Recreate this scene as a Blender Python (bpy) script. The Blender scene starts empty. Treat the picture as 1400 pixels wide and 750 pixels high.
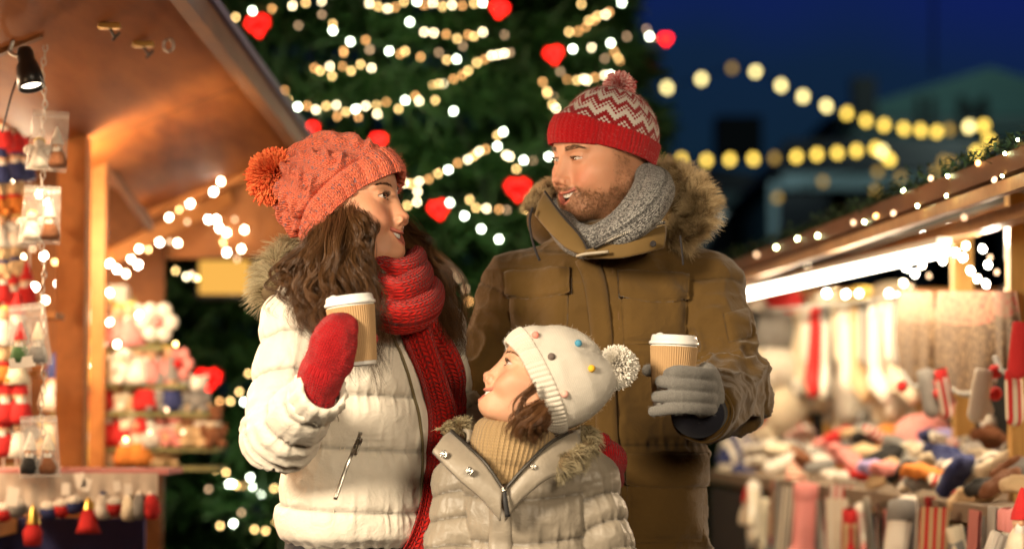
import bpy, math, random
import numpy as np
from mathutils import Vector, Matrix
R_ = math.radians
rng = np.random.default_rng(7)
random.seed(7)
SC = bpy.context.scene
COL = SC.collection

# ------------------------------------------------------------------ camera, sky, light (tune here)
CAM_Z, PITCH, FOCAL = 1.25, 3.46, 85.0
cam_d = bpy.data.cameras.new('camera'); cam = bpy.data.objects.new('camera', cam_d); COL.objects.link(cam)
cam.location = (0, 0, CAM_Z); cam.rotation_euler = (R_(90 + PITCH), 0, 0)
cam_d.lens = FOCAL; cam_d.sensor_width = 36; cam_d.clip_start = .05; cam_d.clip_end = 600
cam_d.dof.use_dof = True; cam_d.dof.focus_distance = 4.12; cam_d.dof.aperture_fstop = 2.6
SC.camera = cam

def P(px, py, Y):
    """world point seen at photo pixel (1400x750) at real depth Y"""
    a = (px - 700) / 1400 * 36 / FOCAL; b = -(py - 375) / 1400 * 36 / FOCAL
    c, s = math.cos(R_(PITCH)), math.sin(R_(PITCH))
    dy = c - b * s; dz = s + b * c
    k = Y / dy
    return np.array([a * k, Y, CAM_Z + dz * k])

world = bpy.data.worlds.new('World'); SC.world = world; world.use_nodes = True
def build_world():
    """dusk: the last blue light low in the sky beyond the market, dark overhead and behind"""
    nt = world.node_tree; nt.nodes.clear()
    N = nt.nodes.new; L = nt.links.new
    out = N('ShaderNodeOutputWorld'); bg = N('ShaderNodeBackground')
    sky = N('ShaderNodeTexSky'); sky.sky_type = 'NISHITA'; sky.sun_disc = False
    sky.sun_elevation = R_(-4); sky.sun_rotation = R_(0); sky.ozone_density = 6
    tc = N('ShaderNodeTexCoord'); sp = N('ShaderNodeSeparateXYZ'); L(tc.outputs['Generated'], sp.inputs[0])
    nz = N('ShaderNodeTexNoise'); nz.inputs['Scale'].default_value = 4.0; nz.inputs['Detail'].default_value = 3; L(tc.outputs['Generated'], nz.inputs['Vector'])
    def m(op, a, b, c=None, cl=False):
        x = N('ShaderNodeMath'); x.operation = op; x.use_clamp = cl
        for i, v in enumerate((a, b, c)):
            if v is None: continue
            if isinstance(v, (int, float)): x.inputs[i].default_value = v
            else: L(v, x.inputs[i])
        return x.outputs[0]
    e = m('ADD', sp.outputs[2], m('MULTIPLY_ADD', nz.outputs['Fac'], .10, -.05))
    rp = N('ShaderNodeValToRGB'); el = rp.color_ramp.elements
    for i, (p, col) in enumerate(((0.0, (.005, .012, .016)), (.085, (.004, .014, .024)), (.135, (.004, .014, .038)), (.175, (.004, .010, .09)), (.30, (.003, .006, .05)), (.6, (.001, .003, .010)))):
        if i > 1: el.new(.5)
        el[i].position = p; el[i].color = (*col, 1)
    L(e, rp.inputs[0])
    fr = m('MULTIPLY_ADD', sp.outputs[1], 1.1, .0, True)   # only towards +Y
    sc = m('MULTIPLY_ADD', fr, .9, .1)
    mx = N('ShaderNodeMix'); mx.data_type = 'RGBA'; mx.blend_type = 'ADD'; mx.inputs[0].default_value = .03
    L(rp.outputs[0], mx.inputs[6]); L(sky.outputs[0], mx.inputs[7])
    L(mx.outputs[2], bg.inputs[0]); L(sc, bg.inputs[1]); L(bg.outputs[0], out.inputs[0])
build_world()
SC.view_settings.view_transform = 'Standard'; SC.view_settings.look = 'None'
SC.view_settings.exposure = .2; SC.view_settings.gamma = 1
SC.cycles.use_denoising = True
SC.cycles.max_bounces = 5; SC.cycles.diffuse_bounces = 2; SC.cycles.glossy_bounces = 3
SC.cycles.transmission_bounces = 4; SC.cycles.transparent_max_bounces = 8
SC.cycles.sample_clamp_indirect = 3; SC.cycles.caustics_reflective = False; SC.cycles.caustics_refractive = False

def lamp(name, kind, loc, power, col, size=.1, aim=None, spot=None, size_y=None):
    d = bpy.data.lights.new(name, kind); o = bpy.data.objects.new(name, d); COL.objects.link(o)
    o.location = loc; d.energy = power; d.color = col
    if kind == 'AREA':
        d.size = size
        if size_y: d.shape = 'RECTANGLE'; d.size_y = size_y
    else: d.shadow_soft_size = size
    if kind == 'SPOT': d.spot_size = R_(spot or 90); d.spot_blend = .8
    if aim is not None:
        o.rotation_euler = (Vector(aim) - Vector(loc)).to_track_quat('-Z', 'Y').to_euler()
    return o
# spotlights of the stalls on the camera's side of the lane
lamp('stall_spotlight', 'SPOT', (-1.7, 1.7, 2.3), 600, (1, .82, .59), .35, (0.02, 4.15, 1.28), 44)
lamp('stall_spotlight', 'SPOT', (.8, 1.0, 2.0), 205, (1, .81, .57), .35, (0.0, 4.15, 1.4), 42)
lamp('stall_side_light', 'AREA', (1.9, 5.6, 1.9), 40, (1, .75, .48), .6, (0.3, 4.3, 1.4))
lamp('stall_side_light', 'AREA', (-1.6, 5.2, 1.8), 18, (1, .72, .45), .6, (-0.3, 4.15, 1.4))


# ------------------------------------------------------------------ object helpers
def props(o, label=None, cat=None, group=None, kind=None):
    if label: o['label'] = label
    if cat: o['category'] = cat
    if group: o['group'] = group
    if kind: o['kind'] = kind
    return o
def empty(name, loc=(0, 0, 0), label=None, cat=None, group=None, kind=None, rz=0):
    o = bpy.data.objects.new(name, None); COL.objects.link(o); o.location = tuple(map(float, loc)); o.rotation_euler = (0, 0, rz)
    o.empty_display_size = .05
    return props(o, label, cat, group, kind)
def link(o, parent=None):
    COL.objects.link(o)
    if parent is not None: o.parent = parent
    return o
def mesh_obj(name, V, F, mat=None, parent=None, smooth=True, uv=None, cols=None, world_space=True, mats=None, fmat=None):
    """V (n,3) world-space verts; F list/array of faces. Parent is an unrotated empty: vertices are kept relative to it."""
    V = np.asarray(V, dtype=np.float32)
    if parent is not None and world_space:
        V = V - np.array(root_loc(parent), dtype=np.float32)
    me = bpy.data.meshes.new(name)
    if isinstance(F, np.ndarray) and F.ndim == 2:
        n = len(F); k = F.shape[1]
        me.vertices.add(len(V)); me.vertices.foreach_set('co', V.ravel())
        me.loops.add(n * k); me.loops.foreach_set('vertex_index', F.astype(np.int32).ravel())
        me.polygons.add(n); me.polygons.foreach_set('loop_start', np.arange(0, n * k, k, dtype=np.int32))
        try: me.polygons.foreach_set('loop_total', np.full(n, k, dtype=np.int32))
        except Exception: pass
        me.update(calc_edges=True); me.validate()
    else:
        me.from_pydata([tuple(map(float, v)) for v in V], [], [tuple(map(int, f)) for f in F]); me.update()
    if smooth: me.polygons.foreach_set('use_smooth', [True] * len(me.polygons))
    li = None
    if uv is not None:
        li = np.zeros(len(me.loops), dtype=np.int32); me.loops.foreach_get('vertex_index', li)
        ul = me.uv_layers.new(name='UVMap'); ul.data.foreach_set('uv', np.asarray(uv, dtype=np.float32)[li].ravel())
    if cols is not None:
        for cn, cv in cols.items():
            cv = np.asarray(cv, dtype=np.float32)
            if cv.ndim == 1:
                a = me.attributes.new(cn, 'FLOAT', 'POINT'); a.data.foreach_set('value', cv)
            else:
                a = me.attributes.new(cn, 'FLOAT_VECTOR', 'POINT'); a.data.foreach_set('vector', cv[:, :3].ravel())
    o = bpy.data.objects.new(name, me)
    for m in (mats or ([mat] if mat else [])): me.materials.append(m)
    if fmat is not None: me.polygons.foreach_set('material_index', np.asarray(fmat, dtype=np.int32))
    return link(o, parent)
def root_loc(o):
    l = Vector((0, 0, 0))
    while o is not None: l = l + o.location; o = o.parent
    return l
def strands(name, pts, r0, r1, mat, parent=None, tint=None):
    """pts (n,m,3) world space hair"""
    pts = np.asarray(pts, dtype=np.float32)
    if parent is not None: pts = pts - np.array(root_loc(parent), dtype=np.float32)
    n, m, _ = pts.shape
    c = bpy.data.hair_curves.new(name); c.add_curves([m] * n)
    c.attributes['position'].data.foreach_set('vector', pts.ravel()) if 'position' in c.attributes else c.position_data.foreach_set('vector', pts.ravel())
    t = np.linspace(0, 1, m, dtype=np.float32)
    rad = np.tile(r0 + (r1 - r0) * t, n).astype(np.float32)
    a = c.attributes.get('radius') or c.attributes.new('radius', 'FLOAT', 'POINT'); a.data.foreach_set('value', rad)
    if tint is None: tint = rng.random(n)
    a = c.attributes.new('tint', 'FLOAT', 'POINT'); a.data.foreach_set('value', np.repeat(tint, m).astype(np.float32))
    a = c.attributes.new('along', 'FLOAT', 'POINT'); a.data.foreach_set('value', np.tile(t, n))
    if mat: c.materials.append(mat)
    o = bpy.data.objects.new(name, c)
    return link(o, parent)

# ------------------------------------------------------------------ materials
class NT:
    def __init__(s, name):
        s.m = bpy.data.materials.new(name); s.m.use_nodes = True; s.t = s.m.node_tree; s.t.nodes.clear()
        s.out = s.n('ShaderNodeOutputMaterial')
    def n(s, typ, **kw):
        x = s.t.nodes.new(typ)
        for k, v in kw.items(): setattr(x, k, v)
        return x
    def l(s, a, b): s.t.links.new(a, b)
    def bsdf(s, col=(.5, .5, .5), rough=.6, **kw):
        b = s.n('ShaderNodeBsdfPrincipled')
        s.put(b, 'Base Color', col); s.put(b, 'Roughness', rough)
        for k, v in kw.items(): s.put(b, k.replace('_', ' '), v)
        s.l(b.outputs[0], s.out.inputs[0]); s.b = b
        return b
    def put(s, node, inp, v):
        if hasattr(v, 'is_output') or isinstance(v, bpy.types.NodeSocket): s.l(v, node.inputs[inp]); return
        if isinstance(v, (tuple, list)) and len(v) == 3 and node.inputs[inp].type == 'RGBA': v = (*v, 1)
        node.inputs[inp].default_value = v
    def math(s, op, a, b=0.0, c=None, clamp=False):
        x = s.n('ShaderNodeMath', operation=op); x.use_clamp = clamp
        for i, v in enumerate((a, b) + ((c,) if c is not None else ())):
            s.put(x, i, v)
        return x.outputs[0]
    def noise(s, scale, detail=2, vec=None, rough=.5, dist=0):
        x = s.n('ShaderNodeTexNoise'); x.inputs['Scale'].default_value = scale; x.inputs['Detail'].default_value = detail
        x.inputs['Roughness'].default_value = rough; x.inputs['Distortion'].default_value = dist
        s.l(vec if vec is not None else s.obj(), x.inputs['Vector']); return x.outputs['Fac']
    def obj(s):
        if not hasattr(s, '_o'): s._o = s.n('ShaderNodeTexCoord')
        return s._o.outputs['Object']
    def uv(s):
        x = s.n('ShaderNodeUVMap'); x.uv_map = 'UVMap'; return x.outputs[0]
    def xyz(s, v):
        x = s.n('ShaderNodeSeparateXYZ'); s.l(v, x.inputs[0]); return x.outputs
    def mapping(s, v, scale=(1, 1, 1), rot=(0, 0, 0)):
        x = s.n('ShaderNodeMapping'); x.inputs['Scale'].default_value = scale; x.inputs['Rotation'].default_value = rot
        s.l(v, x.inputs['Vector']); return x.outputs[0]
    def ramp(s, f, stops):
        x = s.n('ShaderNodeValToRGB'); e = x.color_ramp.elements
        while len(e) < len(stops): e.new(.5)
        for i, (p, c) in enumerate(stops):
            e[i].position = p; e[i].color = (*c, 1) if len(c) == 3 else c
        s.put(x, 0, f); return x.outputs[0]
    def mix(s, f, a, b, mode='MIX'):
        x = s.n('ShaderNodeMix', data_type='RGBA', blend_type=mode)
        s.put(x, 0, f); s.put(x, 6, a); s.put(x, 7, b); return x.outputs[2]
    def attr(s, name, kind='Fac'):
        x = s.n('ShaderNodeAttribute', attribute_name=name); return x.outputs[kind]
    def bump(s, h, strength=.5, dist=.002, normal=None):
        x = s.n('ShaderNodeBump'); x.inputs['Strength'].default_value = strength; x.inputs['Distance'].default_value = dist
        s.l(h, x.inputs['Height'])
        if normal is not None: s.l(normal, x.inputs['Normal'])
        s.l(x.outputs[0], s.b.inputs['Normal']); return x.outputs[0]
MC = {}
def M(name, col, rough=.6, bump=None, var=.0, scale=40, **kw):
    """simple cached material with slight mottling and bump"""
    if name in MC: return MC[name]
    t = NT(name)
    c = col
    if var:
        f = t.noise(scale, 3)
        c = t.ramp(f, [(.3, tuple(x * (1 - var) for x in col)), (.7, tuple(min(1, x * (1 + var)) for x in col))])
    t.bsdf(c, rough, **kw)
    if bump: t.bump(t.noise(bump[0], 4), 1, bump[1])
    MC[name] = t.m; return t.m
def emit(name, col, strength, nee=False):
    if name in MC: return MC[name]
    t = NT(name); e = t.n('ShaderNodeEmission'); e.inputs[0].default_value = (*col, 1); e.inputs[1].default_value = strength
    t.l(e.outputs[0], t.out.inputs[0])
    t.m.cycles.emission_sampling = 'AUTO' if nee else 'NONE'
    MC[name] = t.m; return t.m
def hair_mat(name, c0, c1, rough=.45, tipcol=None):
    if name in MC: return MC[name]
    t = NT(name); c = t.mix(t.attr('tint'), c0, c1)
    if tipcol: c = t.mix(t.math('POWER', t.attr('along'), 1.5), c, tipcol)
    t.bsdf(c, rough); t.b.inputs['Specular IOR Level'].default_value = .35
    MC[name] = t.m; return t.m

# ------------------------------------------------------------------ numeric noise
_perm = np.random.default_rng(3).integers(0, 1 << 30, 4096)
def _h(ix, iy, iz):
    a = _perm[ix & 4095]; b = _perm[(a + iy) & 4095]; c = _perm[(b + iz) & 4095]
    return (c & 65535) / 32767.5 - 1
def vnoise(p, f=1.0, seed=0):
    q = np.asarray(p, dtype=np.float64) * f + seed * 17.37
    i = np.floor(q).astype(np.int64); t = q - i; t = t * t * t * (t * (t * 6 - 15) + 10)
    x, y, z = i[..., 0], i[..., 1], i[..., 2]; u, v, w = t[..., 0], t[..., 1], t[..., 2]
    def L(a, b, t): return a + (b - a) * t
    return L(L(L(_h(x, y, z), _h(x + 1, y, z), u), L(_h(x, y + 1, z), _h(x + 1, y + 1, z), u), v),
             L(L(_h(x, y, z + 1), _h(x + 1, y, z + 1), u), L(_h(x, y + 1, z + 1), _h(x + 1, y + 1, z + 1), u), v), w)
def fbm(p, f=1.0, o=3, seed=0):
    r = 0; a = 1; s = 0
    for k in range(o): r = r + a * vnoise(p, f * 2 ** k, seed + k); s += a; a *= .5
    return r / s
def sst(a, b, x):
    t = np.clip((x - a) / (b - a), 0, 1); return t * t * (3 - 2 * t)
def catmull(pts, n):
    pts = np.asarray(pts, dtype=float); m = len(pts)
    if m == 2: t = np.linspace(0, 1, n)[:, None]; return pts[0] * (1 - t) + pts[1] * t
    P_ = np.vstack([2 * pts[0] - pts[1], pts, 2 * pts[-1] - pts[-2]])
    u = np.linspace(0, m - 1 - 1e-9, n); i = u.astype(int); t = (u - i)[:, None]
    a, b, c, d = P_[i], P_[i + 1], P_[i + 2], P_[i + 3]
    return .5 * (2 * b + (c - a) * t + (2 * a - 5 * b + 4 * c - d) * t ** 2 + (3 * b - a - 3 * c + d) * t ** 3)
def nrm(v): v = np.asarray(v, float); return v / (np.linalg.norm(v, axis=-1, keepdims=True) + 1e-12)

# ------------------------------------------------------------------ signed distance fields -> surface nets
class Field:
    def __init__(s, lo, hi, h):
        s.ax = [np.arange(lo[i], hi[i] + h, h, dtype=np.float32) for i in range(3)]; s.h = h
        s.v = np.full([len(a) for a in s.ax], 9.0, dtype=np.float32)
    def sub(s, lo, hi):
        sl = []
        for i in range(3):
            a = max(0, int(np.searchsorted(s.ax[i], lo[i])) - 1); b = min(len(s.ax[i]), int(np.searchsorted(s.ax[i], hi[i])) + 1)
            if b <= a: return None
            sl.append(slice(a, b))
        return tuple(sl)
    def op(s, mode, fn, lo, hi, k=.01):
        k = max(k, 1e-5); m = k + s.h * 2.5
        sl = s.sub([x - m for x in lo], [x + m for x in hi])
        if sl is None: return
        X = s.ax[0][sl[0]][:, None, None]; Y = s.ax[1][sl[1]][None, :, None]; Z = s.ax[2][sl[2]][None, None, :]
        d = fn(X, Y, Z).astype(np.float32); v = s.v[sl]
        if mode == 'add':
            h = np.clip(k - np.abs(v - d), 0, None) / k; s.v[sl] = np.minimum(v, d) - h * h * k * .25
        elif mode == 'cut':
            d = -d; h = np.clip(k - np.abs(v - d), 0, None) / k; s.v[sl] = np.maximum(v, d) + h * h * k * .25
    def ell(s, c, r, k=.01, mode='add', rot=None):
        m = max(r); Rm = None if rot is None else np.array(Matrix.Rotation(0, 3, 'X')) if rot == 0 else np.array(rot)
        def fn(X, Y, Z):
            x, y, z = X - c[0], Y - c[1], Z - c[2]
            if Rm is not None:
                x, y, z = (Rm[0, 0] * x + Rm[1, 0] * y + Rm[2, 0] * z, Rm[0, 1] * x + Rm[1, 1] * y + Rm[2, 1] * z,
                           Rm[0, 2] * x + Rm[1, 2] * y + Rm[2, 2] * z)
            k0 = np.sqrt((x / r[0]) ** 2 + (y / r[1]) ** 2 + (z / r[2]) ** 2)
            k1 = np.sqrt((x / r[0] ** 2) ** 2 + (y / r[1] ** 2) ** 2 + (z / r[2] ** 2) ** 2) + 1e-9
            return k0 * (k0 - 1) / k1
        lo = [c[i] - (m if Rm is not None else r[i]) for i in range(3)]; hi = [c[i] + (m if Rm is not None else r[i]) for i in range(3)]
        s.op(mode, fn, lo, hi, k)
    def ellm(s, c, r, k=.01, mode='add'):
        for sg in (-1, 1): s.ell((c[0] * sg, c[1], c[2]), r, k, mode)
    def cone(s, a, b, ra, rb, k=.01, mode='add', flat=None):
        a = np.array(a, float); b = np.array(b, float); ba = b - a; L2 = float(ba @ ba) + 1e-12; m = max(ra, rb)
        def fn(X, Y, Z):
            x, y, z = X - a[0], Y - a[1], Z - a[2]
            t = np.clip((x * ba[0] + y * ba[1] + z * ba[2]) / L2, 0, 1)
            dx, dy, dz = x - t * ba[0], y - t * ba[1], z - t * ba[2]
            if flat is not None:   # (axis dir, factor): squashes the section along a direction
                ax, fct = flat; q = dx * ax[0] + dy * ax[1] + dz * ax[2]
                return np.sqrt(np.maximum(dx * dx + dy * dy + dz * dz - q * q + (q * fct) ** 2, 0)) - (ra + (rb - ra) * t)
            return np.sqrt(dx * dx + dy * dy + dz * dz) - (ra + (rb - ra) * t)
        s.op(mode, fn, np.minimum(a, b) - m, np.maximum(a, b) + m, k)
    def conem(s, a, b, ra, rb, k=.01, mode='add'):
        for sg in (-1, 1): s.cone((a[0] * sg, a[1], a[2]), (b[0] * sg, b[1], b[2]), ra, rb, k, mode)
    def chain(s, pts, rads, k=.01, mode='add', flat=None):
        for i in range(len(pts) - 1): s.cone(pts[i], pts[i + 1], rads[i], rads[i + 1], k, mode, flat)
    def mesh(s, smooth=1):
        V, F = nets(s.v, s.ax)
        return relax(V, F, smooth), F
def nets(v, ax):
    ins = v < 0; nx, ny, nz = v.shape; cs = (nx - 1, ny - 1, nz - 1); N = cs[0] * cs[1] * cs[2]
    ids, pos = [], []; quads = []
    def cid(i, j, k): return (i * cs[1] + j) * cs[2] + k
    for d in range(3):
        a = [slice(None)] * 3; b = [slice(None)] * 3; a[d] = slice(0, -1); b[d] = slice(1, None)
        m = ins[tuple(a)] != ins[tuple(b)]; ijk = np.argwhere(m)
        f0 = v[tuple(a)][m].astype(float); f1 = v[tuple(b)][m].astype(float); t = f0 / (f0 - f1)
        p = np.stack([ax[q][ijk[:, q]] for q in range(3)], 1).astype(float)
        p[:, d] += t * (ax[d][ijk[:, d] + 1] - ax[d][ijk[:, d]])
        e, f = [(1, 2), (2, 0), (0, 1)][d]
        cc = []
        for (o1, o2) in ((-1, -1), (0, -1), (0, 0), (-1, 0)):
            c = ijk.copy(); c[:, e] += o1; c[:, f] += o2
            ok = (c[:, e] >= 0) & (c[:, f] >= 0) & (c[:, e] < cs[e]) & (c[:, f] < cs[f])
            ci = np.where(ok, cid(c[:, 0], c[:, 1], c[:, 2]), -1); cc.append(ci)
            ids.append(ci[ok]); pos.append(p[ok])
        q = np.stack(cc, 1); ok = (q >= 0).all(1); q = q[ok]; fl = f0[ok] >= 0
        q[fl] = q[fl][:, ::-1]; quads.append(q)
    ids = np.concatenate(ids); pos = np.concatenate(pos)
    u, inv = np.unique(ids, return_inverse=True); cnt = np.bincount(inv)
    V = np.stack([np.bincount(inv, pos[:, q]) / cnt for q in range(3)], 1)
    Q = np.searchsorted(u, np.concatenate(quads))
    return V, Q
def relax(V, F, n, lam=.5):
    if n == 0: return V
    E = np.concatenate([F[:, [i, (i + 1) % F.shape[1]]] for i in range(F.shape[1])]); N = len(V)
    cnt = np.maximum(np.bincount(E[:, 0], minlength=N) + np.bincount(E[:, 1], minlength=N), 1)
    for _ in range(n):
        S = np.stack([np.bincount(E[:, 0], V[E[:, 1], q], N) + np.bincount(E[:, 1], V[E[:, 0], q], N) for q in range(3)], 1) / cnt[:, None]
        V = V + lam * (S - V)
    return V
def vnormals(V, F):
    n = np.cross(V[F[:, 2]] - V[F[:, 0]], V[F[:, 3 % F.shape[1]]] - V[F[:, 1]]) if F.shape[1] == 4 else np.cross(V[F[:, 1]] - V[F[:, 0]], V[F[:, 2]] - V[F[:, 0]])
    N = np.stack([sum(np.bincount(F[:, i], n[:, q], len(V)) for i in range(F.shape[1])) for q in range(3)], 1)
    return nrm(N)

# ------------------------------------------------------------------ lofts and simple solids
def grid_faces(n, m, wrap=True):
    i = np.arange(n - 1)[:, None]; j = np.arange(m if wrap else m - 1)[None, :]; j2 = (j + 1) % m
    a = i * m + j; b = i * m + j2; c = (i + 1) * m + j2; d = (i + 1) * m + j
    return np.stack([a, b, c, d], -1).reshape(-1, 4)
def frames(C, up0=(0, 0, 1)):
    """tangent / side / up frames by parallel transport"""
    T = nrm(np.gradient(C, axis=0)); U = np.zeros_like(C); u = np.array(up0, float)
    for i in range(len(C)):
        u = u - T[i] * (u @ T[i]); u = u / (np.linalg.norm(u) + 1e-9); U[i] = u
    S = np.cross(T, U); return T, S, U
def sweep(C, ra, rb=None, seg=24, up0=(0, 0, 1), n=None, sq=1.0, twist=None, cap=True):
    """tube along points C with section radii ra (side) and rb (up). Returns V,F,uv,(u,v) uv in metres"""
    C = np.asarray(C, float)
    ra = np.asarray(ra, float) * np.ones(len(C)) if np.ndim(ra) == 0 else np.asarray(ra, float)
    rb = ra if rb is None else (np.asarray(rb, float) * np.ones(len(C)) if np.ndim(rb) == 0 else np.asarray(rb, float))
    if n:
        def rs(a): return np.interp(np.linspace(0, 1, n), np.linspace(0, 1, len(a)), a)
        if len(ra) != n: ra, rb = rs(ra), rs(rb)
        if twist is not None and np.ndim(twist): twist = rs(twist)
        if len(C) != n: C = catmull(C, n)
    T, S, U = frames(C, up0)
    if twist is not None:
        c, s_ = np.cos(twist)[:, None] if np.ndim(twist) else np.cos(twist), np.sin(twist)[:, None] if np.ndim(twist) else np.sin(twist)
        S, U = S * c + U * s_, U * c - S * s_
    th = np.linspace(0, 2 * np.pi, seg, endpoint=False); ct, st = np.cos(th), np.sin(th)
    if sq != 1: ct, st = np.sign(ct) * np.abs(ct) ** sq, np.sign(st) * np.abs(st) ** sq
    V = C[:, None] + S[:, None] * (ra[:, None] * ct)[..., None] + U[:, None] * (rb[:, None] * st)[..., None]
    L = np.concatenate([[0], np.cumsum(np.linalg.norm(np.diff(C, axis=0), axis=1))])
    rm = float(np.mean((ra + rb) / 2))
    uv = np.stack([np.broadcast_to(th * rm, (len(C), seg)), np.broadcast_to(L[:, None], (len(C), seg))], -1).reshape(-1, 2)
    V = V.reshape(-1, 3); F = grid_faces(len(C), seg)
    if cap:
        k = len(V); V = np.vstack([V, C[0], C[-1]]); uv = np.vstack([uv, uv[0], uv[-1]])
        j = np.arange(seg); j2 = (j + 1) % seg; b = (len(C) - 1) * seg
        F = np.vstack([F, np.stack([j2, j, np.full(seg, k), np.full(seg, k)], 1), np.stack([b + j, b + j2, np.full(seg, k + 1), np.full(seg, k + 1)], 1)])
    return V, F, uv
def fixq(F):
    """list of faces with degenerate quads turned to tris"""
    return [tuple(f) if f[2] != f[3] else tuple(f[:3]) for f in F.tolist()] if isinstance(F, np.ndarray) else F
def tube_obj(name, C, ra, mat, parent=None, rb=None, seg=12, n=None, up0=(0, 0, 1), cap=True, sq=1.0, twist=None):
    V, F, uv = sweep(C, ra, rb, seg, up0, n, sq, twist, cap)
    return mesh_obj(name, V, fixq(F), mat, parent, uv=uv)
class MB:
    """collects solids into one mesh"""
    def __init__(s): s.V = []; s.F = []; s.M = []; s.n = 0
    def add(s, V, F, m=0):
        V = np.asarray(V, float); s.V.append(V); F = fixq(F); s.F += [tuple(i + s.n for i in f) for f in F]; s.M += [m] * len(F); s.n += len(V); return s
    def box(s, c, d, R=None, m=0, bev=0):
        x, y, z = [q / 2 for q in d]
        if bev:
            b = bev; Vs = []
            for sx in (-1, 1):
                for sy in (-1, 1):
                    for sz in (-1, 1):
                        Vs += [(sx * (x - b), sy * (y - b), sz * z), (sx * (x - b), sy * y, sz * (z - b)), (sx * x, sy * (y - b), sz * (z - b))]
            V = np.array(Vs)
            def I(a, b_, c_, k): return ((a > 0) * 4 + (b_ > 0) * 2 + (c_ > 0)) * 3 + k
            F = []
            for sg in (-1, 1):
                q = [(-1, -1), (1, -1), (1, 1), (-1, 1)]
                F.append([I(a, b_, sg, 0) for a, b_ in q][::sg]); F.append([I(a, sg, b_, 1) for a, b_ in q][::-sg]); F.append([I(sg, a, b_, 2) for a, b_ in q][::sg])
                for tg in (-1, 1):
                    F.append([I(sg, tg, -1, 2), I(sg, tg, 1, 2), I(sg, tg, 1, 1), I(sg, tg, -1, 1)])
                    F.append([I(sg, -1, tg, 2), I(sg, 1, tg, 2), I(sg, 1, tg, 0), I(sg, -1, tg, 0)])
                    F.append([I(-1, sg, tg, 1), I(1, sg, tg, 1), I(1, sg, tg, 0), I(-1, sg, tg, 0)])
            for a in (-1, 1):
                for b_ in (-1, 1):
                    for c_ in (-1, 1): F.append([I(a, b_, c_, 0), I(a, b_, c_, 1), I(a, b_, c_, 2)])
        else:
            V = np.array([(sx * x, sy * y, sz * z) for sx in (-1, 1) for sy in (-1, 1) for sz in (-1, 1)], float)
            F = [(0, 1, 3, 2), (4, 6, 7, 5), (0, 4, 5, 1), (2, 3, 7, 6), (0, 2, 6, 4), (1, 5, 7, 3)]
        if R is not None: V = V @ np.array(R).T
        return s.add(V + np.array(c), F, m)
    def bar(s, a, b, w, h=None, m=0, up=(0, 0, 1)):
        """rectangular bar from a to b, width w sideways and h along up"""
        a = np.array(a, float); b = np.array(b, float); T = nrm(b - a); S = nrm(np.cross(T, up)); U = np.cross(S, T)
        h = h or w
        return s.box((a + b) / 2, (np.linalg.norm(b - a), w, h), R=np.stack([T, S, U], 1), m=m)
    def tube(s, C, ra, rb=None, seg=8, n=None, m=0, up0=(0, 0, 1), cap=True):
        V, F, _ = sweep(C, ra, rb, seg, up0, n, cap=cap); return s.add(V, F, m)
    def lathe(s, prof, c=(0, 0, 0), seg=20, R=None, m=0):
        """prof: (r, z) list"""
        prof = np.array(prof, float); th = np.linspace(0, 2 * np.pi, seg, endpoint=False)
        V = np.stack([prof[:, 0][:, None] * np.cos(th), prof[:, 0][:, None] * np.sin(th), np.broadcast_to(prof[:, 1][:, None], (len(prof), seg))], -1).reshape(-1, 3)
        if R is not None: V = V @ np.array(R).T
        F = grid_faces(len(prof), seg)
        return s.add(V + np.array(c), F, m)
    def ball(s, c, r, seg=12, R=None, m=0):
        r = (r, r, r) if np.ndim(r) == 0 else r
        a = np.linspace(-np.pi / 2, np.pi / 2, seg // 2 + 1)
        V0 = len(s.V); s.lathe([(max(math.cos(q), 1e-4), math.sin(q)) for q in a], seg=seg, m=m)
        V = s.V[V0] * np.array(r)
        if R is not None: V = V @ np.array(R).T
        s.V[V0] = V + np.array(c); return s
    def build(s, name, mat, parent=None, smooth=False, uv=None):
        V = np.concatenate(s.V)
        mats = mat if isinstance(mat, (list, tuple)) else [mat]
        return mesh_obj(name, V, s.F, mats=list(mats), parent=parent, smooth=smooth, fmat=s.M, uv=uv)
def rotm(ax, deg): return np.array(Matrix.Rotation(R_(deg), 3, ax))
def align(z, x=None):
    """3x3 whose third column is z"""
    z = nrm(z); x = np.array(x if x is not None else ((1, 0, 0) if abs(z[0]) < .9 else (0, 1, 0)), float)
    x = nrm(x - z * (x @ z)); return np.stack([x, np.cross(z, x), z], 1)
# ------------------------------------------------------------------ heads
def skin_mat(name, base, rosy, lip, beardcol=(.12, .06, .03)):
    t = NT(name)
    n = t.noise(900, 2); n2 = t.noise(45, 3)
    c = t.mix(t.math('MULTIPLY', t.attr('blush'), 1.05, clamp=True), base, rosy)
    c = t.mix(t.math('MULTIPLY', n2, .30), c, tuple(x * .74 for x in base)); c = t.mix(t.math('MULTIPLY', t.noise(150, 3, rough=.7), .35), c, rosy)
    c = t.mix(t.math('MULTIPLY', t.attr('beard'), t.math('MULTIPLY_ADD', t.noise(700, 1), 1.6, -.15, clamp=True), clamp=True), c, beardcol)
    c = t.mix(t.attr('lips'), c, lip)
    c = t.mix(t.attr('mouth'), c, (.06, .012, .008))
    t.bsdf(c, t.math('MULTIPLY_ADD', n, .24, .38))
    b = t.b; b.inputs['Subsurface Weight'].default_value = .16; b.inputs['Subsurface Radius'].default_value = (1, .35, .18)
    b.inputs['Subsurface Scale'].default_value = .006
    b.inputs['Specular IOR Level'].default_value = .42
    t.bump(t.math('MULTIPLY_ADD', t.noise(180, 3, rough=.7), .8, t.noise(700, 3)), .6, .0008)
    return t.m
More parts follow.
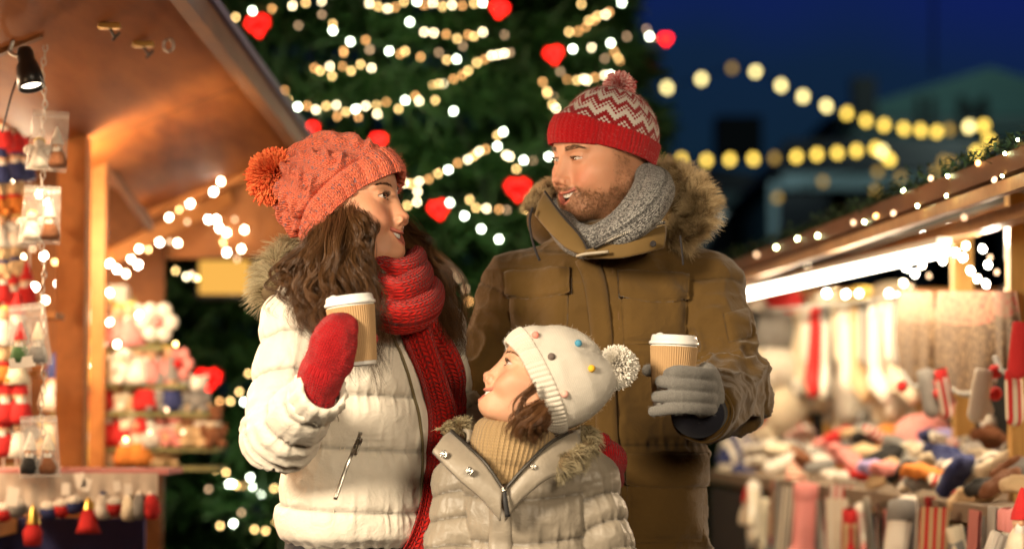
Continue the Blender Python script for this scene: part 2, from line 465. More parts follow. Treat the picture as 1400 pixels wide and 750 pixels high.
def eye_mat(name, iris):
    t = NT(name); z = t.attr('ang')   # angle from gaze axis in radians
    c = t.ramp(t.math('MULTIPLY', z, 1.0), [(.0, (.004, .004, .004)), (.17, (.004, .004, .004)), (.20, iris), (.40, tuple(x * .5 for x in iris)), (.46, (.02, .015, .01)), (.50, (.62, .56, .50)), (1, (.60, .48, .42))])
    t.bsdf(c, .08); t.b.inputs['Coat Weight'].default_value = .5
    return t.m

class Head:
    """a head in canonical space (face to -Y, up Z, metres) placed by matrix Rm, position o, scale s"""
    def __init__(h, o, Rm, s=1.0, **p): h.o = np.array(o, float); h.R = np.array(Rm, float); h.s = s; h.p = p
    def w(h, q): return (np.asarray(q, float) * h.s) @ h.R.T + h.o
    def inv(h, q): return ((np.asarray(q, float) - h.o) @ h.R) / h.s
    def build(h, root, skin, eyem, teethm, res=.0016, extra=None):
        g = h.p.get; f = Field((-.098, -.135, -.30 if g('neck', True) else -.15), (.098, .125, .13), res)
        jw = g('jaw', 1.0); male = g('male', 0.); child = g('child', 0.); sm = g('smile', 1.0)
        f.ell((0, .018, .032), (.074, .096, .088), .01)
        f.ell((0, -.030, -.022), (.060 + .001 * child, .064, .086 - .009 * child), .03)
        f.ell((0, -.036, .040), (.058, .058 + .004 * child, .056), .03)
        f.conem((.050 * jw, .005, -.058), (.020 * jw, -.070, -.097 + .006 * child), .019, .017, .025)
        f.conem((.030, -.02, -.085), (.015, -.060, -.100 + .006 * child), .015, .012, .02)
        f.ell((0, -.083 + .005 * child, -.098 + .006 * child), (.016 + .004 * male, .0175, .014), .018)
        f.ellm((.046, -.058, -.028), (.021, .025, .019), .022)
        f.conem((.014, -.0885, .017), (.044, -.076, .018), .006 + .003 * male, .005 + .001 * male, .012)
        f.ellm((.031, -.103, .000), (.017, .0155, .0115), .014, 'cut')
        # muzzle
        f.ell((0, -.078 + g('muz', 0.), -.070), (.033, .0245, .026), .016)
        fl = 1 - .22 * child
        f.ellm((.040 * fl, -.040, -.056), (.020 * fl, .030 * fl, .026 * fl), .025)
        # smiling cheeks
        f.ellm((.037, -.073, -.045), (.017, .0165, .015), .016)
        f.ellm((.050 * fl, -.030, -.030), (.018 * fl, .032, .030), .028)
        # nose
        nb = g('nose', 1.0)
        f.cone((0, -.084, .000), (0, -.092, -.042), .0085, .0135, .012)
        f.cone((0, -.0885, .006), (0, -.105 - .004 * nb, -.033), .0062, .0078, .014)
        f.ell((0, -.1095 - .004 * nb, -.0385), (.0090, .0095, .0080), .006)
        f.ellm((.0115, -.1015, -.0445), (.0070, .0100, .0075), .006)
        f.cone((0, -.106, -.046), (0, -.098, -.055), .0038, .004, .006)
        f.ellm((.0062, -.1075, -.0508), (.0034, .0055, .0030), .003, 'cut')
        # lids
        f.ellm((.031, -.0762, -.001), (.0162, .0152, .0128), .006)
        f.conem((.018, -.0870, .006), (.042, -.0800, .0062), .0030, .0028, .004)
        op = g('eye_open', 1.0)
        for sg in (-1, 1):
            def ap(X, Y, Z, sg=sg):
                x = (X * sg - .031) / .0145; zc = -.0015 + .0012 * x; hh = .0058 * op
                up = (Z - zc) / hh; lim = np.sqrt(np.clip(1 - x * x, 0, 1)) * np.where(up > 0, 1, .62)
                d = (np.abs(up) - lim) * hh
                d = np.where(np.abs(x) > 1, np.maximum(d, (np.abs(x) - 1) * .0145), d)
                return np.maximum(d, Y + .0765)
            f.op('cut', ap, (.031 * sg - .016, -.12, -.010), (.031 * sg + .016, -.074, .010), .0016)
        # folds beside mouth
        f.conem((.0165, -.1035, -.044), (.034, -.0885, -.066), .0022, .0022, .006, 'cut')
        # mouth: work in a space where the smile is straight
        def bz(X): return (X / .027) ** 2 * .0075 * sm
        mo = g('mouth_open', .0045)
        def lipU(X, Y, Z):
            z = Z - bz(X) + .0668 - .0008 * np.cos(X / .004) * (np.abs(X) < .012); yc = -.0985 + (X / .027) ** 2 * .0155 - .0
            taper = np.clip(1 - (np.abs(X) / .030) ** 2.2, .05, 1)
            return np.sqrt((z) ** 2 + ((Y - yc) * .85) ** 2 + np.clip(np.abs(X) - .027, 0, 1) ** 2) - .0037 * taper
        def lipL(X, Y, Z):
            z = Z - bz(X) + .0728 + mo * 1.5 * np.clip(1 - (X / .027) ** 2, 0, 1); yc = -.0965 + (X / .027) ** 2 * .0155
            taper = np.clip(1 - (np.abs(X) / .030) ** 2.2, .05, 1)
            return np.sqrt((z) ** 2 + ((Y - yc) * .85) ** 2 + np.clip(np.abs(X) - .025, 0, 1) ** 2) - .0050 * taper
        f.op('add', lipU, (-.033, -.11, -.085), (.033, -.075, -.055), .0035)
        f.op('add', lipL, (-.033, -.11, -.095), (.033, -.075, -.055), .004)
        def mouth(X, Y, Z):
            z = Z - bz(X) + .0703 + mo * .75 * np.clip(1 - (X / .026) ** 2, 0, 1)
            hh = (.0008 + mo * .95 * np.clip(1 - (X / .0255) ** 2, 0, 1))
            return np.maximum(np.maximum(np.abs(z) - hh, np.abs(X) - .026), Y + .078)
        f.op('cut', mouth, (-.028, -.12, -.095), (.028, -.076, -.05), .0018)
        # ears
        if g('ears', True):
            f.ellm((.0735, .018, -.018), (.0065, .017, .029), .006)
            f.ellm((.0795, .014, -.015), (.005, .010, .018), .003, 'cut')
        # neck
        if g('neck', True):
            nr = .052 + .010 * male - .006 * child; nt = g('necktip', (0, .05, -.26))
            f.cone((0, .018, -.055), nt, nr, nr + .002, .025)
        V, F = f.mesh(1)
        x, y, z = V.T; ax = np.abs(x); bzv = (x / .027) ** 2 * .0075 * sm
        yfront = y < -.078
        du = np.hypot(z - bzv + .0668, (y + .0985 - (x / .027) ** 2 * .0155) * .6); dl = np.hypot(z - bzv + .0728 + mo * 1.5 * np.clip(1 - (x / .027) ** 2, 0, 1), (y + .0965 - (x / .027) ** 2 * .0155) * .6)
        inner = (np.abs(z - bzv + .0703 + mo * .75 * np.clip(1 - (x / .026) ** 2, 0, 1)) < .0012 + mo * 1.05 * np.clip(1 - (x / .0255) ** 2, 0, 1)) & (ax < .025) & (y > -.0905 + (x / .027) ** 2 * .010) & (y < -.06)
        lips = .85 * (1 - sst(.0036, .0054, np.minimum(du, dl * .80))) * (ax < .028) * yfront
        blush = np.exp(-((ax - .043) ** 2 + (z + .035) ** 2) / .022 ** 2) * (y < -.03) * .55 + np.exp(-((ax) ** 2 + (z + .04) ** 2) / .011 ** 2) * sst(-.09, -.105, y) * .5
        beard = np.zeros(len(V))
        if male:
            jawl = sst(-.045, -.068, z + .25 * np.clip(ax - .02, 0, 1) * (y < -.04) - .30 * np.clip(y + .03, 0, 1)) * sst(-.145, -.125, z - .2 * y)
            must = sst(-.051, -.056, z) * (ax < .036) * yfront
            ch = np.clip(sst(.024, .034, ax) + sst(-.056, -.075, z) * 1.0 + must * .95, 0, 1)
            beard = np.clip(jawl * ch, 0, 1) * (1 - lips) * (y < .04)
            beard = np.maximum(beard, must * (z > -.068) * (1 - lips) * .95)
            side = sst(.050, .060, ax) * sst(-.035, -.02, y) * sst(.022, .005, y) * sst(-.075, -.06, z) * sst(.05, .03, z); beard = np.maximum(beard, side * .4)
            beard *= .75 + .25 * vnoise(V, 150)
        h.beardmask = beard; h.V = V; h.Nn = vnormals(V, F); h.F = F
        W = h.w(V)
        F = np.asarray(F)
        if extra is not None:   # hidden lower body mesh joined in
            V2, F2 = extra; n0 = len(W); W = np.vstack([W, V2]); F = np.vstack([F, F2 + n0])
            z0 = np.zeros(len(V2)); lips = np.append(lips, z0); blush = np.append(blush, z0); beard = np.append(beard, z0); inner = np.append(inner, z0)
        body = mesh_obj('body', W, F, skin, root, cols={'lips': lips, 'blush': blush, 'beard': beard, 'mouth': inner.astype(float)})
        # eyes
        gz = nrm(np.array(g('gaze', (0, -1, 0)), float))
        for sg in (-1, 1):
            u = MB().ball((0, 0, 0), 1.0, 40); Vv = np.concatenate(u.V); Rg = align(gz); Vw = Vv @ Rg.T
            ang = np.arccos(np.clip(Vv[:, 2], -1, 1))
            mesh_obj('eye', h.w(Vw * .0122 + np.array([.031 * sg, -.0772, -.001])), u.F, eyem, root, cols={'ang': ang})
        # teeth
        n, m = 49, 7; X = np.linspace(-.024, .024, n)[:, None] * np.ones((1, m)); k = np.linspace(0, 1, m)[None, :] * np.ones((n, 1))
        tw = .0078; ph = (np.abs(X[:, :1]) % tw) / tw
        Yt = -.0945 + (X / .024) ** 2 * .0120 - .0009 * np.sin(ph * np.pi) ** .5 + .0012 * k
        Zt = -.0650 - k * (.0102 - .0010 * np.abs(np.cos(ph * np.pi)) ** 4) + (X / .027) ** 2 * .0065 * sm
        Vt = np.stack([X, Yt, Zt], -1).reshape(-1, 3); Ft = grid_faces(n, m, False)
        Vb = Vt + np.array([0, .003, 0]); i = np.arange(n - 1)
        Fa = np.vstack([Ft, Ft[:, ::-1] + len(Vt)])
        e = np.stack([i * m + m - 1, (i + 1) * m + m - 1, (i + 1) * m + m - 1 + len(Vt), i * m + m - 1 + len(Vt)], 1)
        mesh_obj('teeth', h.w(np.vstack([Vt, Vb])), np.vstack([Fa, e]), teethm, root)
        return body
    def surf(h, q):
        """nearest face-surface vertices (canonical) for points q"""
        out = np.empty_like(q); nn = np.empty_like(q)
        sel = np.where(h.V[:, 1] < .05)[0][::1]; VV = h.V[sel]
        for i in range(0, len(q), 200):
            d = ((q[i:i + 200, None] - VV[None]) ** 2).sum(-1) if len(VV) < 30000 else ((q[i:i + 200, None].astype(np.float32) - VV[None].astype(np.float32)) ** 2).sum(-1)
            j = d.argmin(1); out[i:i + 200] = VV[j]; nn[i:i + 200] = h.Nn[sel][j]
        return out, nn
    def brows(h, root, mat, thick=1.0, lift=0.):
        pts = []; r = np.random.default_rng(5)
        for sg in (-1, 1):
            n = int(150 * thick); t = r.random(n); x = (.013 + .034 * t); arch = .0185 + .0045 * np.sin(t * 2.4) + lift
            zz = arch + (r.random(n) - .5) * .0070 * thick * (1 - .7 * t ** 2); q = np.stack([x * sg, np.full(n, -.10) + .02 * t, zz], 1)
            s_, nn = h.surf(q)
            dr = np.stack([np.full(n, .8) * sg, np.full(n, .15), .55 - .8 * t + .25 * (r.random(n) - .5)], 1); dr = nrm(dr - nn * (dr * nn).sum(1, keepdims=True) + nn * .25)
            L = .006 + .003 * r.random(n); k = np.linspace(0, 1, 4)[None, :, None]
            pts.append(s_[:, None] + dr[:, None] * L[:, None, None] * k - nn[:, None] * .001 * k ** 2)
        P_ = np.concatenate(pts); strands('eyebrows', h.w(P_), .00035 * h.s, .00012, mat, root)
    def lashes(h, root, mat, L=.008):
        pts = []; r = np.random.default_rng(6); k = np.linspace(0, 1, 5)[None, :, None]
        for sg in (-1, 1):
            for up, n, LL in ((1, 44, L), (-1, 16, L * .35)):
                x = np.linspace(-.95, .95, n); X = (.031 + .0145 * x) * sg; op = h.p.get('eye_open', 1.)
                Z = -.0015 + .0012 * x + (.0058 * op * np.sqrt(1 - x * x) * (1 if up > 0 else -.62)); 
                Yy = -.0762 - .0150 * np.sqrt(np.clip(1 - (x * .9) ** 2 * .8 - (Z / .013) ** 2, .02, 1))
                b = np.stack([X, Yy, Z], 1); d = np.stack([.35 * x * sg, np.full(n, -1.), np.full(n, .25 * up)], 1) + r.normal(0, .08, (n, 3)); d = nrm(d)
                pts.append(b[:, None] + d[:, None] * LL * k + np.array([0, 0, 1.]) * up * .35 * LL * k ** 2)
        strands('eyelashes', h.w(np.concatenate(pts)), .0003 * h.s, .0001, mat, root)
    def stubble(h, root, mat, n=5000, L=.004):
        r = np.random.default_rng(8); w = np.clip(h.beardmask, 0, 1) ** 1.2 * (h.V[:, 1] < .03); w = w / w.sum()
        i = r.choice(len(w), n, p=w); b = h.V[i]; nn = h.Nn[i]; d = nrm(nn * .6 + np.array([0, -.1, -.8]) + r.normal(0, .25, (n, 3)))
        k = np.linspace(0, 1, 3)[None, :, None]; LL = (L * (.5 + r.random(n)))[:, None, None]
        b = b + r.normal(0, .0007, (n, 3))
        strands('beard', h.w(b[:, None] + d[:, None] * LL * k), .00022, .0001, mat, root)
# ------------------------------------------------------------------ garments
from mathutils.bvhtree import BVHTree
CAMP = np.array([0, 0, CAM_Z])
def clear_head(h, lo=1.0):
    def fn(V):
        q = h.inv(V)
        for cc, e in (((0, .018, .034), (.082, .105, .098)), ((0, -.036, .040), (.064, .070, .066)), ((0, -.030, -.022), (.066, .069, .09)), ((0, .02, -.01), (.081, .06, .05))):
            cc = np.array(cc); e = np.array(e); r = np.sqrt((((q - cc) / e) ** 2).sum(1)); m = r < 1; q[m] = cc + (q[m] - cc) / r[m, None]
        return h.w(q)
    return fn
def cut_sleeve(f, w, d, off=.012, r=.085):
    def fn(X, Y, Z):
        x, y, z_ = X - w[0], Y - w[1], Z - w[2]; t = x * d[0] + y * d[1] + z_ * d[2]
        return np.maximum(off - t, np.sqrt(x * x + y * y + z_ * z_) - r)
    f.op('cut', fn, w - r, w + r, .006)
def bvh(V, F): return BVHTree.FromPolygons([tuple(v) for v in V.tolist()], F.tolist() if isinstance(F, np.ndarray) else F)
def onto(tree, pxs, off=.0, Yd=4.2):
    """points of a garment surface seen at photo pixels, pushed out along the normal; returns points and normals"""
    out, nn = [], []
    for px, py in pxs:
        d = nrm(P(px, py, 1.0) - CAMP); h = tree.ray_cast(Vector(CAMP), Vector(d))
        if h[0] is None:
            q = P(px, py, Yd); n2 = tree.find_nearest(Vector(q)); h = (n2[0], n2[1])
        n = np.array(h[1]); n = n if n @ d < 0 else -n
        out.append(np.array(h[0]) + n * off); nn.append(n)
    return np.array(out), np.array(nn)
def ribbon(name, tree, pxs, w, th, mat, parent, off=.001, n=40, round_=False, Yd=4.2, ncross=5):
    """a strip of width w and thickness th lying on a garment along a photo path"""
    p2 = catmull([(x, y, 0) for x, y in pxs], n)[:, :2]; C, N = onto(tree, p2, off, Yd)
    for _ in range(3): C[1:-1] = (C[:-2] + C[2:] + 2 * C[1:-1]) / 4; N[1:-1] = nrm(N[:-2] + N[2:] + N[1:-1])
    if round_: return tube_obj(name, C, w / 2, mat, parent, seg=8)
    T = nrm(np.gradient(C, axis=0)); S = nrm(np.cross(T, N)); 
    prof = [(-.5, 0), (-.46, 1), (-.2, 1.15), (.2, 1.15), (.46, 1), (.5, 0)]; m = len(prof)
    V = np.stack([C + S * (a * w) + N * (b * th - .002) for a, b in prof], 1); L = np.concatenate([[0], np.cumsum(np.linalg.norm(np.diff(C, axis=0), axis=1))])
    uv = np.stack([np.broadcast_to(np.array([a * w for a, b in prof]), (n, m)), np.broadcast_to(L[:, None], (n, m))], -1).reshape(-1, 2)
    V = V.reshape(-1, 3); F = grid_faces(n, m, False).tolist() + [list(range(m))[::-1], [(n - 1) * m + i for i in range(m)]]
    return mesh_obj(name, V, F, mat, parent, uv=uv)
def panel(name, tree, quad, mat, parent, th=.004, off=.001, n=28, m=20, Yd=4.2, bulge=0., curve=0., wr=.0):
    """flat pocket or flap lying on a garment; quad = 4 photo corners TL TR BR BL"""
    tl, tr, br, bl = [np.array(q, float) for q in quad]
    pts = []
    for i in range(m):
        v = i / (m - 1)
        for j in range(n):
            u = j / (n - 1); q = (tl * (1 - u) + tr * u) * (1 - v) + (bl * (1 - u) + br * u) * v; q = q + np.array([0, curve * math.sin(math.pi * u) * v]); pts.append(q)
    C, N = onto(tree, pts, 0, Yd); C = C.reshape(m, n, 3); N = N.reshape(m, n, 3)
    for _ in range(2):
        C[1:-1, 1:-1] = (C[:-2, 1:-1] + C[2:, 1:-1] + C[1:-1, :-2] + C[1:-1, 2:]) / 4
    N = nrm(N + N.mean((0, 1)) * 1.5)
    u = np.linspace(0, 1, n)[None, :]; v = np.linspace(0, 1, m)[:, None]
    e = np.minimum(np.minimum(u, 1 - u) * 8, 1) * np.minimum(np.minimum(v, 1 - v) * 6, 1)
    stitch = -.0012 * np.exp(-((np.minimum(np.minimum(u, 1 - u) * (n - 1) , np.minimum(v, 1 - v) * (m - 1)) - 1.6) / .6) ** 2)
    h = off + th * np.clip(e * 4, 0, 1) + bulge * e ** .5 + stitch + wr * fbm(C, 25, 2)
    T = C + N * h[..., None]; edge = [(0, j) for j in range(n)] + [(i, n - 1) for i in range(1, m)] + [(m - 1, j) for j in range(n - 2, -1, -1)] + [(i, 0) for i in range(m - 2, 0, -1)]
    V = T.reshape(-1, 3); F = grid_faces(m, n, False)[:, ::-1].tolist(); k = len(V)
    B = np.array([C[i, j] - N[i, j] * .006 for i, j in edge]); V = np.vstack([V, B]); ne = len(edge)
    for a in range(ne):
        b = (a + 1) % ne; F.append([edge[a][0] * n + edge[a][1], k + a, k + b, edge[b][0] * n + edge[b][1]])
    uv = np.concatenate([np.stack(np.broadcast_arrays(u * .1, v * .1), -1).reshape(-1, 2), np.zeros((ne, 2))])
    return mesh_obj(name, V, F, mat, parent, uv=uv)
def disc_on(name, tree, px, r, mat, parent, Yd=4.2, prof=None):
    C, N = onto(tree, [px], .0, Yd)
    prof = prof or [(1e-4, .25), (.45, .25), (.5, .12), (.72, .1), (.8, .32), (.95, .3), (1, .1), (1, -.3)]
    return MB().lathe([(a * r, b * r + .002) for a, b in prof][::-1], C[0], 20, align(N[0])).build(name, mat, parent, smooth=True)
def column(f, zs, cx, cy, a, b, yaw, k=.03):
    """elliptic column whose centre and half-axes vary with height"""
    c, s = math.cos(yaw), math.sin(yaw); zs = np.array(zs, float)
    def fn(X, Y, Z):
        z = np.broadcast_to(Z, (1, 1, Z.shape[2])); I = lambda q: np.interp(z, zs, np.array(q, float) * np.ones(len(zs)))
        x, y = X - I(cx), Y - I(cy); u = x * c + y * s; v = -x * s + y * c; A, B = I(a), I(b)
        k0 = np.sqrt((u / A) ** 2 + (v / B) ** 2); k1 = np.sqrt((u / A ** 2) ** 2 + (v / B ** 2) ** 2) + 1e-6
        d = k0 * (k0 - 1) / k1
        return np.maximum(d, np.maximum(Z - zs[-1], zs[0] - Z))
    mx = max(np.max(a), np.max(b)); f.op('add', fn, (np.min(cx) - mx, np.min(cy) - mx, zs[0]), (np.max(cx) + mx, np.max(cy) + mx, zs[-1]), k)
def pcoord(V, pts):
    """distance to a polyline, length along it, angle around it"""
    pts = np.array(pts, float); best = np.full(len(V), 9.); S = np.zeros(len(V)); A = np.zeros(len(V)); acc = 0
    for i in range(len(pts) - 1):
        ba = pts[i + 1] - pts[i]; L = np.linalg.norm(ba); T = ba / L; t = np.clip((V - pts[i]) @ T / L, 0, 1)
        o = V - pts[i] - t[:, None] * ba; d = np.linalg.norm(o, axis=1); m = d < best
        s1 = nrm(np.cross(T, (.3, .9, .2))); s2 = np.cross(T, s1)
        best[m] = d[m]; S[m] = acc + t[m] * L; A[m] = np.arctan2(o[m] @ s1, o[m] @ s2); acc += L
    return best, S, A
def puff(ds, sp, B): t = np.clip(ds / (sp / 2), 0, 1); return B * (np.sqrt(np.clip(1 - (1 - t) ** 2, 0, 1)) - .8)
def seamdist(s, lines): 
    L = np.array(lines, float); d = np.abs(s[:, None] - L[None]); i = d.argmin(1); return d.min(1)
def knit_mat(name, colfn, w=.006, hs=.005, depth=.0015, rough=.85, rib=None, fuzz=.3, heather=None, dark=(.05, .03, .02)):
    """knitted cloth: V-shaped stitches in UV metres. colfn(t,u,v,col,row)->colour or tuple; rib = (period, depth)"""
    t = NT(name); x = t.xyz(t.uv()); u, v = x[0], x[1]
    uu = t.math('DIVIDE', u, w); fu = t.math('FRACT', uu); a = t.math('ABSOLUTE', t.math('SUBTRACT', fu, .5))
    vv = t.math('ADD', t.math('DIVIDE', v, hs), t.math('MULTIPLY', a, 1.3)); fv = t.math('FRACT', vv)
    col = t.math('FLOOR', uu); row = t.math('FLOOR', vv)
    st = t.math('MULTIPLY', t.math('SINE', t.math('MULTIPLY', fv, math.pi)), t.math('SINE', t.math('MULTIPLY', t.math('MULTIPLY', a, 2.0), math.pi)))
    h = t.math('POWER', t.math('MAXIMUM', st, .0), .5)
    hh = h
    if rib:
        r_ = t.math('SINE', t.math('MULTIPLY', u, 2 * math.pi / rib[0])); hh = t.math('ADD', t.math('MULTIPLY', h, depth), t.math('MULTIPLY', t.math('POWER', t.math('MULTIPLY_ADD', r_, .5, .5), .7), rib[1]))
    else: hh = t.math('MULTIPLY', h, depth)
    c = colfn(t, u, v, col, row) if callable(colfn) else colfn
    if not callable(colfn): c = t.mix(0.0, colfn, colfn)
    if heather: c = t.mix(t.ramp(t.noise(heather[1], 2, rough=.7), [(.58, (0, 0, 0)), (.66, (1, 1, 1))]), c, heather[0])
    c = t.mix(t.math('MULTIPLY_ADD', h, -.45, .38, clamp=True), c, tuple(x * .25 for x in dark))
    t.bsdf(c, rough); t.b.inputs['Specular IOR Level'].default_value = .15
    t.b.inputs['Sheen Weight'].default_value = fuzz * .25; t.b.inputs['Sheen Roughness'].default_value = .4
    fz = t.math('MULTIPLY_ADD', t.noise(1400, 2), .0004, hh)
    bp = t.n('ShaderNodeBump'); bp.inputs['Strength'].default_value = 1; bp.inputs['Distance'].default_value = 1.0
    t.l(fz, bp.inputs['Height']); t.l(bp.outputs[0], t.b.inputs['Normal'])
    return t.m
def cloth_mat(name, col, rough=.6, weave=1200, depth=.0003, var=.12, sheen=.1, crinkle=None, spec=.35):
    t = NT(name); c = t.ramp(t.noise(9, 4), [(.3, tuple(q * (1 - var) for q in col)), (.7, tuple(min(q * (1 + var), 1) for q in col))])
    c = t.mix(t.attr('seam'), c, tuple(q * .35 for q in col))
    t.bsdf(c, rough); t.b.inputs['Sheen Weight'].default_value = sheen; t.b.inputs['Specular IOR Level'].default_value = spec
    h = t.math('MULTIPLY', t.noise(weave, 1), depth)
    if crinkle:
        n = t.noise(crinkle[0], 3, rough=.55, dist=.6); h = t.math('MULTIPLY_ADD', n, crinkle[1] * .55, h); r_ = t.math('ABSOLUTE', t.math('MULTIPLY_ADD', t.noise(crinkle[0] * .45, 2, rough=.5, dist=1.2), 2, -1)); h = t.math('MULTIPLY_ADD', t.math('POWER', t.math('SUBTRACT', 1, r_), 3.0), crinkle[1] * .22, h)
    bp = t.n('ShaderNodeBump'); bp.inputs['Distance'].default_value = 1.0; t.l(h, bp.inputs['Height']); t.l(bp.outputs[0], t.b.inputs['Normal'])
    return t.m
def hat(name, stations, lat, mat, root, n=150, seg=220, disp=None, thick=.004, avoid=None):
    """stations: list of (front/top point, back/bottom point) world; lat: (axis, halves). Returns ring grid"""
    A = np.array([s[0] for s in stations]); B = np.array([s[1] for s in stations]); ax, hv = lat
    A = catmull(A, n); B = catmull(B, n); H = np.interp(np.linspace(0, 1, n), np.linspace(0, 1, len(hv)), hv)
    c = (A + B) / 2; e = (A - B) / 2; th = np.linspace(0, 2 * np.pi, seg, endpoint=False)
    def ring(c, e, H): return c[:, None] + e[:, None] * np.cos(th)[None, :, None] + ax[None, None] * (H[:, None] * np.sin(th)[None])[..., None]
    G = ring(c, e, H); L = np.concatenate([[0], np.cumsum(np.linalg.norm(np.diff(c, axis=0), axis=1))]); 
    Ls = np.concatenate([[0], np.cumsum(np.linalg.norm(np.diff(G[:, seg // 4], axis=0), axis=1))])
    V = G.reshape(-1, 3)
    if avoid is not None: V = avoid(V)
    F = grid_faces(n, seg); N = vnormals(V, F)
    if ((V - np.repeat(c, seg, 0)) * N).sum(1).mean() < 0: N = -N
    circ = 2 * np.pi * .09; uv = np.stack([np.broadcast_to(th / (2 * np.pi) * circ, (n, seg)), np.broadcast_to(Ls[:, None], (n, seg))], -1).reshape(-1, 2)
    if avoid is not None: V = relax(V, F, 12); N = np.where(((V - np.repeat(c, seg, 0)) * N).sum(1).mean() < 0, -1, 1) * vnormals(V, F) * (1 if ((V - np.repeat(c, seg, 0)) * vnormals(V, F)).sum(1).mean() > 0 else -1)
    if disp is not None: V = V + N * disp(uv[:, 0] / circ, uv[:, 1], V)[:, None]
    # inner wall of the opening, so the brim has thickness
    V0 = V[:seg]; ctr = c[0]; I1 = V0 + nrm(ctr - V0) * thick * .5 - (c[1] - c[0]) * .5; I2 = V0 + nrm(ctr - V0) * thick + (c[4] - c[0]) * 1; I3 = G[14] + nrm(c[14] - G[14]) * thick
    k = len(V); V = np.vstack([V, I1, I2, I3]); uv = np.vstack([uv, uv[:seg], uv[:seg], uv[:seg]])
    j = np.arange(seg); j2 = (j + 1) % seg
    F2 = [np.stack([j2, j, k + j, k + j2], 1), np.stack([k + j2, k + j, k + seg + j, k + seg + j2], 1), np.stack([k + seg + j2, k + seg + j, k + 2 * seg + j, k + 2 * seg + j2], 1)]
    tip = len(V); V = np.vstack([V, V[(n - 1) * seg:n * seg].mean(0)]); uv = np.vstack([uv, uv[(n - 1) * seg]])
    F = np.vstack([F] + F2).tolist() + [[(n - 1) * seg + a, (n - 1) * seg + (a + 1) % seg, tip] for a in range(seg)]
    return mesh_obj(name, V, F, mat, root, uv=uv)
def pompom(name, c, r, mats, root, n=2600, L=.5, w=.0011, var=.12):
    """ball of yarn ends"""
    g = np.random.default_rng(11); core = MB().ball(c, r * .55, 14).build(name, mats[0], root, smooth=True)
    d = nrm(g.normal(0, 1, (n, 3))); k = np.linspace(0, 1, 5)[None, :, None]; R = r * (1 + g.normal(0, var * .6, (n, 1, 1)))
    clump = nrm(d + .28 * np.round(d * 5) / 5); d2 = nrm(d * .6 + clump * .4 + g.normal(0, .06, (n, 3)))
    pts = c + d[:, None] * R * .4 * (1 - k) + d2[:, None] * R * k * 1.0 + d[:, None] * 0
    pts = pts - np.array([0, 0, 1.]) * (k ** 2) * r * .06
    strands('yarn_ends', pts, w * .9, w, mats[1], core)
    return core
def fur(name, path, mat, root, n=5000, L=.05, outdir=None, rad=.018, spread=.6, droop=.3, w=.00045, seed=1):
    g = np.random.default_rng(seed); C = catmull(path, 80); T, S, U = frames(C); i = g.integers(0, 80, n); th = g.random(n) * 2 * np.pi
    d = S[i] * np.cos(th)[:, None] + U[i] * np.sin(th)[:, None]
    if outdir is not None: d = nrm(d + np.array(outdir)[i] if np.ndim(outdir) == 2 else d + np.array(outdir))
    base = C[i] + (S[i] * np.cos(th)[:, None] + U[i] * np.sin(th)[:, None]) * rad + T[i] * g.uniform(-.5, .5, (n, 1)) * np.linalg.norm(C[1] - C[0]) * 1.5
    cl = np.stack([vnoise(base, 70, q) for q in (1, 2, 3)], 1); d = nrm(d + cl * spread + g.normal(0, .12, (n, 3)))
    LL = L * (.45 + .75 * g.random(n)[:, None, None]) ; k = np.linspace(0, 1, 6)[None, :, None]
    pts = base[:, None] + d[:, None] * LL * k + np.array([0, 0, -1.]) * droop * LL * k ** 2 + cl[:, None] * LL * .25 * k ** 2
    core = tube_obj(name, C[::4], rad * 1.05, mat_fur_core, root, seg=12)
    strands('fur_hair', pts, w, w * .25, mat, core)
    return core
def hairlock(name, guides, n, mat, root, wave=.008, clump=.5, w=.00035, seed=2, m=26, freq=3.0, jit=.012, lenvar=.35):
    """hair falling along guide polylines (world points)"""
    g = np.random.default_rng(seed); G = np.stack([catmull(q, m) for q in guides]); ng = len(G)
    u = g.random(n) * (ng - 1) ; i = np.minimum(u.astype(int), ng - 2); f = (u - i)[:, None, None]; base = G[i] * (1 - f) + G[i + 1] * f
    nl = max(6, n // 36); lock = (g.random(n) * 0 + np.floor(u / (ng - 1) * nl * .999)).astype(int)
    k = np.linspace(0, 1, m)[None, :, None]
    lo = g.normal(0, 1, (nl, 3)); ph = g.random(nl) * 6.28; fr = freq * (.75 + .5 * g.random(nl)); amp = wave * (.6 + .8 * g.random(nl))
    off = lo[lock][:, None] * jit * 1.2 * (.35 + .65 * k)
    a = (ph[lock][:, None] + fr[lock][:, None] * 6.28 * k[..., 0]); wv = np.stack([np.cos(a), np.sin(a) * .9, .4 * np.sin(a * 1.0 + 1)], -1) * amp[lock][:, None, None] * np.clip(k * 2.2, 0, 1)
    j = g.normal(0, 1, (n, 3))[:, None] * jit * .36 * (1 - clump * np.sin(k * 3.0) ** 2) 
    fly = (g.random(n) < .06)[:, None, None] * np.stack([vnoise(base.reshape(-1, 3) + g.random(1), 14, q).reshape(n, m) for q in (5, 6, 7)], -1) * .022 * k
    LL = 1 - lenvar * g.random(n)[:, None] ** 2
    pts = base + off + wv + j + fly
    # shorten by resampling
    t = np.linspace(0, 1, m)[None] * LL * (m - 1); i0 = np.minimum(t.astype(int), m - 2); ff = (t - i0)[..., None]; r_ = np.arange(n)[:, None]
    pts = pts[r_, i0] * (1 - ff) + pts[r_, i0 + 1] * ff
    tint = np.clip(.5 * g.random(n) + .5 * g.random(nl)[lock], 0, 1)
    return strands(name, pts, w, w * .35, mat, root, tint)
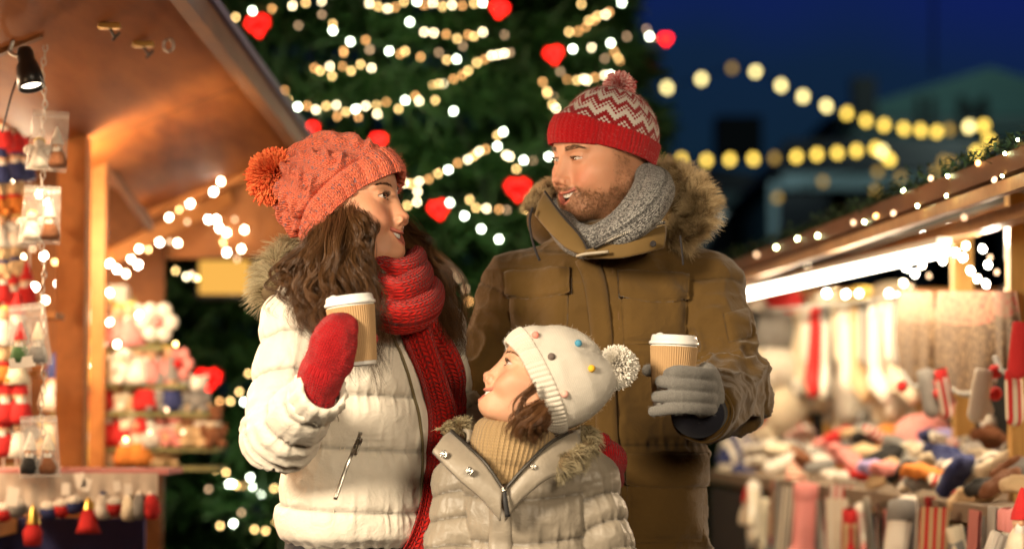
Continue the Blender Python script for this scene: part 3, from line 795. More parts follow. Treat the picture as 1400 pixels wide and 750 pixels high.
def cup(root_name, label, base, top, r_top, lid_mat, kraft, white, group=None):
    base = np.array(base); top = np.array(top); ax = nrm(top - base); H = np.linalg.norm(top - base); Rm = align(ax); root = empty(root_name, base, label, 'cup', group)
    rb = r_top * .76
    MB().lathe([(1e-4, .004), (rb * .9, .004), (rb * .93, 0), (rb, 0), (rb + .0005, .001), (r_top * .97, H * .88), (1e-4, H * .88)], base, 48, Rm).build('cup_wall', white, root, smooth=True)
    # corrugated sleeve
    n, m = 240, 24; th = np.linspace(0, 2 * np.pi, n, endpoint=False); z = np.linspace(.006, H * .84, m); rr = rb + (r_top * .965 - rb) * (z / (H * .88)) + .0012
    rib = .0005 * np.sin(th * 60); V = np.stack([(rr[:, None] + rib) * np.cos(th), (rr[:, None] + rib) * np.sin(th), np.broadcast_to(z[:, None], (m, n))], -1).reshape(-1, 3)
    uv = np.stack([np.broadcast_to(th * .035, (m, n)), np.broadcast_to(z[:, None], (m, n))], -1).reshape(-1, 2)
    mesh_obj('cup_sleeve', V @ Rm.T + base, grid_faces(m, n), kraft, root, uv=uv)
    t = r_top
    lid = MB().lathe([(t * .93, H * .865), (t * 1.03, H * .865), (t * 1.045, H * .875), (t * 1.045, H * .90), (t * 1.02, H * .91), (t * .985, H * .915), (t * .95, H * .975), (t * .93, H * .99), (t * .90, H), (t * .86, H), (t * .83, H * .985), (t * .81, H * .965), (t * .4, H * .96), (1e-4, H * .96)], base, 56, Rm)
    lid = lid.build('lid', lid_mat, root, smooth=True)
    # raised drinking spout
    q = base + Rm @ np.array([-t * .62, -t * .35, H * .965]); MB().ball(q, (t * .30, t * .18, H * .062), 18, R=Rm @ rotm('Z', -60)).build('spout', lid_mat, lid, smooth=True)
    return root
def hand_chain(f, pts, r0, r1, k=.005):
    n = len(pts); f.chain(pts, np.linspace(r0, r1, n), k)
def box_of(pts, m): pts = np.array(pts); return pts.min(0) - m, pts.max(0) + m
def fuzz(o, n, L, col, seed=3, w=.00016):
    """short loose wool fibres standing off a knitted mesh"""
    me = o.data; m = len(me.vertices); V = np.empty(m * 3, np.float32); N = np.empty(m * 3, np.float32); me.vertices.foreach_get('co', V); me.vertices.foreach_get('normal', N); V = V.reshape(-1, 3) + np.array(root_loc(o)); N = N.reshape(-1, 3)
    g = np.random.default_rng(seed); i = g.integers(0, m, n); d = nrm(N[i] * .9 + g.normal(0, .6, (n, 3))); b = V[i] + g.normal(0, .001, (n, 3)); LL = (L * (.3 + g.random(n) ** 2))[:, None, None]; k = np.linspace(0, 1, 4)[None, :, None]
    pts = b[:, None] + d[:, None] * LL * k + g.normal(0, 1, (n, 3))[:, None] * LL * .35 * k ** 2
    strands('fuzz', pts, w, w * .4, hair_mat('fuzz_%d_%d_%d' % tuple(int(q * 100) for q in col), tuple(q * .8 for q in col), tuple(min(1, q * 1.25) for q in col), .9), o)
def lowbody(cx, cy, yaw, z_sh, sh, hip_z, arms, neck, hgt=1.0, rt=.11):
    """simple continuous body under the clothes: torso, arms, legs, feet"""
    lo = (cx - .42, cy - .5, -.0); hi = (cx + .42, cy + .35, neck[2] + .02); f = Field(lo, hi, .014)
    column(f, [hip_z - .08, hip_z, hip_z + .15, z_sh - .1, z_sh], cx, cy, [rt * 1.25, rt * 1.35, rt * 1.1, rt * 1.3, rt * .9], [rt * .8, rt * .95, rt * .75, rt * .85, rt * .6], yaw, .02)
    L = np.array([math.cos(yaw), math.sin(yaw), 0]); F_ = np.array([math.sin(yaw), -math.cos(yaw), 0]); c = np.array([cx, cy, 0])
    f.cone(c + (0, 0, z_sh - .02), neck, .055 * hgt, .045 * hgt, .03)
    for a in arms: f.cone(c + (0, 0, z_sh - .04), a[0], .05, .045 * hgt, .03); f.chain(a, np.linspace(.042, .026, len(a)) * hgt, .01); f.ell(a[-1], (.03, .03, .04), .01)
    for s in (-1, 1):
        h = c + L * .085 * hgt * s; f.chain([h + (0, 0, hip_z), h + L * s * .01 + F_ * .015 + (0, 0, hip_z * .53), h + L * s * .015 + (0, 0, .09), h + L * s * .02 + (0, 0, .05)], [.075 * hgt, .052 * hgt, .035 * hgt, .035], .02)
        f.cone(h + L * s * .02 + (0, 0, .035), h + L * s * .03 + F_ * .15 + (0, 0, .03), .033, .026, .01)
    return f.mesh(0)
def trousers(name, root, mat, cx, cy, yaw, hip_z, top_z, hgt=1., w=.155, d=.115):
    f = Field((cx - .3, cy - .3, .05), (cx + .3, cy + .3, top_z + .03), .010)
    column(f, [hip_z - .05, hip_z + .02, top_z], cx, cy, [w, w, w * .88], [d, d, d * .88], yaw, .02)
    L = np.array([math.cos(yaw), math.sin(yaw), 0]); F_ = np.array([math.sin(yaw), -math.cos(yaw), 0]); c = np.array([cx, cy, 0])
    for s in (-1, 1):
        h = c + L * .082 * hgt * s; f.chain([h + (0, 0, hip_z - .03), h + L * s * .01 + F_ * .015 + (0, 0, hip_z * .53), h + L * s * .015 + (0, 0, .10)], [.086 * hgt, .064 * hgt, .052 * hgt], .02)
    V, F = f.mesh(1); N = vnormals(V, F); V = V + N * (.005 * fbm(V * [1, 1, 2.5], 9, 3))[:, None]
    mesh_obj(name, V, F, mat, root)
    for s in (-1, 1):
        h = c + L * .097 * hgt * s; b = Field(h + (-.12, -.24, -.0) - (0, 0, 0), h + (.12, .2, .22), .006)
        a0 = h + (0, 0, .0); b.chain([a0 + (0, 0, .19), a0 + (0, 0, .06)], [.052 * hgt, .05 * hgt], .02); b.chain([a0 - F_ * .03 + (0, 0, .045), a0 + F_ * .07 + (0, 0, .045), a0 + F_ * .15 + (0, 0, .035)], [.043, .045, .034], .015)
        def cut(X, Y, Z): return Z - .006 + 0 * X + 0 * Y
        b.op('cut', cut, h + (-.12, -.24, -.05), h + (.12, .2, .006), .003)
        Vb, Fb = b.mesh(1); mesh_obj('boot', Vb, Fb, M('boot_leather', (.035, .02, .012), .45), root)
def place_head(px, py, Y, yaw, pitch, roll, s, side, **p):
    Rm = rotm('Z', yaw) @ rotm('X', pitch) @ rotm('Y', roll)
    o = P(px, py, Y) - s * (Rm @ np.array([.031 * side, -.088, 0])); return Head(o, Rm, s, **p)

mat_fur_core = M('fur_core', (.16, .11, .055), .9)
SKIN = skin_mat('skin', (.62, .325, .185), (.62, .20, .12), (.46, .12, .09))
SKIN_C = skin_mat('child_skin', (.64, .37, .23), (.66, .24, .15), (.50, .15, .11))
EYE = eye_mat('eye_brown', (.10, .05, .02)); EYE2 = eye_mat('eye_hazel', (.14, .11, .05))
TEETH = M('teeth_white', (.78, .74, .66), .18)
BROW = hair_mat('brow_hair', (.025, .012, .006), (.06, .03, .015)); BROWM = hair_mat('brow_hair_light', (.07, .035, .015), (.13, .07, .035))
BEARD = hair_mat('beard_hair', (.11, .05, .022), (.27, .135, .06))
ZIPM = M('zip_metal', (.26, .235, .20), .42, Metallic=1.0); SNAP = M('snap_metal', (.62, .58, .52), .25, Metallic=1.0)
def yarn_mat(name, c0, c1): return hair_mat(name, c0, c1, .8)
KRAFT = None
def make_kraft():
    t = NT('kraft_card'); x = t.xyz(t.uv()); s_ = t.math('MULTIPLY_ADD', t.math('SINE', t.math('MULTIPLY', x[0], 60 / .035)), .5, .5)
    c = t.mix(t.math('MULTIPLY', s_, .6), (.40, .235, .10), (.62, .40, .20)); c = t.mix(t.math('MULTIPLY', t.noise(300, 3), .3), c, (.38, .24, .12)); t.bsdf(c, .75); t.bump(s_, .5, .0008); return t.m
KRAFT = make_kraft(); LIDW = M('lid_plastic', (.82, .80, .76), .32); CUPW = M('cup_paper', (.80, .77, .72), .5)

# ------------------------------------------------------------------ the woman
def build_woman():
    c = np.array([(500 - 700) / 3305 * 4.2, 4.2, 0]); yaw = R_(48); L = np.array([math.cos(yaw), math.sin(yaw), 0]); Fd = np.array([math.sin(yaw), -math.cos(yaw), 0])
    root = empty('person', (c[0], c[1], 0), 'woman in cream puffer jacket, red scarf and coral bobble hat, smiling up at the man', 'person')
    z = lambda py, Y=4.1: P(0, py, Y)[2]
    h = place_head(526, 268, 4.07, 72, -9, 3, .94, -1, jaw=.9, nose=-.3, muz=.003, smile=1.35, mouth_open=.0085, eye_open=.85, ears=False, gaze=(-.12, -1, .10), necktip=(0, 0, 0))
    nb = P(492, 425, 4.17); h.p['necktip'] = h.inv(nb)
    sR = c - L * .155 + (0, 0, z(436)); eR = P(383, 596, 3.99); wR = P(430, 545, 3.86); sL = c + L * .155 + (0, 0, z(440)); eL = P(607, 568, 4.34); wL = P(800, 655, 4.20)
    ex = lowbody(c[0], c[1], yaw, z(425), .15, .88, [(sR, eR, wR), (sL, eL, wL)], nb, .95, .10)
    h.build(root, SKIN, EYE, TEETH, extra=ex); h.brows(root, BROW, .55, -.001); h.lashes(root, BROW, .008)
    # ---- jacket
    f = Field((c[0] - .34, 3.68, z(760)), (c[0] + .42, 4.56, z(375)), .0042)
    ys = [752, 735, 700, 650, 590, 530, 470, 430, 405]
    column(f, [z(q) for q in ys], [c[0] + v for v in (-.005, -.005, -.008, -.004, .0, .0, .002, .0, 0.)], c[1] - .005, [.135, .155, .162, .150, .150, .160, .162, .140, .09], [.105, .125, .130, .118, .118, .126, .122, .10, .07], yaw, .03)
    f.chain([c + Fd * .0 + (0, 0, z(420)), sR + (0, 0, .004)], [.06, .058], .04); f.chain([c + (0, 0, z(420)), sL], [.06, .058], .04)
    f.chain([sR, eR], [.064, .060], .02); f.chain([eR, wR], [.060, .044], .018)
    f.chain([sL, eL, wL], [.060, .054, .046], .025)
    f.ell(c + Fd * .02 + (0, 0, z(408)), (.085, .08, .05), .03)
    cut_sleeve(f, wR, nrm(wR - eR), .004); cut_sleeve(f, wL, nrm(wL - eL))
    V, F = f.mesh(2); N = vnormals(V, F)
    dR, uR, aR = pcoord(V, [sR, eR, wR]); dL, uL, aL = pcoord(V, [sL, eL, wL]); LR = np.linalg.norm(eR - sR); tot = LR + np.linalg.norm(wR - eR)
    wgtR = sst(.085, .070, dR) * sst(-.01, .03, uR); wgtR = np.where(uR > LR, 1, wgtR) * (dR < .09)
    wgtL = sst(.085, .068, dL) * (uL > .03)
    slv = np.clip(wgtR + wgtL, 0, 1)
    rel = V - c; tu = np.arctan2(rel @ L, rel @ Fd); zz = V[:, 2] + .012 * np.cos(tu * 1.0)
    tl = [z(q) for q in (400, 462, 533, 607, 692)]; dt = seamdist(zz, tl)
    su = np.where(dR < dL, uR, uL); sa = np.where(dR < dL, aR, aL); ds = seamdist(su + .006 * np.sin(sa * 2), [-.02, .055, .125, LR + .005, LR + .070, LR + .14, LR + .21])
    D = (1 - slv) * puff(dt, .088, .0145) + slv * puff(ds, .068, .012)
    d = np.where(slv > .5, ds, dt); cu = np.where(slv > .5, sa * .06, tu * .15)
    rr_ = np.where(slv > .5, 4.0, 10.); aa_ = np.where(slv > .5, sa, tu); q = np.stack([rr_ * np.cos(aa_), rr_ * np.sin(aa_), np.where(slv > .5, su, zz) * 13 + slv * 9], 1)
    wr = (1 - np.abs(vnoise(q, 1.0, 3))) ** 4 * .6 - .2
    D += .0115 * np.exp(-d / .022) * wr + .0035 * fbm(V * [1, 1, 1.6], 13, 2) + .0014 * (1 - np.abs(vnoise(V, 34, 5))) ** 3
    el = np.exp(-((uR - LR) / .05) ** 2) * wgtR; D += el * .004 * np.sin(uR * 190 + aR) * sst(.1, .6, np.cos(aR + .6))
    # hem gathers, and the armhole seam
    hem = np.exp(-((V[:, 2] - z(752)) / .018) ** 2) * (1 - slv); D -= hem * (.006 + .0015 * np.sin(tu * 34))
    arm = np.exp(-((dR - .078) / .006) ** 2) * (uR < .1) * (uR > 0) * (V[:, 2] < z(430)); D -= .004 * arm
    # the gathered waist panel at the side
    gz = np.exp(-((V[:, 2] - z(608)) / .016) ** 2) * np.exp(-((tu + .75) / .28) ** 2) * (1 - slv); D += gz * (-.003 + .0035 * np.sin(V[:, 2] * 900))
    V = V + N * D[:, None]
    # cut the bottom edge as an even hem
    jm = cloth_mat('cream_nylon', (.76, .69, .58), .55, 1500, .0002, .05, .2, (75, .0022), .25)
    mesh = mesh_obj('jacket', V, F, jm, root, cols={'seam': np.exp(-(d / .0032) ** 2) * .8})
    tr = bvh(V, F)
    # cuff gathers
    cm = cloth_mat('cream_nylon_trim', (.60, .53, .42), .5, 1500, .0002, .05)
    dirw = nrm(wR - eR); n = 9
    def gath(name, cc, dr, r, par):
        m = 40; th = np.linspace(0, 2 * np.pi, m, endpoint=False); Rm = align(dr); Vv = []
        for i, (zz_, rr) in enumerate(((-.03, r * .98), (-.018, r * 1.06), (-.006, r * 1.0), (.002, r * 1.02), (.012, r * .93), (.014, r * .8), (.004, r * .72))):
            q = rr + .003 * np.sin(th * 13 + i * .4) * (i < 5); Vv.append(np.stack([q * np.cos(th), q * np.sin(th), np.full(m, zz_)], 1))
        mesh_obj(name, np.concatenate(Vv) @ Rm.T + cc, grid_faces(len(Vv), m), jm, par)
    gath('cuff', wR + dirw * .028, dirw, .043, mesh); gath('cuff', wL + nrm(wL - eL) * .03, nrm(wL - eL), .042, mesh)
    olive = M('olive_piping', (.17, .13, .06), .6)
    ribbon('placket', tr, [(548, 450), (566, 500), (580, 560), (588, 620), (588, 680), (584, 740)], .030, .003, jm, mesh, 0, 50)
    ribbon('front_zip', tr, [(527, 440), (543, 475), (556, 510), (566, 545), (573, 580), (576, 620), (574, 680), (570, 740)], .005, .003, olive, mesh, .0035, 60, True)
    zp = ribbon('pocket_zip', tr, [(493, 590), (486, 608), (474, 637), (458, 682)], .006, .002, M('zip_silver', (.50, .47, .42), .3, Metallic=1.), mesh, .002, 40)
    for dx in (-11, 9): ribbon('stitch_seam', tr, [(490 + dx, 592), (472 + dx, 637), (456 + dx, 684)], .0022, .001, cm, mesh, .0, 30)
    C, N2 = onto(tr, [(491, 597), (489, 608), (487, 622)], .007)
    MB().tube(C[:2], .004, .003, 8, 6).tube(C[1:], .0032, .002, 8, 6).build('zip_puller', ZIPM, zp, smooth=True)
    ribbon('side_seam', tr, [(452, 528), (462, 570), (466, 600), (462, 640), (456, 690), (460, 728)], .0022, .001, cm, mesh, 0, 50)
    # fur hood edge behind the neck
    furm = hair_mat('fur_olive', (.10, .075, .03), (.42, .34, .19), .6, (.55, .47, .30))
    fur('hood_fur', [P(372, 402, 4.12), P(376, 372, 4.18), P(392, 348, 4.24), P(415, 345, 4.27), P(440, 352, 4.27)], furm, mesh, 5200, .032, (-.5, -.2, .35), .018, .7, .45, seed=4)
    hd = Field(P(360, 440, 4.3) - .06, P(480, 340, 4.1) + .09, .006); hd.chain([P(388, 400, 4.20), P(405, 375, 4.25), P(450, 370, 4.25)], [.035, .045, .04], .02); Vh, Fh = hd.mesh(1); mesh_obj('hood', Vh, Fh, jm, mesh)
    # ---- jeans
    trousers('jeans', root, cloth_mat('black_denim', (.018, .018, .022), .75, 900, .0004, .2), c[0] - .015, c[1], yaw, .84, z(715), .95, .150, .118)
    # ---- hat
    Yh = h.o[1]
    def w_(px, py): return P(px, py, Yh)
    lat = h.R @ np.array([1, 0, 0.])
    st = [(w_(541, 240), w_(440, 330)), (w_(539, 222), w_(430, 319)), (w_(522, 209), w_(416, 307)), (w_(487, 203), w_(396, 284)), (w_(440, 210), w_(388, 258)), (w_(412, 226), w_(398, 248)), (w_(404, 236), w_(401, 242))]
    mel = (.62, .115, .055)
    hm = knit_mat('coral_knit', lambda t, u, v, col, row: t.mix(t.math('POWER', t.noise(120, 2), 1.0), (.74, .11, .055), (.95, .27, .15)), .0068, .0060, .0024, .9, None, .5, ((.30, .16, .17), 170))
    def disp(uf, v, V):
        a = uf * 2 * np.pi; rib = np.abs(np.sin(a * 13)) ** .7; d = np.where(v < .036, .006 * rib + .003, 0)
        edge = np.exp(-((v - .040) / .004) ** 2) * -.004
        # cables: two strands twisting round each other
        ph = (a * 7 / (2 * np.pi) * 2 * np.pi); loc = ((uf * 9) % 1) - .5; tw = np.sin(v * 2 * np.pi / .055)
        s1 = np.exp(-((loc - .16 * tw) / .12) ** 2) * (1 + .5 * np.cos(v * 2 * np.pi / .055)); s2 = np.exp(-((loc + .16 * tw) / .12) ** 2) * (1 - .5 * np.cos(v * 2 * np.pi / .055)); purl = -.002 * (np.abs(loc) > .4)
        body = (v >= .036) * (.0095 * np.maximum(s1, s2) + purl) * sst(.038, .05, v) * sst(.21, .17, v)
        return d + edge + body + .0015 * fbm(V, 35, 2) + .003
    avoid = clear_head(h)
    ht = hat('knitted_hat', st, (lat, [.076, .082, .084, .076, .052, .024, .006]), hm, root, 170, 300, disp, .005, avoid)
    fuzz(ht, 9000, .005, (.8, .2, .12))
    ym = yarn_mat('orange_yarn', (.75, .10, .03), (1.0, .28, .09))
    pompom('pompom', P(376, 240, Yh), .047, [M('orange_yarn_core', (.5, .06, .02), .9), ym], ht, 3600, w=.0013)
    # ---- hair
    hm2 = hair_mat('dark_brown_hair', (.014, .006, .003), (.16, .075, .028), .33)
    Yn = 4.03
    guides = [[P(482, 272, 4.10), P(493, 290, 4.055), P(494, 312, 4.025), P(495, 345, 4.01), P(502, 395, 4.0), P(508, 450, 3.98), P(519, 510, 3.98)],
              [P(470, 284, 4.09), P(482, 302, 4.04), P(484, 324, 4.0), P(482, 360, 3.985), P(490, 405, 3.975), P(489, 455, 3.97)],
              [P(474, 298, 4.06), P(470, 340, 3.99), P(462, 385, 3.97), P(466, 420, 3.97), P(460, 455, 3.98)],
              [P(462, 304, 4.05), P(450, 350, 3.985), P(430, 390, 3.98), P(432, 420, 3.985), P(440, 450, 3.99)],
              [P(446, 314, 4.05), P(430, 350, 4.015), P(410, 380, 4.03), P(405, 405, 4.03), P(418, 432, 4.03)],
              [P(440, 326, 4.05), P(415, 345, 4.08), P(392, 365, 4.11), P(398, 392, 4.10), P(405, 415, 4.08)]]
    hairlock('hair', guides, 11000, hm2, root, .0095, .7, .00032, 2, 34, 2.6, .014, .4)
    cap = [[P(480, 272, 4.11), P(490, 304, 4.05), P(488, 335, 4.03), P(488, 380, 4.05)], [P(474, 292, 4.08), P(474, 320, 4.035), P(470, 360, 4.03), P(455, 400, 4.05)], [P(460, 312, 4.05), P(440, 335, 4.06), P(425, 360, 4.08), P(420, 395, 4.09)]]
    hairlock('hair', cap, 3000, hm2, root, .004, .6, .0006, 6, 20, 1.6, .014, .1)
    far = [[P(532, 300, 4.22), P(550, 332, 4.20), P(568, 360, 4.17), P(584, 395, 4.15), P(594, 432, 4.13)], [P(540, 310, 4.24), P(562, 336, 4.22), P(586, 368, 4.2), P(607, 410, 4.18), P(612, 450, 4.16), P(606, 478, 4.14)],
           [P(540, 320, 4.25), P(560, 350, 4.24), P(576, 385, 4.22), P(590, 430, 4.2), P(600, 468, 4.18)], [P(530, 335, 4.22), P(545, 362, 4.22), P(556, 385, 4.22), P(575, 420, 4.2), P(590, 450, 4.2)]]
    hairlock('hair', far, 6500, hm2, root, .008, .6, .00032, 3, 26, 2.0, .018, .35)
    # ---- scarf
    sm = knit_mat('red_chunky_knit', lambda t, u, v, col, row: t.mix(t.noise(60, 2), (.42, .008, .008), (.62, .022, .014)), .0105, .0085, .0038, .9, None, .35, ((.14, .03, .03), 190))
    loop = [P(505, 372, 4.12), P(515, 392, 4.045), P(540, 402, 4.02), P(566, 392, 4.06), P(574, 375, 4.16), P(560, 362, 4.26), P(520, 360, 4.28), P(500, 365, 4.2), P(505, 372, 4.12)]
    s0 = tube_obj('scarf', loop, .024, sm, root, rb=.030, seg=28, n=90); fuzz(s0, 2500, .005, (.55, .03, .02))
    loop2 = [P(500, 400, 4.14), P(512, 420, 4.03), P(545, 434, 4.0), P(580, 424, 4.04), P(590, 400, 4.16), P(570, 385, 4.26), P(525, 385, 4.28), P(500, 392, 4.22), P(500, 400, 4.14)]
    tube_obj('neck_loop', loop2, .023, sm, s0, rb=.030, seg=28, n=90)
    loop3 = [P(508, 352, 4.16), P(520, 366, 4.08), P(542, 372, 4.06), P(563, 366, 4.1), P(568, 352, 4.2), P(540, 345, 4.27), P(515, 345, 4.24), P(508, 352, 4.16)]
    tube_obj('neck_loop', loop3, .02, sm, s0, rb=.024, seg=24, n=80)
    def tail(pxs, w, th, seed):
        C, Nn = onto(tr, catmull([(a, b, 0) for a, b in pxs], 30)[:, :2], .018, 4.05)
        for _ in range(4): C[1:-1] = (C[:-2] + C[2:] + 2 * C[1:-1]) / 4
        C = catmull(C, 120); T = nrm(np.gradient(C, axis=0)); S = nrm(np.cross(T, (0, -1, .0)) + np.array([0, -.25, 0])); U = np.cross(S, T); seg = 40; a = np.linspace(0, 2 * np.pi, seg, endpoint=False)
        ca, sa = np.sign(np.cos(a)) * np.abs(np.cos(a)) ** .8, np.sign(np.sin(a)) * np.abs(np.sin(a)) ** .6
        fold = (.006 * np.cos(a * 3) * (np.abs(sa) > .3))
        Lc = np.concatenate([[0], np.cumsum(np.linalg.norm(np.diff(C, axis=0), axis=1))]); wv = w * (1 + .12 * np.sin(Lc * 22 + seed))
        V = C[:, None] + S[:, None] * (wv[:, None] * ca)[..., None] + U[:, None] * ((th * sa + fold)[None, :] * np.ones((120, 1)))[..., None]
        uv = np.stack([np.broadcast_to(a * w * .8, (120, seg)), np.broadcast_to(Lc[:, None], (120, seg))], -1).reshape(-1, 2)
        F = grid_faces(120, seg).tolist() + [list(range(seg))[::-1], [119 * seg + i for i in range(seg)]]
        mesh_obj('scarf_tail', V.reshape(-1, 3), F, sm, s0, uv=uv)
    tail([(560, 430), (590, 480), (612, 530), (616, 580), (606, 625), (596, 660)], .026, .014, 0)
    tail([(552, 432), (568, 480), (588, 540), (596, 600), (589, 650), (579, 700), (566, 746)], .027, .015, 2)
    # ---- mitten holding the cup
    base, top = P(489, 500, 3.87), P(477, 404, 3.87)
    cup('paper_cup', 'kraft paper cup with a white lid held up in a red mitten', base, top, .0395, LIDW, KRAFT, CUPW, None)
    ax = nrm(top - base)
    f = Field(P(395, 560, 3.9) - (0, .13, .02), P(520, 420, 3.78) + (0, .17, .02), .0026)
    def Q(px, py, Y): return P(px, py, Y)
    f.chain([Q(430, 540, 3.853), Q(438, 515, 3.838)], [.034, .033], .01)
    f.chain([Q(440, 508, 3.835), Q(452, 478, 3.825)], [.034, .034], .016); f.chain([Q(458, 490, 3.835), Q(462, 465, 3.832)], [.031, .030], .014)
    f.chain([Q(450, 470, 3.828), Q(460, 452, 3.826), Q(472, 446, 3.832)], [.030, .026, .020], .012)
    f.chain([Q(446, 500, 3.88), Q(462, 478, 3.925), Q(488, 466, 3.935), Q(504, 463, 3.92)], [.022, .019, .0175, .015], .012)
    def cupf(X, Y, Z):
        x, y, z_ = X - base[0], Y - base[1], Z - base[2]; t = x * ax[0] + y * ax[1] + z_ * ax[2]
        return np.sqrt(np.maximum(x * x + y * y + z_ * z_ - t * t, 0)) - (.0315 + .0075 * np.clip(t / .11, 0, 1))
    f.op('cut', cupf, base - .06, top + .06, .004)
    V, F = f.mesh(2); dd, ss, aa = pcoord(V, [Q(425, 556, 3.86), Q(440, 505, 3.835), Q(470, 440, 3.83)])
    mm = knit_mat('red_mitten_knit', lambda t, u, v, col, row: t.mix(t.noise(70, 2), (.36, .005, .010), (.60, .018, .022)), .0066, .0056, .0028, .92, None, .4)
    V = V + vnormals(V, F) * (.0022 * fbm(V, 40, 2) + .0012 * vnoise(V, 90))[:, None]; mt = mesh_obj('mitten', V, F, mm, root, uv=np.stack([aa * .034, ss], 1)); fuzz(mt, 2200, .004, (.55, .02, .02))
    # ribbed cuff
    m, n2 = 120, 16; th = np.linspace(0, 2 * np.pi, m, endpoint=False); dr = nrm(Q(437, 515, 3.838) - Q(424, 556, 3.865)); Rm = align(dr); a0 = Q(426, 552, 3.862); Vv = []
    for t_ in np.linspace(0, 1, n2): rr = .0335 + .0015 * np.cos(t_ * 3) + .0013 * np.sin(th * 20); Vv.append(np.stack([rr * np.cos(th), rr * np.sin(th), np.full(m, -.008 + t_ * .05)], 1))
    Vv = np.concatenate(Vv); mesh_obj('mitten_cuff', Vv @ Rm.T + a0, grid_faces(n2, m), mm, root, uv=np.stack([np.tile(th * .0335, n2), Vv[:, 2]], 1))
    # other mitten, resting on the girl's shoulder
    f = Field(P(835, 630, 4.15) - .11, P(835, 630, 4.15) + .11, .003)
    f.chain([P(805, 652, 4.19), P(822, 640, 4.16), P(832, 628, 4.12)], [.032, .034, .032], .015); f.chain([P(830, 640, 4.11), P(838, 655, 4.07)], [.028, .020], .014); f.chain([P(826, 615, 4.12), P(824, 602, 4.09)], [.018, .014], .01)
    V, F = f.mesh(2); dd, ss, aa = pcoord(V, [P(800, 655, 4.2), P(840, 655, 4.07)]); mesh_obj('mitten', V, F, mm, root, uv=np.stack([aa * .034, ss], 1))
    return root, h, tr

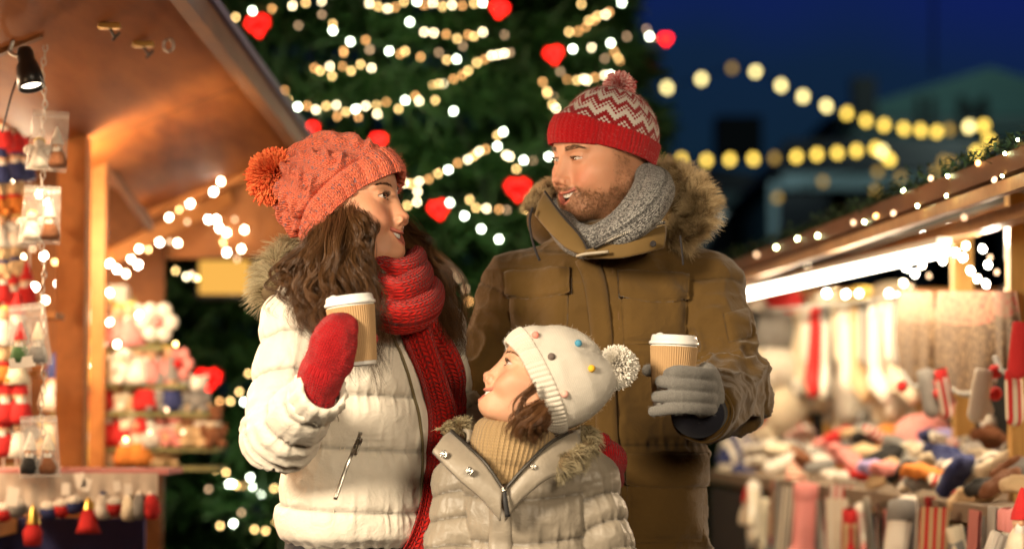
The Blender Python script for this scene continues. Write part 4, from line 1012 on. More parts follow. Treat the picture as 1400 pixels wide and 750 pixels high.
# ------------------------------------------------------------------ the man
def build_man():
    c = np.array([(838 - 700) / 3305 * 4.46, 4.46, 0]); yaw = R_(-10); L = np.array([math.cos(yaw), math.sin(yaw), 0]); Fd = np.array([math.sin(yaw), -math.cos(yaw), 0])
    root = empty('person', (c[0], c[1], 0), 'bearded man in mustard brown parka and red and white zigzag bobble hat', 'person')
    z = lambda py, Y=4.4: P(0, py, Y)[2]
    h = place_head(787, 216, 4.37, -55, 7, 3, .95, 1, male=1, jaw=1.08, nose=1.0, ears=False, smile=1.4, mouth_open=.0078, eye_open=.62, gaze=(-.25, -1, -.12))
    nb = P(850, 335, 4.47); h.p['necktip'] = h.inv(nb)
    sR = c - L * .170 + (0, 0, z(396)); eR = P(658, 520, 4.50); wR = P(520, 560, 4.52); sL = c + L * .170 + (0, 0, z(400)); eL = P(998, 534, 4.33); wL = P(962, 560, 4.11)
    ex = lowbody(c[0], c[1], yaw, z(360), .18, .95, [(sR, eR, wR), (sL, eL, wL)], nb, 1.1, .115)
    h.build(root, SKIN, EYE2, TEETH, extra=ex); h.brows(root, BROWM, 1.1, -.002); h.lashes(root, BROWM, .005); h.stubble(root, BEARD, 11000, .0034)
    f = Field((c[0] - .46, 4.0, .80), (c[0] + .34, 4.72, z(268)), .0046)
    ys = [900, 760, 650, 560, 480, 420, 380, 350, 330]
    column(f, [z(q) for q in ys], c[0] + np.array([-.0, .0, .0, .0, .0, .0, 0, 0, 0]), c[1], [.182, .178, .172, .172, .180, .186, .165, .12, .09], [.15, .145, .138, .135, .138, .138, .115, .09, .08], yaw, .03)
    f.chain([c + (0, 0, z(352)), sR + (0, 0, .006)], [.075, .066], .05); f.chain([c + (0, 0, z(352)), sL + (0, 0, .004)], [.075, .066], .05)
    f.chain([sR, eR, wR], [.070, .062, .05], .03); f.chain([sL, eL], [.070, .066], .03); f.chain([eL, wL], [.066, .052], .025)
    cut_sleeve(f, wL, nrm(wL - eL))
    V, F = f.mesh(2); N = vnormals(V, F)
    dR, uR, aR = pcoord(V, [sR, eR, wR]); dL, uL, aL = pcoord(V, [sL, eL, wL]); LL = np.linalg.norm(eL - sL)
    sl = sst(.085, .07, np.minimum(dR, dL)); su = np.where(dR < dL, uR, uL); sa = np.where(dR < dL, aR, aL); rel = V - c; tu = np.arctan2(rel @ L, rel @ Fd)
    D = .006 * fbm(V * [1, 1, 1.5], 7, 3, 4)
    # drape folds: crisp ridges running round the sleeve, diagonal on the body
    r1 = (1 - np.abs(vnoise(np.stack([su * 19, 1.3 * np.cos(sa), 1.3 * np.sin(sa)], 1), 1, 7))) ** 3.5
    D += sl * (.013 * r1 - .005) * (.35 + 1.0 * np.exp(-((su - LL) / .10) ** 2) + .5 * (su > LL))
    q = np.stack([(V[:, 0] + V[:, 2] * .55) * 11, V[:, 1] * 3, (V[:, 2] - V[:, 0] * .4) * 3.2], 1)
    r2 = (1 - np.abs(vnoise(q, 1, 9))) ** 4; D += (1 - sl) * (.010 * r2 - .003) * (.6 + .4 * sst(.05, .16, np.abs(rel @ L)))
    r3 = (1 - np.abs(vnoise(V * [1, 1, 1.8], 22, 11))) ** 3; D += .0030 * r3 + .0016 * (1 - np.abs(vnoise(V * [1, 1, .5], 48, 15))) ** 3
    arm = np.exp(-((su - .015) / .005) ** 2) * (sl > .1) * (V[:, 2] > z(470)); D -= .003 * arm
    waist = np.exp(-((V[:, 2] - z(607)) / .010) ** 2) * (1 - sl); D -= .004 * waist - .0015 * waist * np.sin(tu * 50)
    V = V + N * D[:, None]
    jm = cloth_mat('mustard_cotton', (.105, .058, .015), .88, 1300, .0005, .13, .2, (34, .0035), .15)
    jd = cloth_mat('mustard_cotton_edge', (.21, .11, .026), .75, 1500, .00035, .1, .1)
    yoke = np.exp(-((V[:, 2] - z(352) - .12 * np.abs(rel @ L)) / .0022) ** 2) * (1 - sl); jk = mesh_obj('parka', V, F, jm, root, cols={'seam': np.clip(np.exp(-((su - .015) / .0022) ** 2) * (sl > .1) * (V[:, 2] > z(470)) + np.exp(-((V[:, 2] - z(607)) / .0025) ** 2) * (1 - sl) + yoke, 0, 1) * .7}); tr = bvh(V, F)
    seam = M('parka_seam', (.12, .06, .015), .8)
    dark = M('dark_lining', (.018, .014, .014), .85)
    # placket and long seams
    ribbon('placket', tr, [(800, 352), (812, 380), (820, 430), (826, 500), (830, 580), (834, 660), (836, 745), (838, 800)], .040, .006, jm, jk, .004, 70)
    for pth in ([(777, 372), (772, 430), (768, 470)], [(836, 360), (846, 430), (846, 500), (846, 600)], [(846, 610), (850, 700), (852, 790)]): ribbon('topstitch_seam', tr, pth, .003, .0015, seam, jk, .0, 40)
    # pockets with flaps
    def pocket(q, fl, lw=.004): 
        p_ = panel('pocket', tr, q, jm, jk, .004, .001, bulge=.006, wr=.003); panel('pocket_flap', tr, fl, jm, p_, .006, .011, bulge=.003, curve=6, wr=.002)
    pocket([(694, 378), (778, 372), (776, 465), (700, 466)], [(690, 374), (781, 366), (782, 402), (694, 408)])
    pocket([(848, 376), (940, 380), (938, 470), (852, 470)], [(844, 371), (942, 378), (941, 412), (846, 408)])
    pocket([(856, 622), (962, 622), (962, 740), (858, 742)], [(852, 618), (964, 618), (965, 664), (853, 662)])
    pocket([(706, 622), (812, 622), (812, 740), (708, 742)], [(702, 618), (815, 618), (815, 664), (702, 662)])
    panel('sleeve_pocket', tr, [(988, 428), (1022, 420), (1028, 460), (996, 468)], jm, jk, .004, .001, bulge=.004); 
    # collar: stand flaps left open
    def flap(name, edge_in, edge_out, mat, par, th=.005, n=30, m=10, wr=.002):
        A = catmull(edge_in, n); B = catmull(edge_out, n); t_ = np.linspace(0, 1, m)[:, None, None]
        G = A[None] * (1 - t_) + B[None] * t_ ; nn = nrm(np.cross(np.gradient(G, axis=1), np.gradient(G, axis=0))); nn = nn * np.where(nn[..., 1:2] > 0, -1, 1)
        G = G + nn * (wr * fbm(G, 30, 2)[..., None] + .004 * np.sin(t_ * np.pi)); K = np.vstack([G.reshape(-1, 3), (G - nn * th).reshape(-1, 3)]); k = n * m
        Fg = grid_faces(m, n, False); Fl = Fg.tolist() + (Fg[:, ::-1] + k).tolist(); ed = [(0, j) for j in range(n)] + [(i, n - 1) for i in range(1, m)] + [(m - 1, j) for j in range(n - 2, -1, -1)] + [(i, 0) for i in range(m - 2, 0, -1)]
        for a in range(len(ed)):
            i0 = ed[a][0] * n + ed[a][1]; b = ed[(a + 1) % len(ed)]; i1 = b[0] * n + b[1]; Fl.append([i1, i0, i0 + k, i1 + k])
        o = mesh_obj(name, K, Fl, mat, par); return G
    jy = cloth_mat('mustard_cotton_collar', (.150, .088, .024), .8, 1500, .0003, .08, .12)
    flap('collar', [P(731, 292, 4.32), P(752, 318, 4.28), P(775, 338, 4.25), P(800, 350, 4.24)], [P(744, 262, 4.36), P(764, 290, 4.30), P(790, 318, 4.265), P(806, 345, 4.245)], jy, jk)
    flap('collar', [P(800, 352, 4.235), P(845, 352, 4.215), P(880, 346, 4.22), P(908, 338, 4.24)], [P(800, 341, 4.24), P(845, 328, 4.225), P(882, 316, 4.23), P(911, 307, 4.26)], jy, jk)
    tube_obj('collar_zip', [P(745, 262, 4.365), P(767, 292, 4.295), P(793, 322, 4.26), P(806, 345, 4.24)], .0022, dark, jk, seg=8, n=30)
    tube_obj('collar_zip', [P(812, 339, 4.225), P(846, 322, 4.21), P(882, 309, 4.215), P(908, 304, 4.24)], .0035, M('zip_dark', (.05, .045, .04), .4, Metallic=.6), jk, seg=8, n=30)
    tb = MB()
    for q in catmull([P(822, 334, 4.219), P(846, 322, 4.205), P(882, 309, 4.21), P(906, 304, 4.235)], 46): tb.box(q, (.0012, .002, .0042), m=0)
    tb.build('zip_teeth', ZIPM, jk)
    MB().tube([P(790, 350, 4.235), P(802, 347, 4.215), P(832, 344, 4.205)], .0048, .003, 8, 10).build('zip_garage', M('pale_tape', (.42, .36, .27), .7), jk, smooth=True)
    o = P(893, 333, 4.216); MB().lathe([(.0055, -.002), (.0055, .001), (.0045, .002), (.003, .0012), (1e-4, .0012)], o, 18, align((0, -1, .1))).build('snap_button', dark, jk, smooth=True)
    # toggles cords
    tube_obj('drawcord', [P(728, 284, 4.30), P(724, 302, 4.29), P(727, 325, 4.285), P(733, 345, 4.285), P(738, 356, 4.285)], .0024, dark, jk, seg=8, n=30)
    tube_obj('drawcord', [P(930, 322, 4.25), P(932, 340, 4.245), P(934, 362, 4.245)], .002, dark, jk, seg=8, n=20)
    # lining inside neck, hood with fur
    hd = Field(P(730, 400, 4.4) - (.05, .12, .0), P(1000, 220, 4.6) + (.03, .14, .02), .007); hd.chain([P(760, 300, 4.52), P(830, 322, 4.62), P(905, 300, 4.56), P(940, 300, 4.48)], [.055, .07, .07, .05], .03); Vh, Fh = hd.mesh(1); mesh_obj('hood', Vh, Fh, jm, jk)
    fb = hair_mat('fur_brown', (.08, .045, .015), (.36, .24, .11), .55, (.60, .45, .25))
    fur('hood_fur', [P(886, 250, 4.62), P(905, 240, 4.56), P(930, 246, 4.50), P(950, 262, 4.44), P(958, 288, 4.40), P(946, 310, 4.38), P(926, 324, 4.40), P(912, 330, 4.46)], fb, jk, 11000, .028, (.5, -.25, .35), .017, .8, .2, seed=5)
    fur('hood_fur', [P(726, 285, 4.42), P(734, 270, 4.44), P(748, 258, 4.50), P(765, 252, 4.58)], fb, jk, 3000, .014, (-.3, -.2, .4), .010, .7, .25, seed=6)
    trousers('trousers', root, cloth_mat('navy_cotton', (.03, .035, .05), .8, 900, .0004, .2), c[0], c[1], yaw, .88, .98, 1.1, .165, .125)
    # dark inner cuff
    dr = nrm(wL - eL); cuffm = cloth_mat('navy_rib', (.012, .012, .02), .85, 900, .0004, .2)
    MB().tube([wL - dr * .02, wL + dr * .052], .045, .040, 40, 6, up0=(0, 0, 1)).build('inner_cuff', cuffm, jk, smooth=True)
    m_ = 48; th_ = np.linspace(0, 2 * np.pi, m_, endpoint=False); Ra = align(dr); Vc = []
    for zz_, rr in ((-.02, .0545), (0., .0555), (.012, .0545), (.022, .0540), (.024, .051), (.016, .0485), (-.01, .047)): q = rr + .0012 * np.sin(th_ * 5 + zz_ * 60); Vc.append(np.stack([q * np.cos(th_), q * np.sin(th_), np.full(m_, zz_)], 1))
    mesh_obj('cuff_edge', np.concatenate(Vc) @ Ra.T + wL, grid_faces(len(Vc), m_), jm, jk)
    # ---- hat in head space
    zig0 = 0.043
    def zig(t, u, v, col, row):
        # rows of red on white zigzag above the red turn-up, dots near the crown
        red, wh, dk = (.50, .010, .014), (.74, .68, .60), (.33, .008, .012)
        c2 = t.math('DIVIDE', u, .0047); r2 = t.math('DIVIDE', v, .0042); cc = t.math('FLOOR', c2); rr = t.math('FLOOR', r2)
        tri = t.math('PINGPONG', cc, 4.0); k = t.math('ADD', rr, tri); p = t.math('FLOORED_MODULO', k, 8.0); on = t.math('ADD', t.math('LESS_THAN', p, 2.6), t.math('MULTIPLY', t.math('GREATER_THAN', p, 3.5), t.math('LESS_THAN', p, 4.6)), clamp=True)
        alt = t.math('FLOORED_MODULO', t.math('ADD', cc, rr), 2.0); on2 = t.math('MULTIPLY', t.math('LESS_THAN', alt, .5), t.math('LESS_THAN', t.math('FLOORED_MODULO', rr, 3), 1.5))
        hi = t.math('GREATER_THAN', v, .128); f_ = t.math('ADD', t.math('MULTIPLY', on, t.math('SUBTRACT', 1, hi)), t.math('MULTIPLY', on2, hi), clamp=True)
        band = t.math('LESS_THAN', v, zig0); base_ = t.mix(f_, dk, wh); return t.mix(band, base_, red)
    hm = knit_mat('fairisle_knit', zig, .0047, .0042, .0012, .9, None, .35)
    a = np.array([0, .34, .940]); e1 = np.array([0, -.940, .34]); c0 = np.array([0, .006, .000])
    st = []; hv = []
    for s_, hf, la in ((0, .0985, .083), (.022, .101, .085), (.047, .1005, .084), (.078, .092, .077), (.100, .071, .061), (.113, .042, .037), (.118, .012, .012)):
        cc = c0 + a * s_; st.append((h.w(cc + e1 * hf), h.w(cc - e1 * hf))); hv.append(la * h.s)
    lat = h.R @ np.array([1., 0, 0])
    def disp(uf, v, V):
        aa = uf * 2 * np.pi; band = v < .041; rib = np.abs(np.sin(aa * 36)) ** .8
        return np.where(band, .0035 + .0016 * rib, 0) + .0018 * fbm(V, 28, 2) + .002
    ht = hat('knitted_hat', st, (lat, hv), hm, root, 150, 432, disp, .005, clear_head(h))
    fuzz(ht, 5000, .0035, (.6, .2, .18))
    pm = hair_mat('red_white_yarn', (.50, .012, .018), (.78, .55, .50), .85)
    pompom('pompom', h.w(c0 + a * .140 + np.array([0, .0, 0])), .029, [M('red_yarn_core', (.4, .02, .02), .9), pm], ht, 1900, w=.0010)
    # ---- scarf
    sm = knit_mat('grey_marl_knit', lambda t, u, v, col, row: t.mix(t.ramp(t.noise(260, 2, rough=.7), [(.42, (0, 0, 0)), (.58, (1, 1, 1))]), (.085, .08, .078), (.42, .40, .37)), .0072, .0060, .0022, .9, None, .4)
    A = [P(764, 285, 4.50), P(768, 306, 4.42), P(786, 326, 4.33), P(815, 330, 4.285), P(850, 310, 4.275), P(880, 274, 4.31), P(889, 245, 4.42), P(870, 245, 4.56), P(820, 262, 4.62), P(775, 275, 4.58), P(764, 285, 4.50)]
    s0 = tube_obj('scarf', A, .026, sm, root, rb=.031, seg=32, n=110)
    fuzz(s0, 5000, .004, (.3, .28, .26))
    B = [P(824, 326, 4.255), P(850, 316, 4.232), P(882, 292, 4.235), P(900, 262, 4.30), P(898, 245, 4.42)]
    tube_obj('neck_loop', B, [.019, .026, .027, .026, .024], sm, s0, rb=[.021, .028, .030, .030, .03], seg=32, n=70)
    # ---- glove round the cup
    base, top = P(918, 556, 4.03), P(922, 458, 4.03)
    cup('paper_cup', 'kraft paper cup with a white lid held low in a grey glove', base, top, .0400, LIDW, KRAFT, CUPW)
    cx = (base + top) / 2; ax = nrm(top - base)
    f = Field((base[0] - .075, 3.93, base[2] - .05), (base[0] + .105, 4.16, base[2] + .13), .0022)
    f.chain([wL + dr * .02, P(966, 540, 4.075), P(966, 525, 4.045)], [.033, .034, .030], .015, flat=(nrm((1, .2, 0)), 1.25))
    f.ell(P(966, 530, 4.045), (.022, .038, .042), .012)
    def finger(y0, y1, tipx, r, tipy=None, Yk=4.0):
        ty = tipy if tipy is not None else y1
        pts = [P(972, y0, 4.022), P(966, y0, Yk), P(950, (y0 + y1) / 2, 3.978), P(926, y1, 3.969), P(tipx, ty, 3.982)]
        f.chain(catmull(pts, 14), np.interp(np.linspace(0, 4, 14), range(5), [r * 1.12, r * 1.12, r * 1.04, r * 1.02, r * .88]), .0012)
    finger(512, 508, 914, .0108, 511); finger(528, 524, 903, .0110, 521); finger(544, 541, 898, .0108, 542); finger(558, 557, 893, .0100, 562)
    f.chain([P(962, 528, 4.075), P(940, 512, 4.098), P(908, 506, 4.092), P(886, 506, 4.068)], [.018, .0135, .012, .0105], .006)
    def cupf(X, Y, Z):
        x, y, z_ = X - base[0], Y - base[1], Z - base[2]; t = x * ax[0] + y * ax[1] + z_ * ax[2]
        return np.sqrt(np.maximum(x * x + y * y + z_ * z_ - t * t, 0)) - (.0305 + .0090 * np.clip(t / .11, 0, 1))
    f.op('cut', cupf, base - .06, top + .06, .002)
    V, F = f.mesh(1); dd, ss, aa = pcoord(V, [P(985, 545, 4.1), P(966, 530, 4.03), P(930, 530, 3.97), P(895, 532, 3.98)])
    gm = knit_mat('grey_glove_knit', lambda t, u, v, col, row: t.mix(t.noise(420, 2, rough=.7), (.12, .115, .105), (.34, .32, .29)), .0034, .0030, .0007, .95, None, .6)
    gl_ = mesh_obj('glove', V, F, gm, root, uv=np.stack([V[:, 2] + .2 * V[:, 1], V[:, 0] + .6 * V[:, 1]], 1)); fuzz(gl_, 4000, .003, (.3, .29, .27))
    return root, h, tr

# ------------------------------------------------------------------ the girl
def build_girl():
    c = np.array([(716 - 700) / 3305 * 4.0, 4.0, 0]); yaw = R_(-8); L = np.array([math.cos(yaw), math.sin(yaw), 0]); Fd = np.array([math.sin(yaw), -math.cos(yaw), 0])
    root = empty('person', (c[0], c[1], 0), 'little girl in taupe puffer jacket and white hat with felt balls, looking up', 'person')
    z = lambda py, Y=3.95: P(0, py, Y)[2]
    h = place_head(694, 496, 3.915, -81, -29, -3, .805, 1, child=1, jaw=.88, nose=-.6, muz=.004, smile=1.3, mouth_open=.0095, ears=False, eye_open=.95, gaze=(-.1, -1, .15))
    nb = P(702, 620, 3.98); h.p['necktip'] = h.inv(nb)
    sR = c - L * .100 + (0, 0, z(662)); sL = c + L * .108 + (0, 0, z(660)); eR = P(612, 780, 3.97); wR = P(622, 940, 3.9); eL = P(836, 780, 3.98); wL = P(835, 940, 3.9)
    ex = lowbody(c[0], c[1], yaw, z(640), .1, .62, [(sR, eR, wR), (sL, eL, wL)], nb, .75, .085)
    h.build(root, SKIN_C, EYE, TEETH, res=.0017, extra=ex); h.brows(root, BROWM, .5); h.lashes(root, BROW, .007)
    f = Field((c[0] - .24, 3.80, .74), (c[0] + .25, 4.17, z(585)), .0036)
    ys = [960, 860, 780, 720, 680, 650, 625, 605]
    column(f, [z(q) for q in ys], c[0], c[1], [.125, .128, .122, .122, .122, .115, .09, .07], [.105, .105, .10, .10, .098, .09, .075, .06], yaw, .03)
    f.chain([c + (0, 0, z(640)), sR], [.05, .045], .035); f.chain([c + (0, 0, z(640)), sL], [.05, .046], .035)
    f.chain([sR, eR, wR], [.045, .045, .036], .018); f.chain([sL, eL, wL], [.047, .046, .036], .018)
    V, F = f.mesh(2); N = vnormals(V, F)
    dR, uR, aR = pcoord(V, [sR, eR, wR]); dL, uL, aL = pcoord(V, [sL, eL, wL]); sl = sst(.062, .052, np.minimum(dR, dL)); su = np.where(dR < dL, uR, uL); sa = np.where(dR < dL, aR, aL)
    rel = V - c; tu = np.arctan2(rel @ L, rel @ Fd)
    tl = [z(q) for q in (622, 676, 736, 800, 865, 930)]; dt = seamdist(V[:, 2] + .006 * np.cos(tu * 2), tl); ds = seamdist(su + .005 * np.sin(sa * 2), [-.03, .028, .072, .118, .165, .21, .26, .31])
    D = (1 - sl) * puff(dt, .072, .0125) + sl * puff(ds, .046, .009); d = np.where(sl > .5, ds, dt); cu = np.where(sl > .5, sa * .045, tu * .12)
    wr = (1 - np.abs(vnoise(np.stack([np.where(sl > .5, 4., 9.) * np.cos(np.where(sl > .5, sa, tu)), np.where(sl > .5, 4., 9.) * np.sin(np.where(sl > .5, sa, tu)), np.where(sl > .5, su, V[:, 2]) * 18 + sl * 9], 1), 1, 13))) ** 3 * .55 - .2
    D += .0085 * np.exp(-d / .020) * wr + .0035 * fbm(V * [1, 1, 1.6], 20, 3, 2) + .0015 * (1 - np.abs(vnoise(V, 50, 6))) ** 2
    D -= .004 * np.exp(-((np.minimum(dR, dL) - .056) / .004) ** 2) * (su < .12) * (su > .0)
    V = V + N * D[:, None]
    jm = cloth_mat('taupe_nylon', (.31, .262, .20), .40, 1500, .0002, .06, .15, (80, .0016), .45); jk = mesh_obj('jacket', V, F, jm, root, cols={'seam': np.exp(-(d / .0028) ** 2) * .8}); tr = bvh(V, F)
    trm = cloth_mat('taupe_trim', (.24, .20, .15), .5, 1500, .0002, .06)
    # storm flap and seams
    ribbon('placket', tr, [(664, 645), (682, 690), (684, 740), (684, 800)], .038, .006, jm, jk, 0, 40)
    for pth in ([(617, 668), (656, 672)], [(655, 672), (656, 720), (655, 760)]): ribbon('topstitch_seam', tr, pth, .0025, .001, trm, jk, 0, 20)
    # collar flaps standing open in a V
    def flap(ei, eo, th=.006, n=34, m=10):
        A = catmull(ei, n); B = catmull(eo, n); t_ = np.linspace(0, 1, m)[:, None, None]; G = A[None] * (1 - t_) + B[None] * t_
        nn = nrm(np.cross(np.gradient(G, axis=1), np.gradient(G, axis=0))); nn = nn * np.where(nn[..., 1:2] > 0, -1, 1); G = G + nn * (.003 * fbm(G, 30, 2)[..., None] + .007 * np.sin(t_ * np.pi))
        K = np.vstack([G.reshape(-1, 3), (G - nn * th).reshape(-1, 3)]); k = n * m; Fg = grid_faces(m, n, False); Fl = Fg.tolist() + (Fg[:, ::-1] + k).tolist()
        ed = [(0, j) for j in range(n)] + [(i, n - 1) for i in range(1, m)] + [(m - 1, j) for j in range(n - 2, -1, -1)] + [(i, 0) for i in range(m - 2, 0, -1)]
        for a in range(len(ed)): i0 = ed[a][0] * n + ed[a][1]; b = ed[(a + 1) % len(ed)]; i1 = b[0] * n + b[1]; Fl.append([i1, i0, i0 + k, i1 + k])
        return mesh_obj('collar', K, Fl, jm, jk)
    flap([P(592, 615, 3.88), P(622, 648, 3.855), P(660, 682, 3.85), P(684, 712, 3.86)], [P(616, 588, 3.93), P(640, 610, 3.89), P(664, 634, 3.865), P(688, 668, 3.855)])
    flap([P(690, 712, 3.855), P(716, 680, 3.85), P(752, 652, 3.855), P(800, 640, 3.90)], [P(690, 668, 3.855), P(718, 636, 3.855), P(752, 606, 3.88), P(790, 588, 3.94)])
    flap([P(640, 600, 3.97), P(690, 618, 4.04), P(760, 610, 4.05), P(800, 640, 4.0)], [P(632, 586, 3.99), P(690, 590, 4.07), P(760, 588, 4.07), P(790, 588, 3.96)])
    for pth in ([P(617, 588, 3.926), P(641, 610, 3.884), P(665, 634, 3.858), P(688, 668, 3.848)], [P(691, 668, 3.848), P(719, 636, 3.848), P(752, 605, 3.873), P(776, 592, 3.92)]):
        tube_obj('collar_zip', pth, .0028, M('zip_dark', (.05, .045, .04), .4), jk, seg=8, n=30)
        tb = MB()
        for q in catmull(pth, 44): tb.box(q + (0, -.002, .0), (.0028, .0015, .001))
        tb.build('zip_teeth', ZIPM, jk)
    pl = MB().tube([P(689, 664, 3.842), P(690, 672, 3.838)], .0045, .003, 10, 5).build('zip_slider', SNAP, jk, smooth=True)
    MB().tube([P(690, 670, 3.838), P(691, 684, 3.834), P(694, 706, 3.834)], [.003, .0042, .0045], [.0015, .002, .002], 10, 12).build('zip_pull_tape', M('black_tape', (.015, .014, .015), .6), pl, smooth=True)
    ring = [(1e-4, .0012), (.0025, .0012), (.0032, .0002), (.0040, .0002), (.0048, .0022), (.0058, .0020), (.0064, .0004), (.0064, -.003)]
    for q in (P(607, 620, 3.862), P(642, 643, 3.842)): MB().lathe(ring[::-1], q, 22, align((-.15, -1, .15))).build('snap_button', SNAP, jk, smooth=True)
    MB().lathe([(a * .7, b) for a, b in ring][::-1], P(729, 637, 3.845), 22, align((.2, -1, .2))).build('snap_button', SNAP, jk, smooth=True)
    furm = hair_mat('fur_olive_dark', (.07, .05, .02), (.30, .23, .12), .6, (.50, .42, .26))
    fur('hood_fur', [P(758, 640, 3.88), P(778, 628, 3.88), P(798, 615, 3.92), P(806, 600, 3.98), P(800, 590, 4.04)], furm, jk, 2400, .014, (.2, -.3, -.1), .011, .8, .5, seed=8)
    fur('hood_fur', [P(606, 592, 3.97), P(620, 584, 3.98), P(640, 580, 4.02)], furm, jk, 900, .014, (-.3, -.2, .3), .007, .8, .3, seed=9)
    trousers('trousers', root, cloth_mat('dark_cord', (.05, .04, .05), .85, 900, .0004, .2), c[0], c[1], yaw, .60, .80, .72, .115, .095)
    # ---- turtleneck
    kn = knit_mat('camel_knit', (.50, .335, .165), .0048, .0055, .0014, .9, (.0075, .0030), .5)
    n, m = 60, 160; th = np.linspace(0, 2 * np.pi, m, endpoint=False); t_ = np.linspace(0, 1, n)
    prof = np.interp(t_, [0, .12, .25, .5, .72, .8, 1], [.050, .061, .0665, .068, .064, .058, .064]); cs = catmull([P(706, 572, 3.965), P(703, 592, 3.955), P(697, 622, 3.945), P(690, 660, 3.95)], n)
    up = nrm(np.array([.10, .0, 1.0])); Rm = align(up); G = cs[:, None] + (prof[:, None] * np.cos(th))[..., None] * Rm[:, 0] + (prof[:, None] * .92 * np.sin(th))[..., None] * Rm[:, 1]
    G = G + (.0025 * fbm(G, 30, 2))[..., None] * np.array([0, -1, 0]); Vt = G.reshape(-1, 3); Vi = (cs[:1, None] + (.040 * np.cos(th))[None, :, None] * Rm[:, 0] + (.038 * np.sin(th))[None, :, None] * Rm[:, 1] - up * .012).reshape(-1, 3)
    j = np.arange(m); Ft = np.vstack([grid_faces(n, m), np.stack([(j + 1) % m, j, n * m + j, n * m + (j + 1) % m], 1)])
    uv = np.stack([np.broadcast_to(th * .058, (n, m)), np.broadcast_to(t_[:, None] * .12, (n, m))], -1).reshape(-1, 2); uv = np.vstack([uv, uv[:m]])
    mesh_obj('turtleneck', Vt.tolist() + Vi.tolist(), Ft, kn, root, uv=uv)
    # ---- hat
    Yh = h.o[1]; w_ = lambda px, py: P(px, py, Yh); lat = h.R @ np.array([1., 0, 0])
    st = [(w_(694, 470), w_(746, 588)), (w_(705, 463), w_(763, 589)), (w_(735, 458), w_(786, 582)), (w_(772, 464), w_(812, 566)), (w_(808, 480), w_(832, 544)), (w_(832, 493), w_(842, 522)), (w_(843, 502), w_(844, 510))]
    hm = knit_mat('white_knit', (.84, .77, .66), .0040, .0034, .0008, .9, None, .4)
    def disp(uf, v, V):
        a = uf * 2 * np.pi; rib = np.abs(np.sin(a * 30)) ** .8; return np.where(v < .032, .0030 * rib + .0015, .0) + .0015 * fbm(V, 30, 2) + .001
    avoid = clear_head(h)
    ht = hat('knitted_hat', st, (lat, [.066, .070, .071, .063, .043, .022, .006]), hm, root, 150, 330, disp, .004, avoid)
    fuzz(ht, 5000, .0035, (.8, .74, .66))
    pompom('pompom', P(843, 500, Yh + .005), .033, [M('white_yarn_core', (.8, .74, .64), .9), yarn_mat('white_yarn', (.78, .72, .62), (.92, .87, .78))], ht, 4200, w=.0011)
    hv = [tuple(v.co + ht.parent.location) for v in ht.data.vertices]; th_ = bvh(np.array(hv), [tuple(p.vertices) for p in ht.data.polygons])
    for (px, py), col, nm in (((732, 459), (.80, .28, .22), 'pink'), ((790, 470), (.07, .28, .42), 'blue'), ((754, 488), (.16, .12, .10), 'grey'), ((808, 504), (.80, .46, .03), 'mustard'), ((772, 538), (.80, .42, .34), 'rose')):
        C, Nn = onto(th_, [(px, py)], .002, Yh); b = MB().ball(C[0], .0062, 16).build('felt_ball', M('felt_' + nm, col, .95, (500, .001)), ht, smooth=True); b['label'] = nm + ' felt ball'
    # ---- hair
    hb = hair_mat('brown_hair', (.05, .02, .008), (.20, .09, .035), .4)
    g1 = [[P(740, 550, 3.865), P(722, 560, 3.852), P(706, 573, 3.853), P(697, 592, 3.868)], [P(743, 556, 3.86), P(728, 567, 3.85), P(713, 579, 3.850), P(706, 596, 3.868)], [P(746, 562, 3.86), P(736, 574, 3.85), P(725, 585, 3.855), P(722, 598, 3.87)], [P(750, 574, 3.865), P(745, 584, 3.86), P(742, 591, 3.87), P(738, 600, 3.885)]]
    hairlock('hair', g1, 1500, hb, root, .0045, .4, .0003, 12, 22, 1.3, .006, .6)
    g2 = [[P(728, 526, 3.862), P(715, 536, 3.856), P(708, 552, 3.853), P(698, 574, 3.858)], [P(732, 534, 3.86), P(718, 546, 3.852), P(711, 562, 3.85), P(706, 584, 3.858)]]
    hairlock('hair', g2, 180, hb, root, .004, .5, .0003, 13, 20, 1.2, .005, .5)
    return root, h, tr
# ------------------------------------------------------------------ the place: ground, far buildings, stalls, tree
def wood_mat(name, c0, c1, rough=.55, scale=3, axis=(1, 1, 1), planks=None):
    t = NT(name); v = t.mapping(t.obj(), axis); n = t.noise(scale, 6, v, .6, .4); n2 = t.noise(scale * 9, 3, v)
    c = t.ramp(t.math('MULTIPLY_ADD', n2, .25, t.math('MULTIPLY', n, .75)), [(.38, tuple(q * .8 for q in c0)), (.62, c1)])
    if planks:
        x = t.xyz(t.obj())[planks[0]]; f_ = t.math('FRACT', t.math('DIVIDE', x, planks[1])); gap = t.math('LESS_THAN', f_, planks[2] / planks[1])
        c = t.mix(gap, c, tuple(q * .18 for q in c0))
        pid = t.math('FRACT', t.math('MULTIPLY', t.math('SINE', t.math('MULTIPLY', t.math('FLOOR', t.math('DIVIDE', x, planks[1])), 12.9)), 437.5)); c = t.mix(t.math('MULTIPLY', pid, .25), c, c0)
    t.bsdf(c, rough, Specular_IOR_Level=.2); t.bump(n2, .3, .002); return t.m
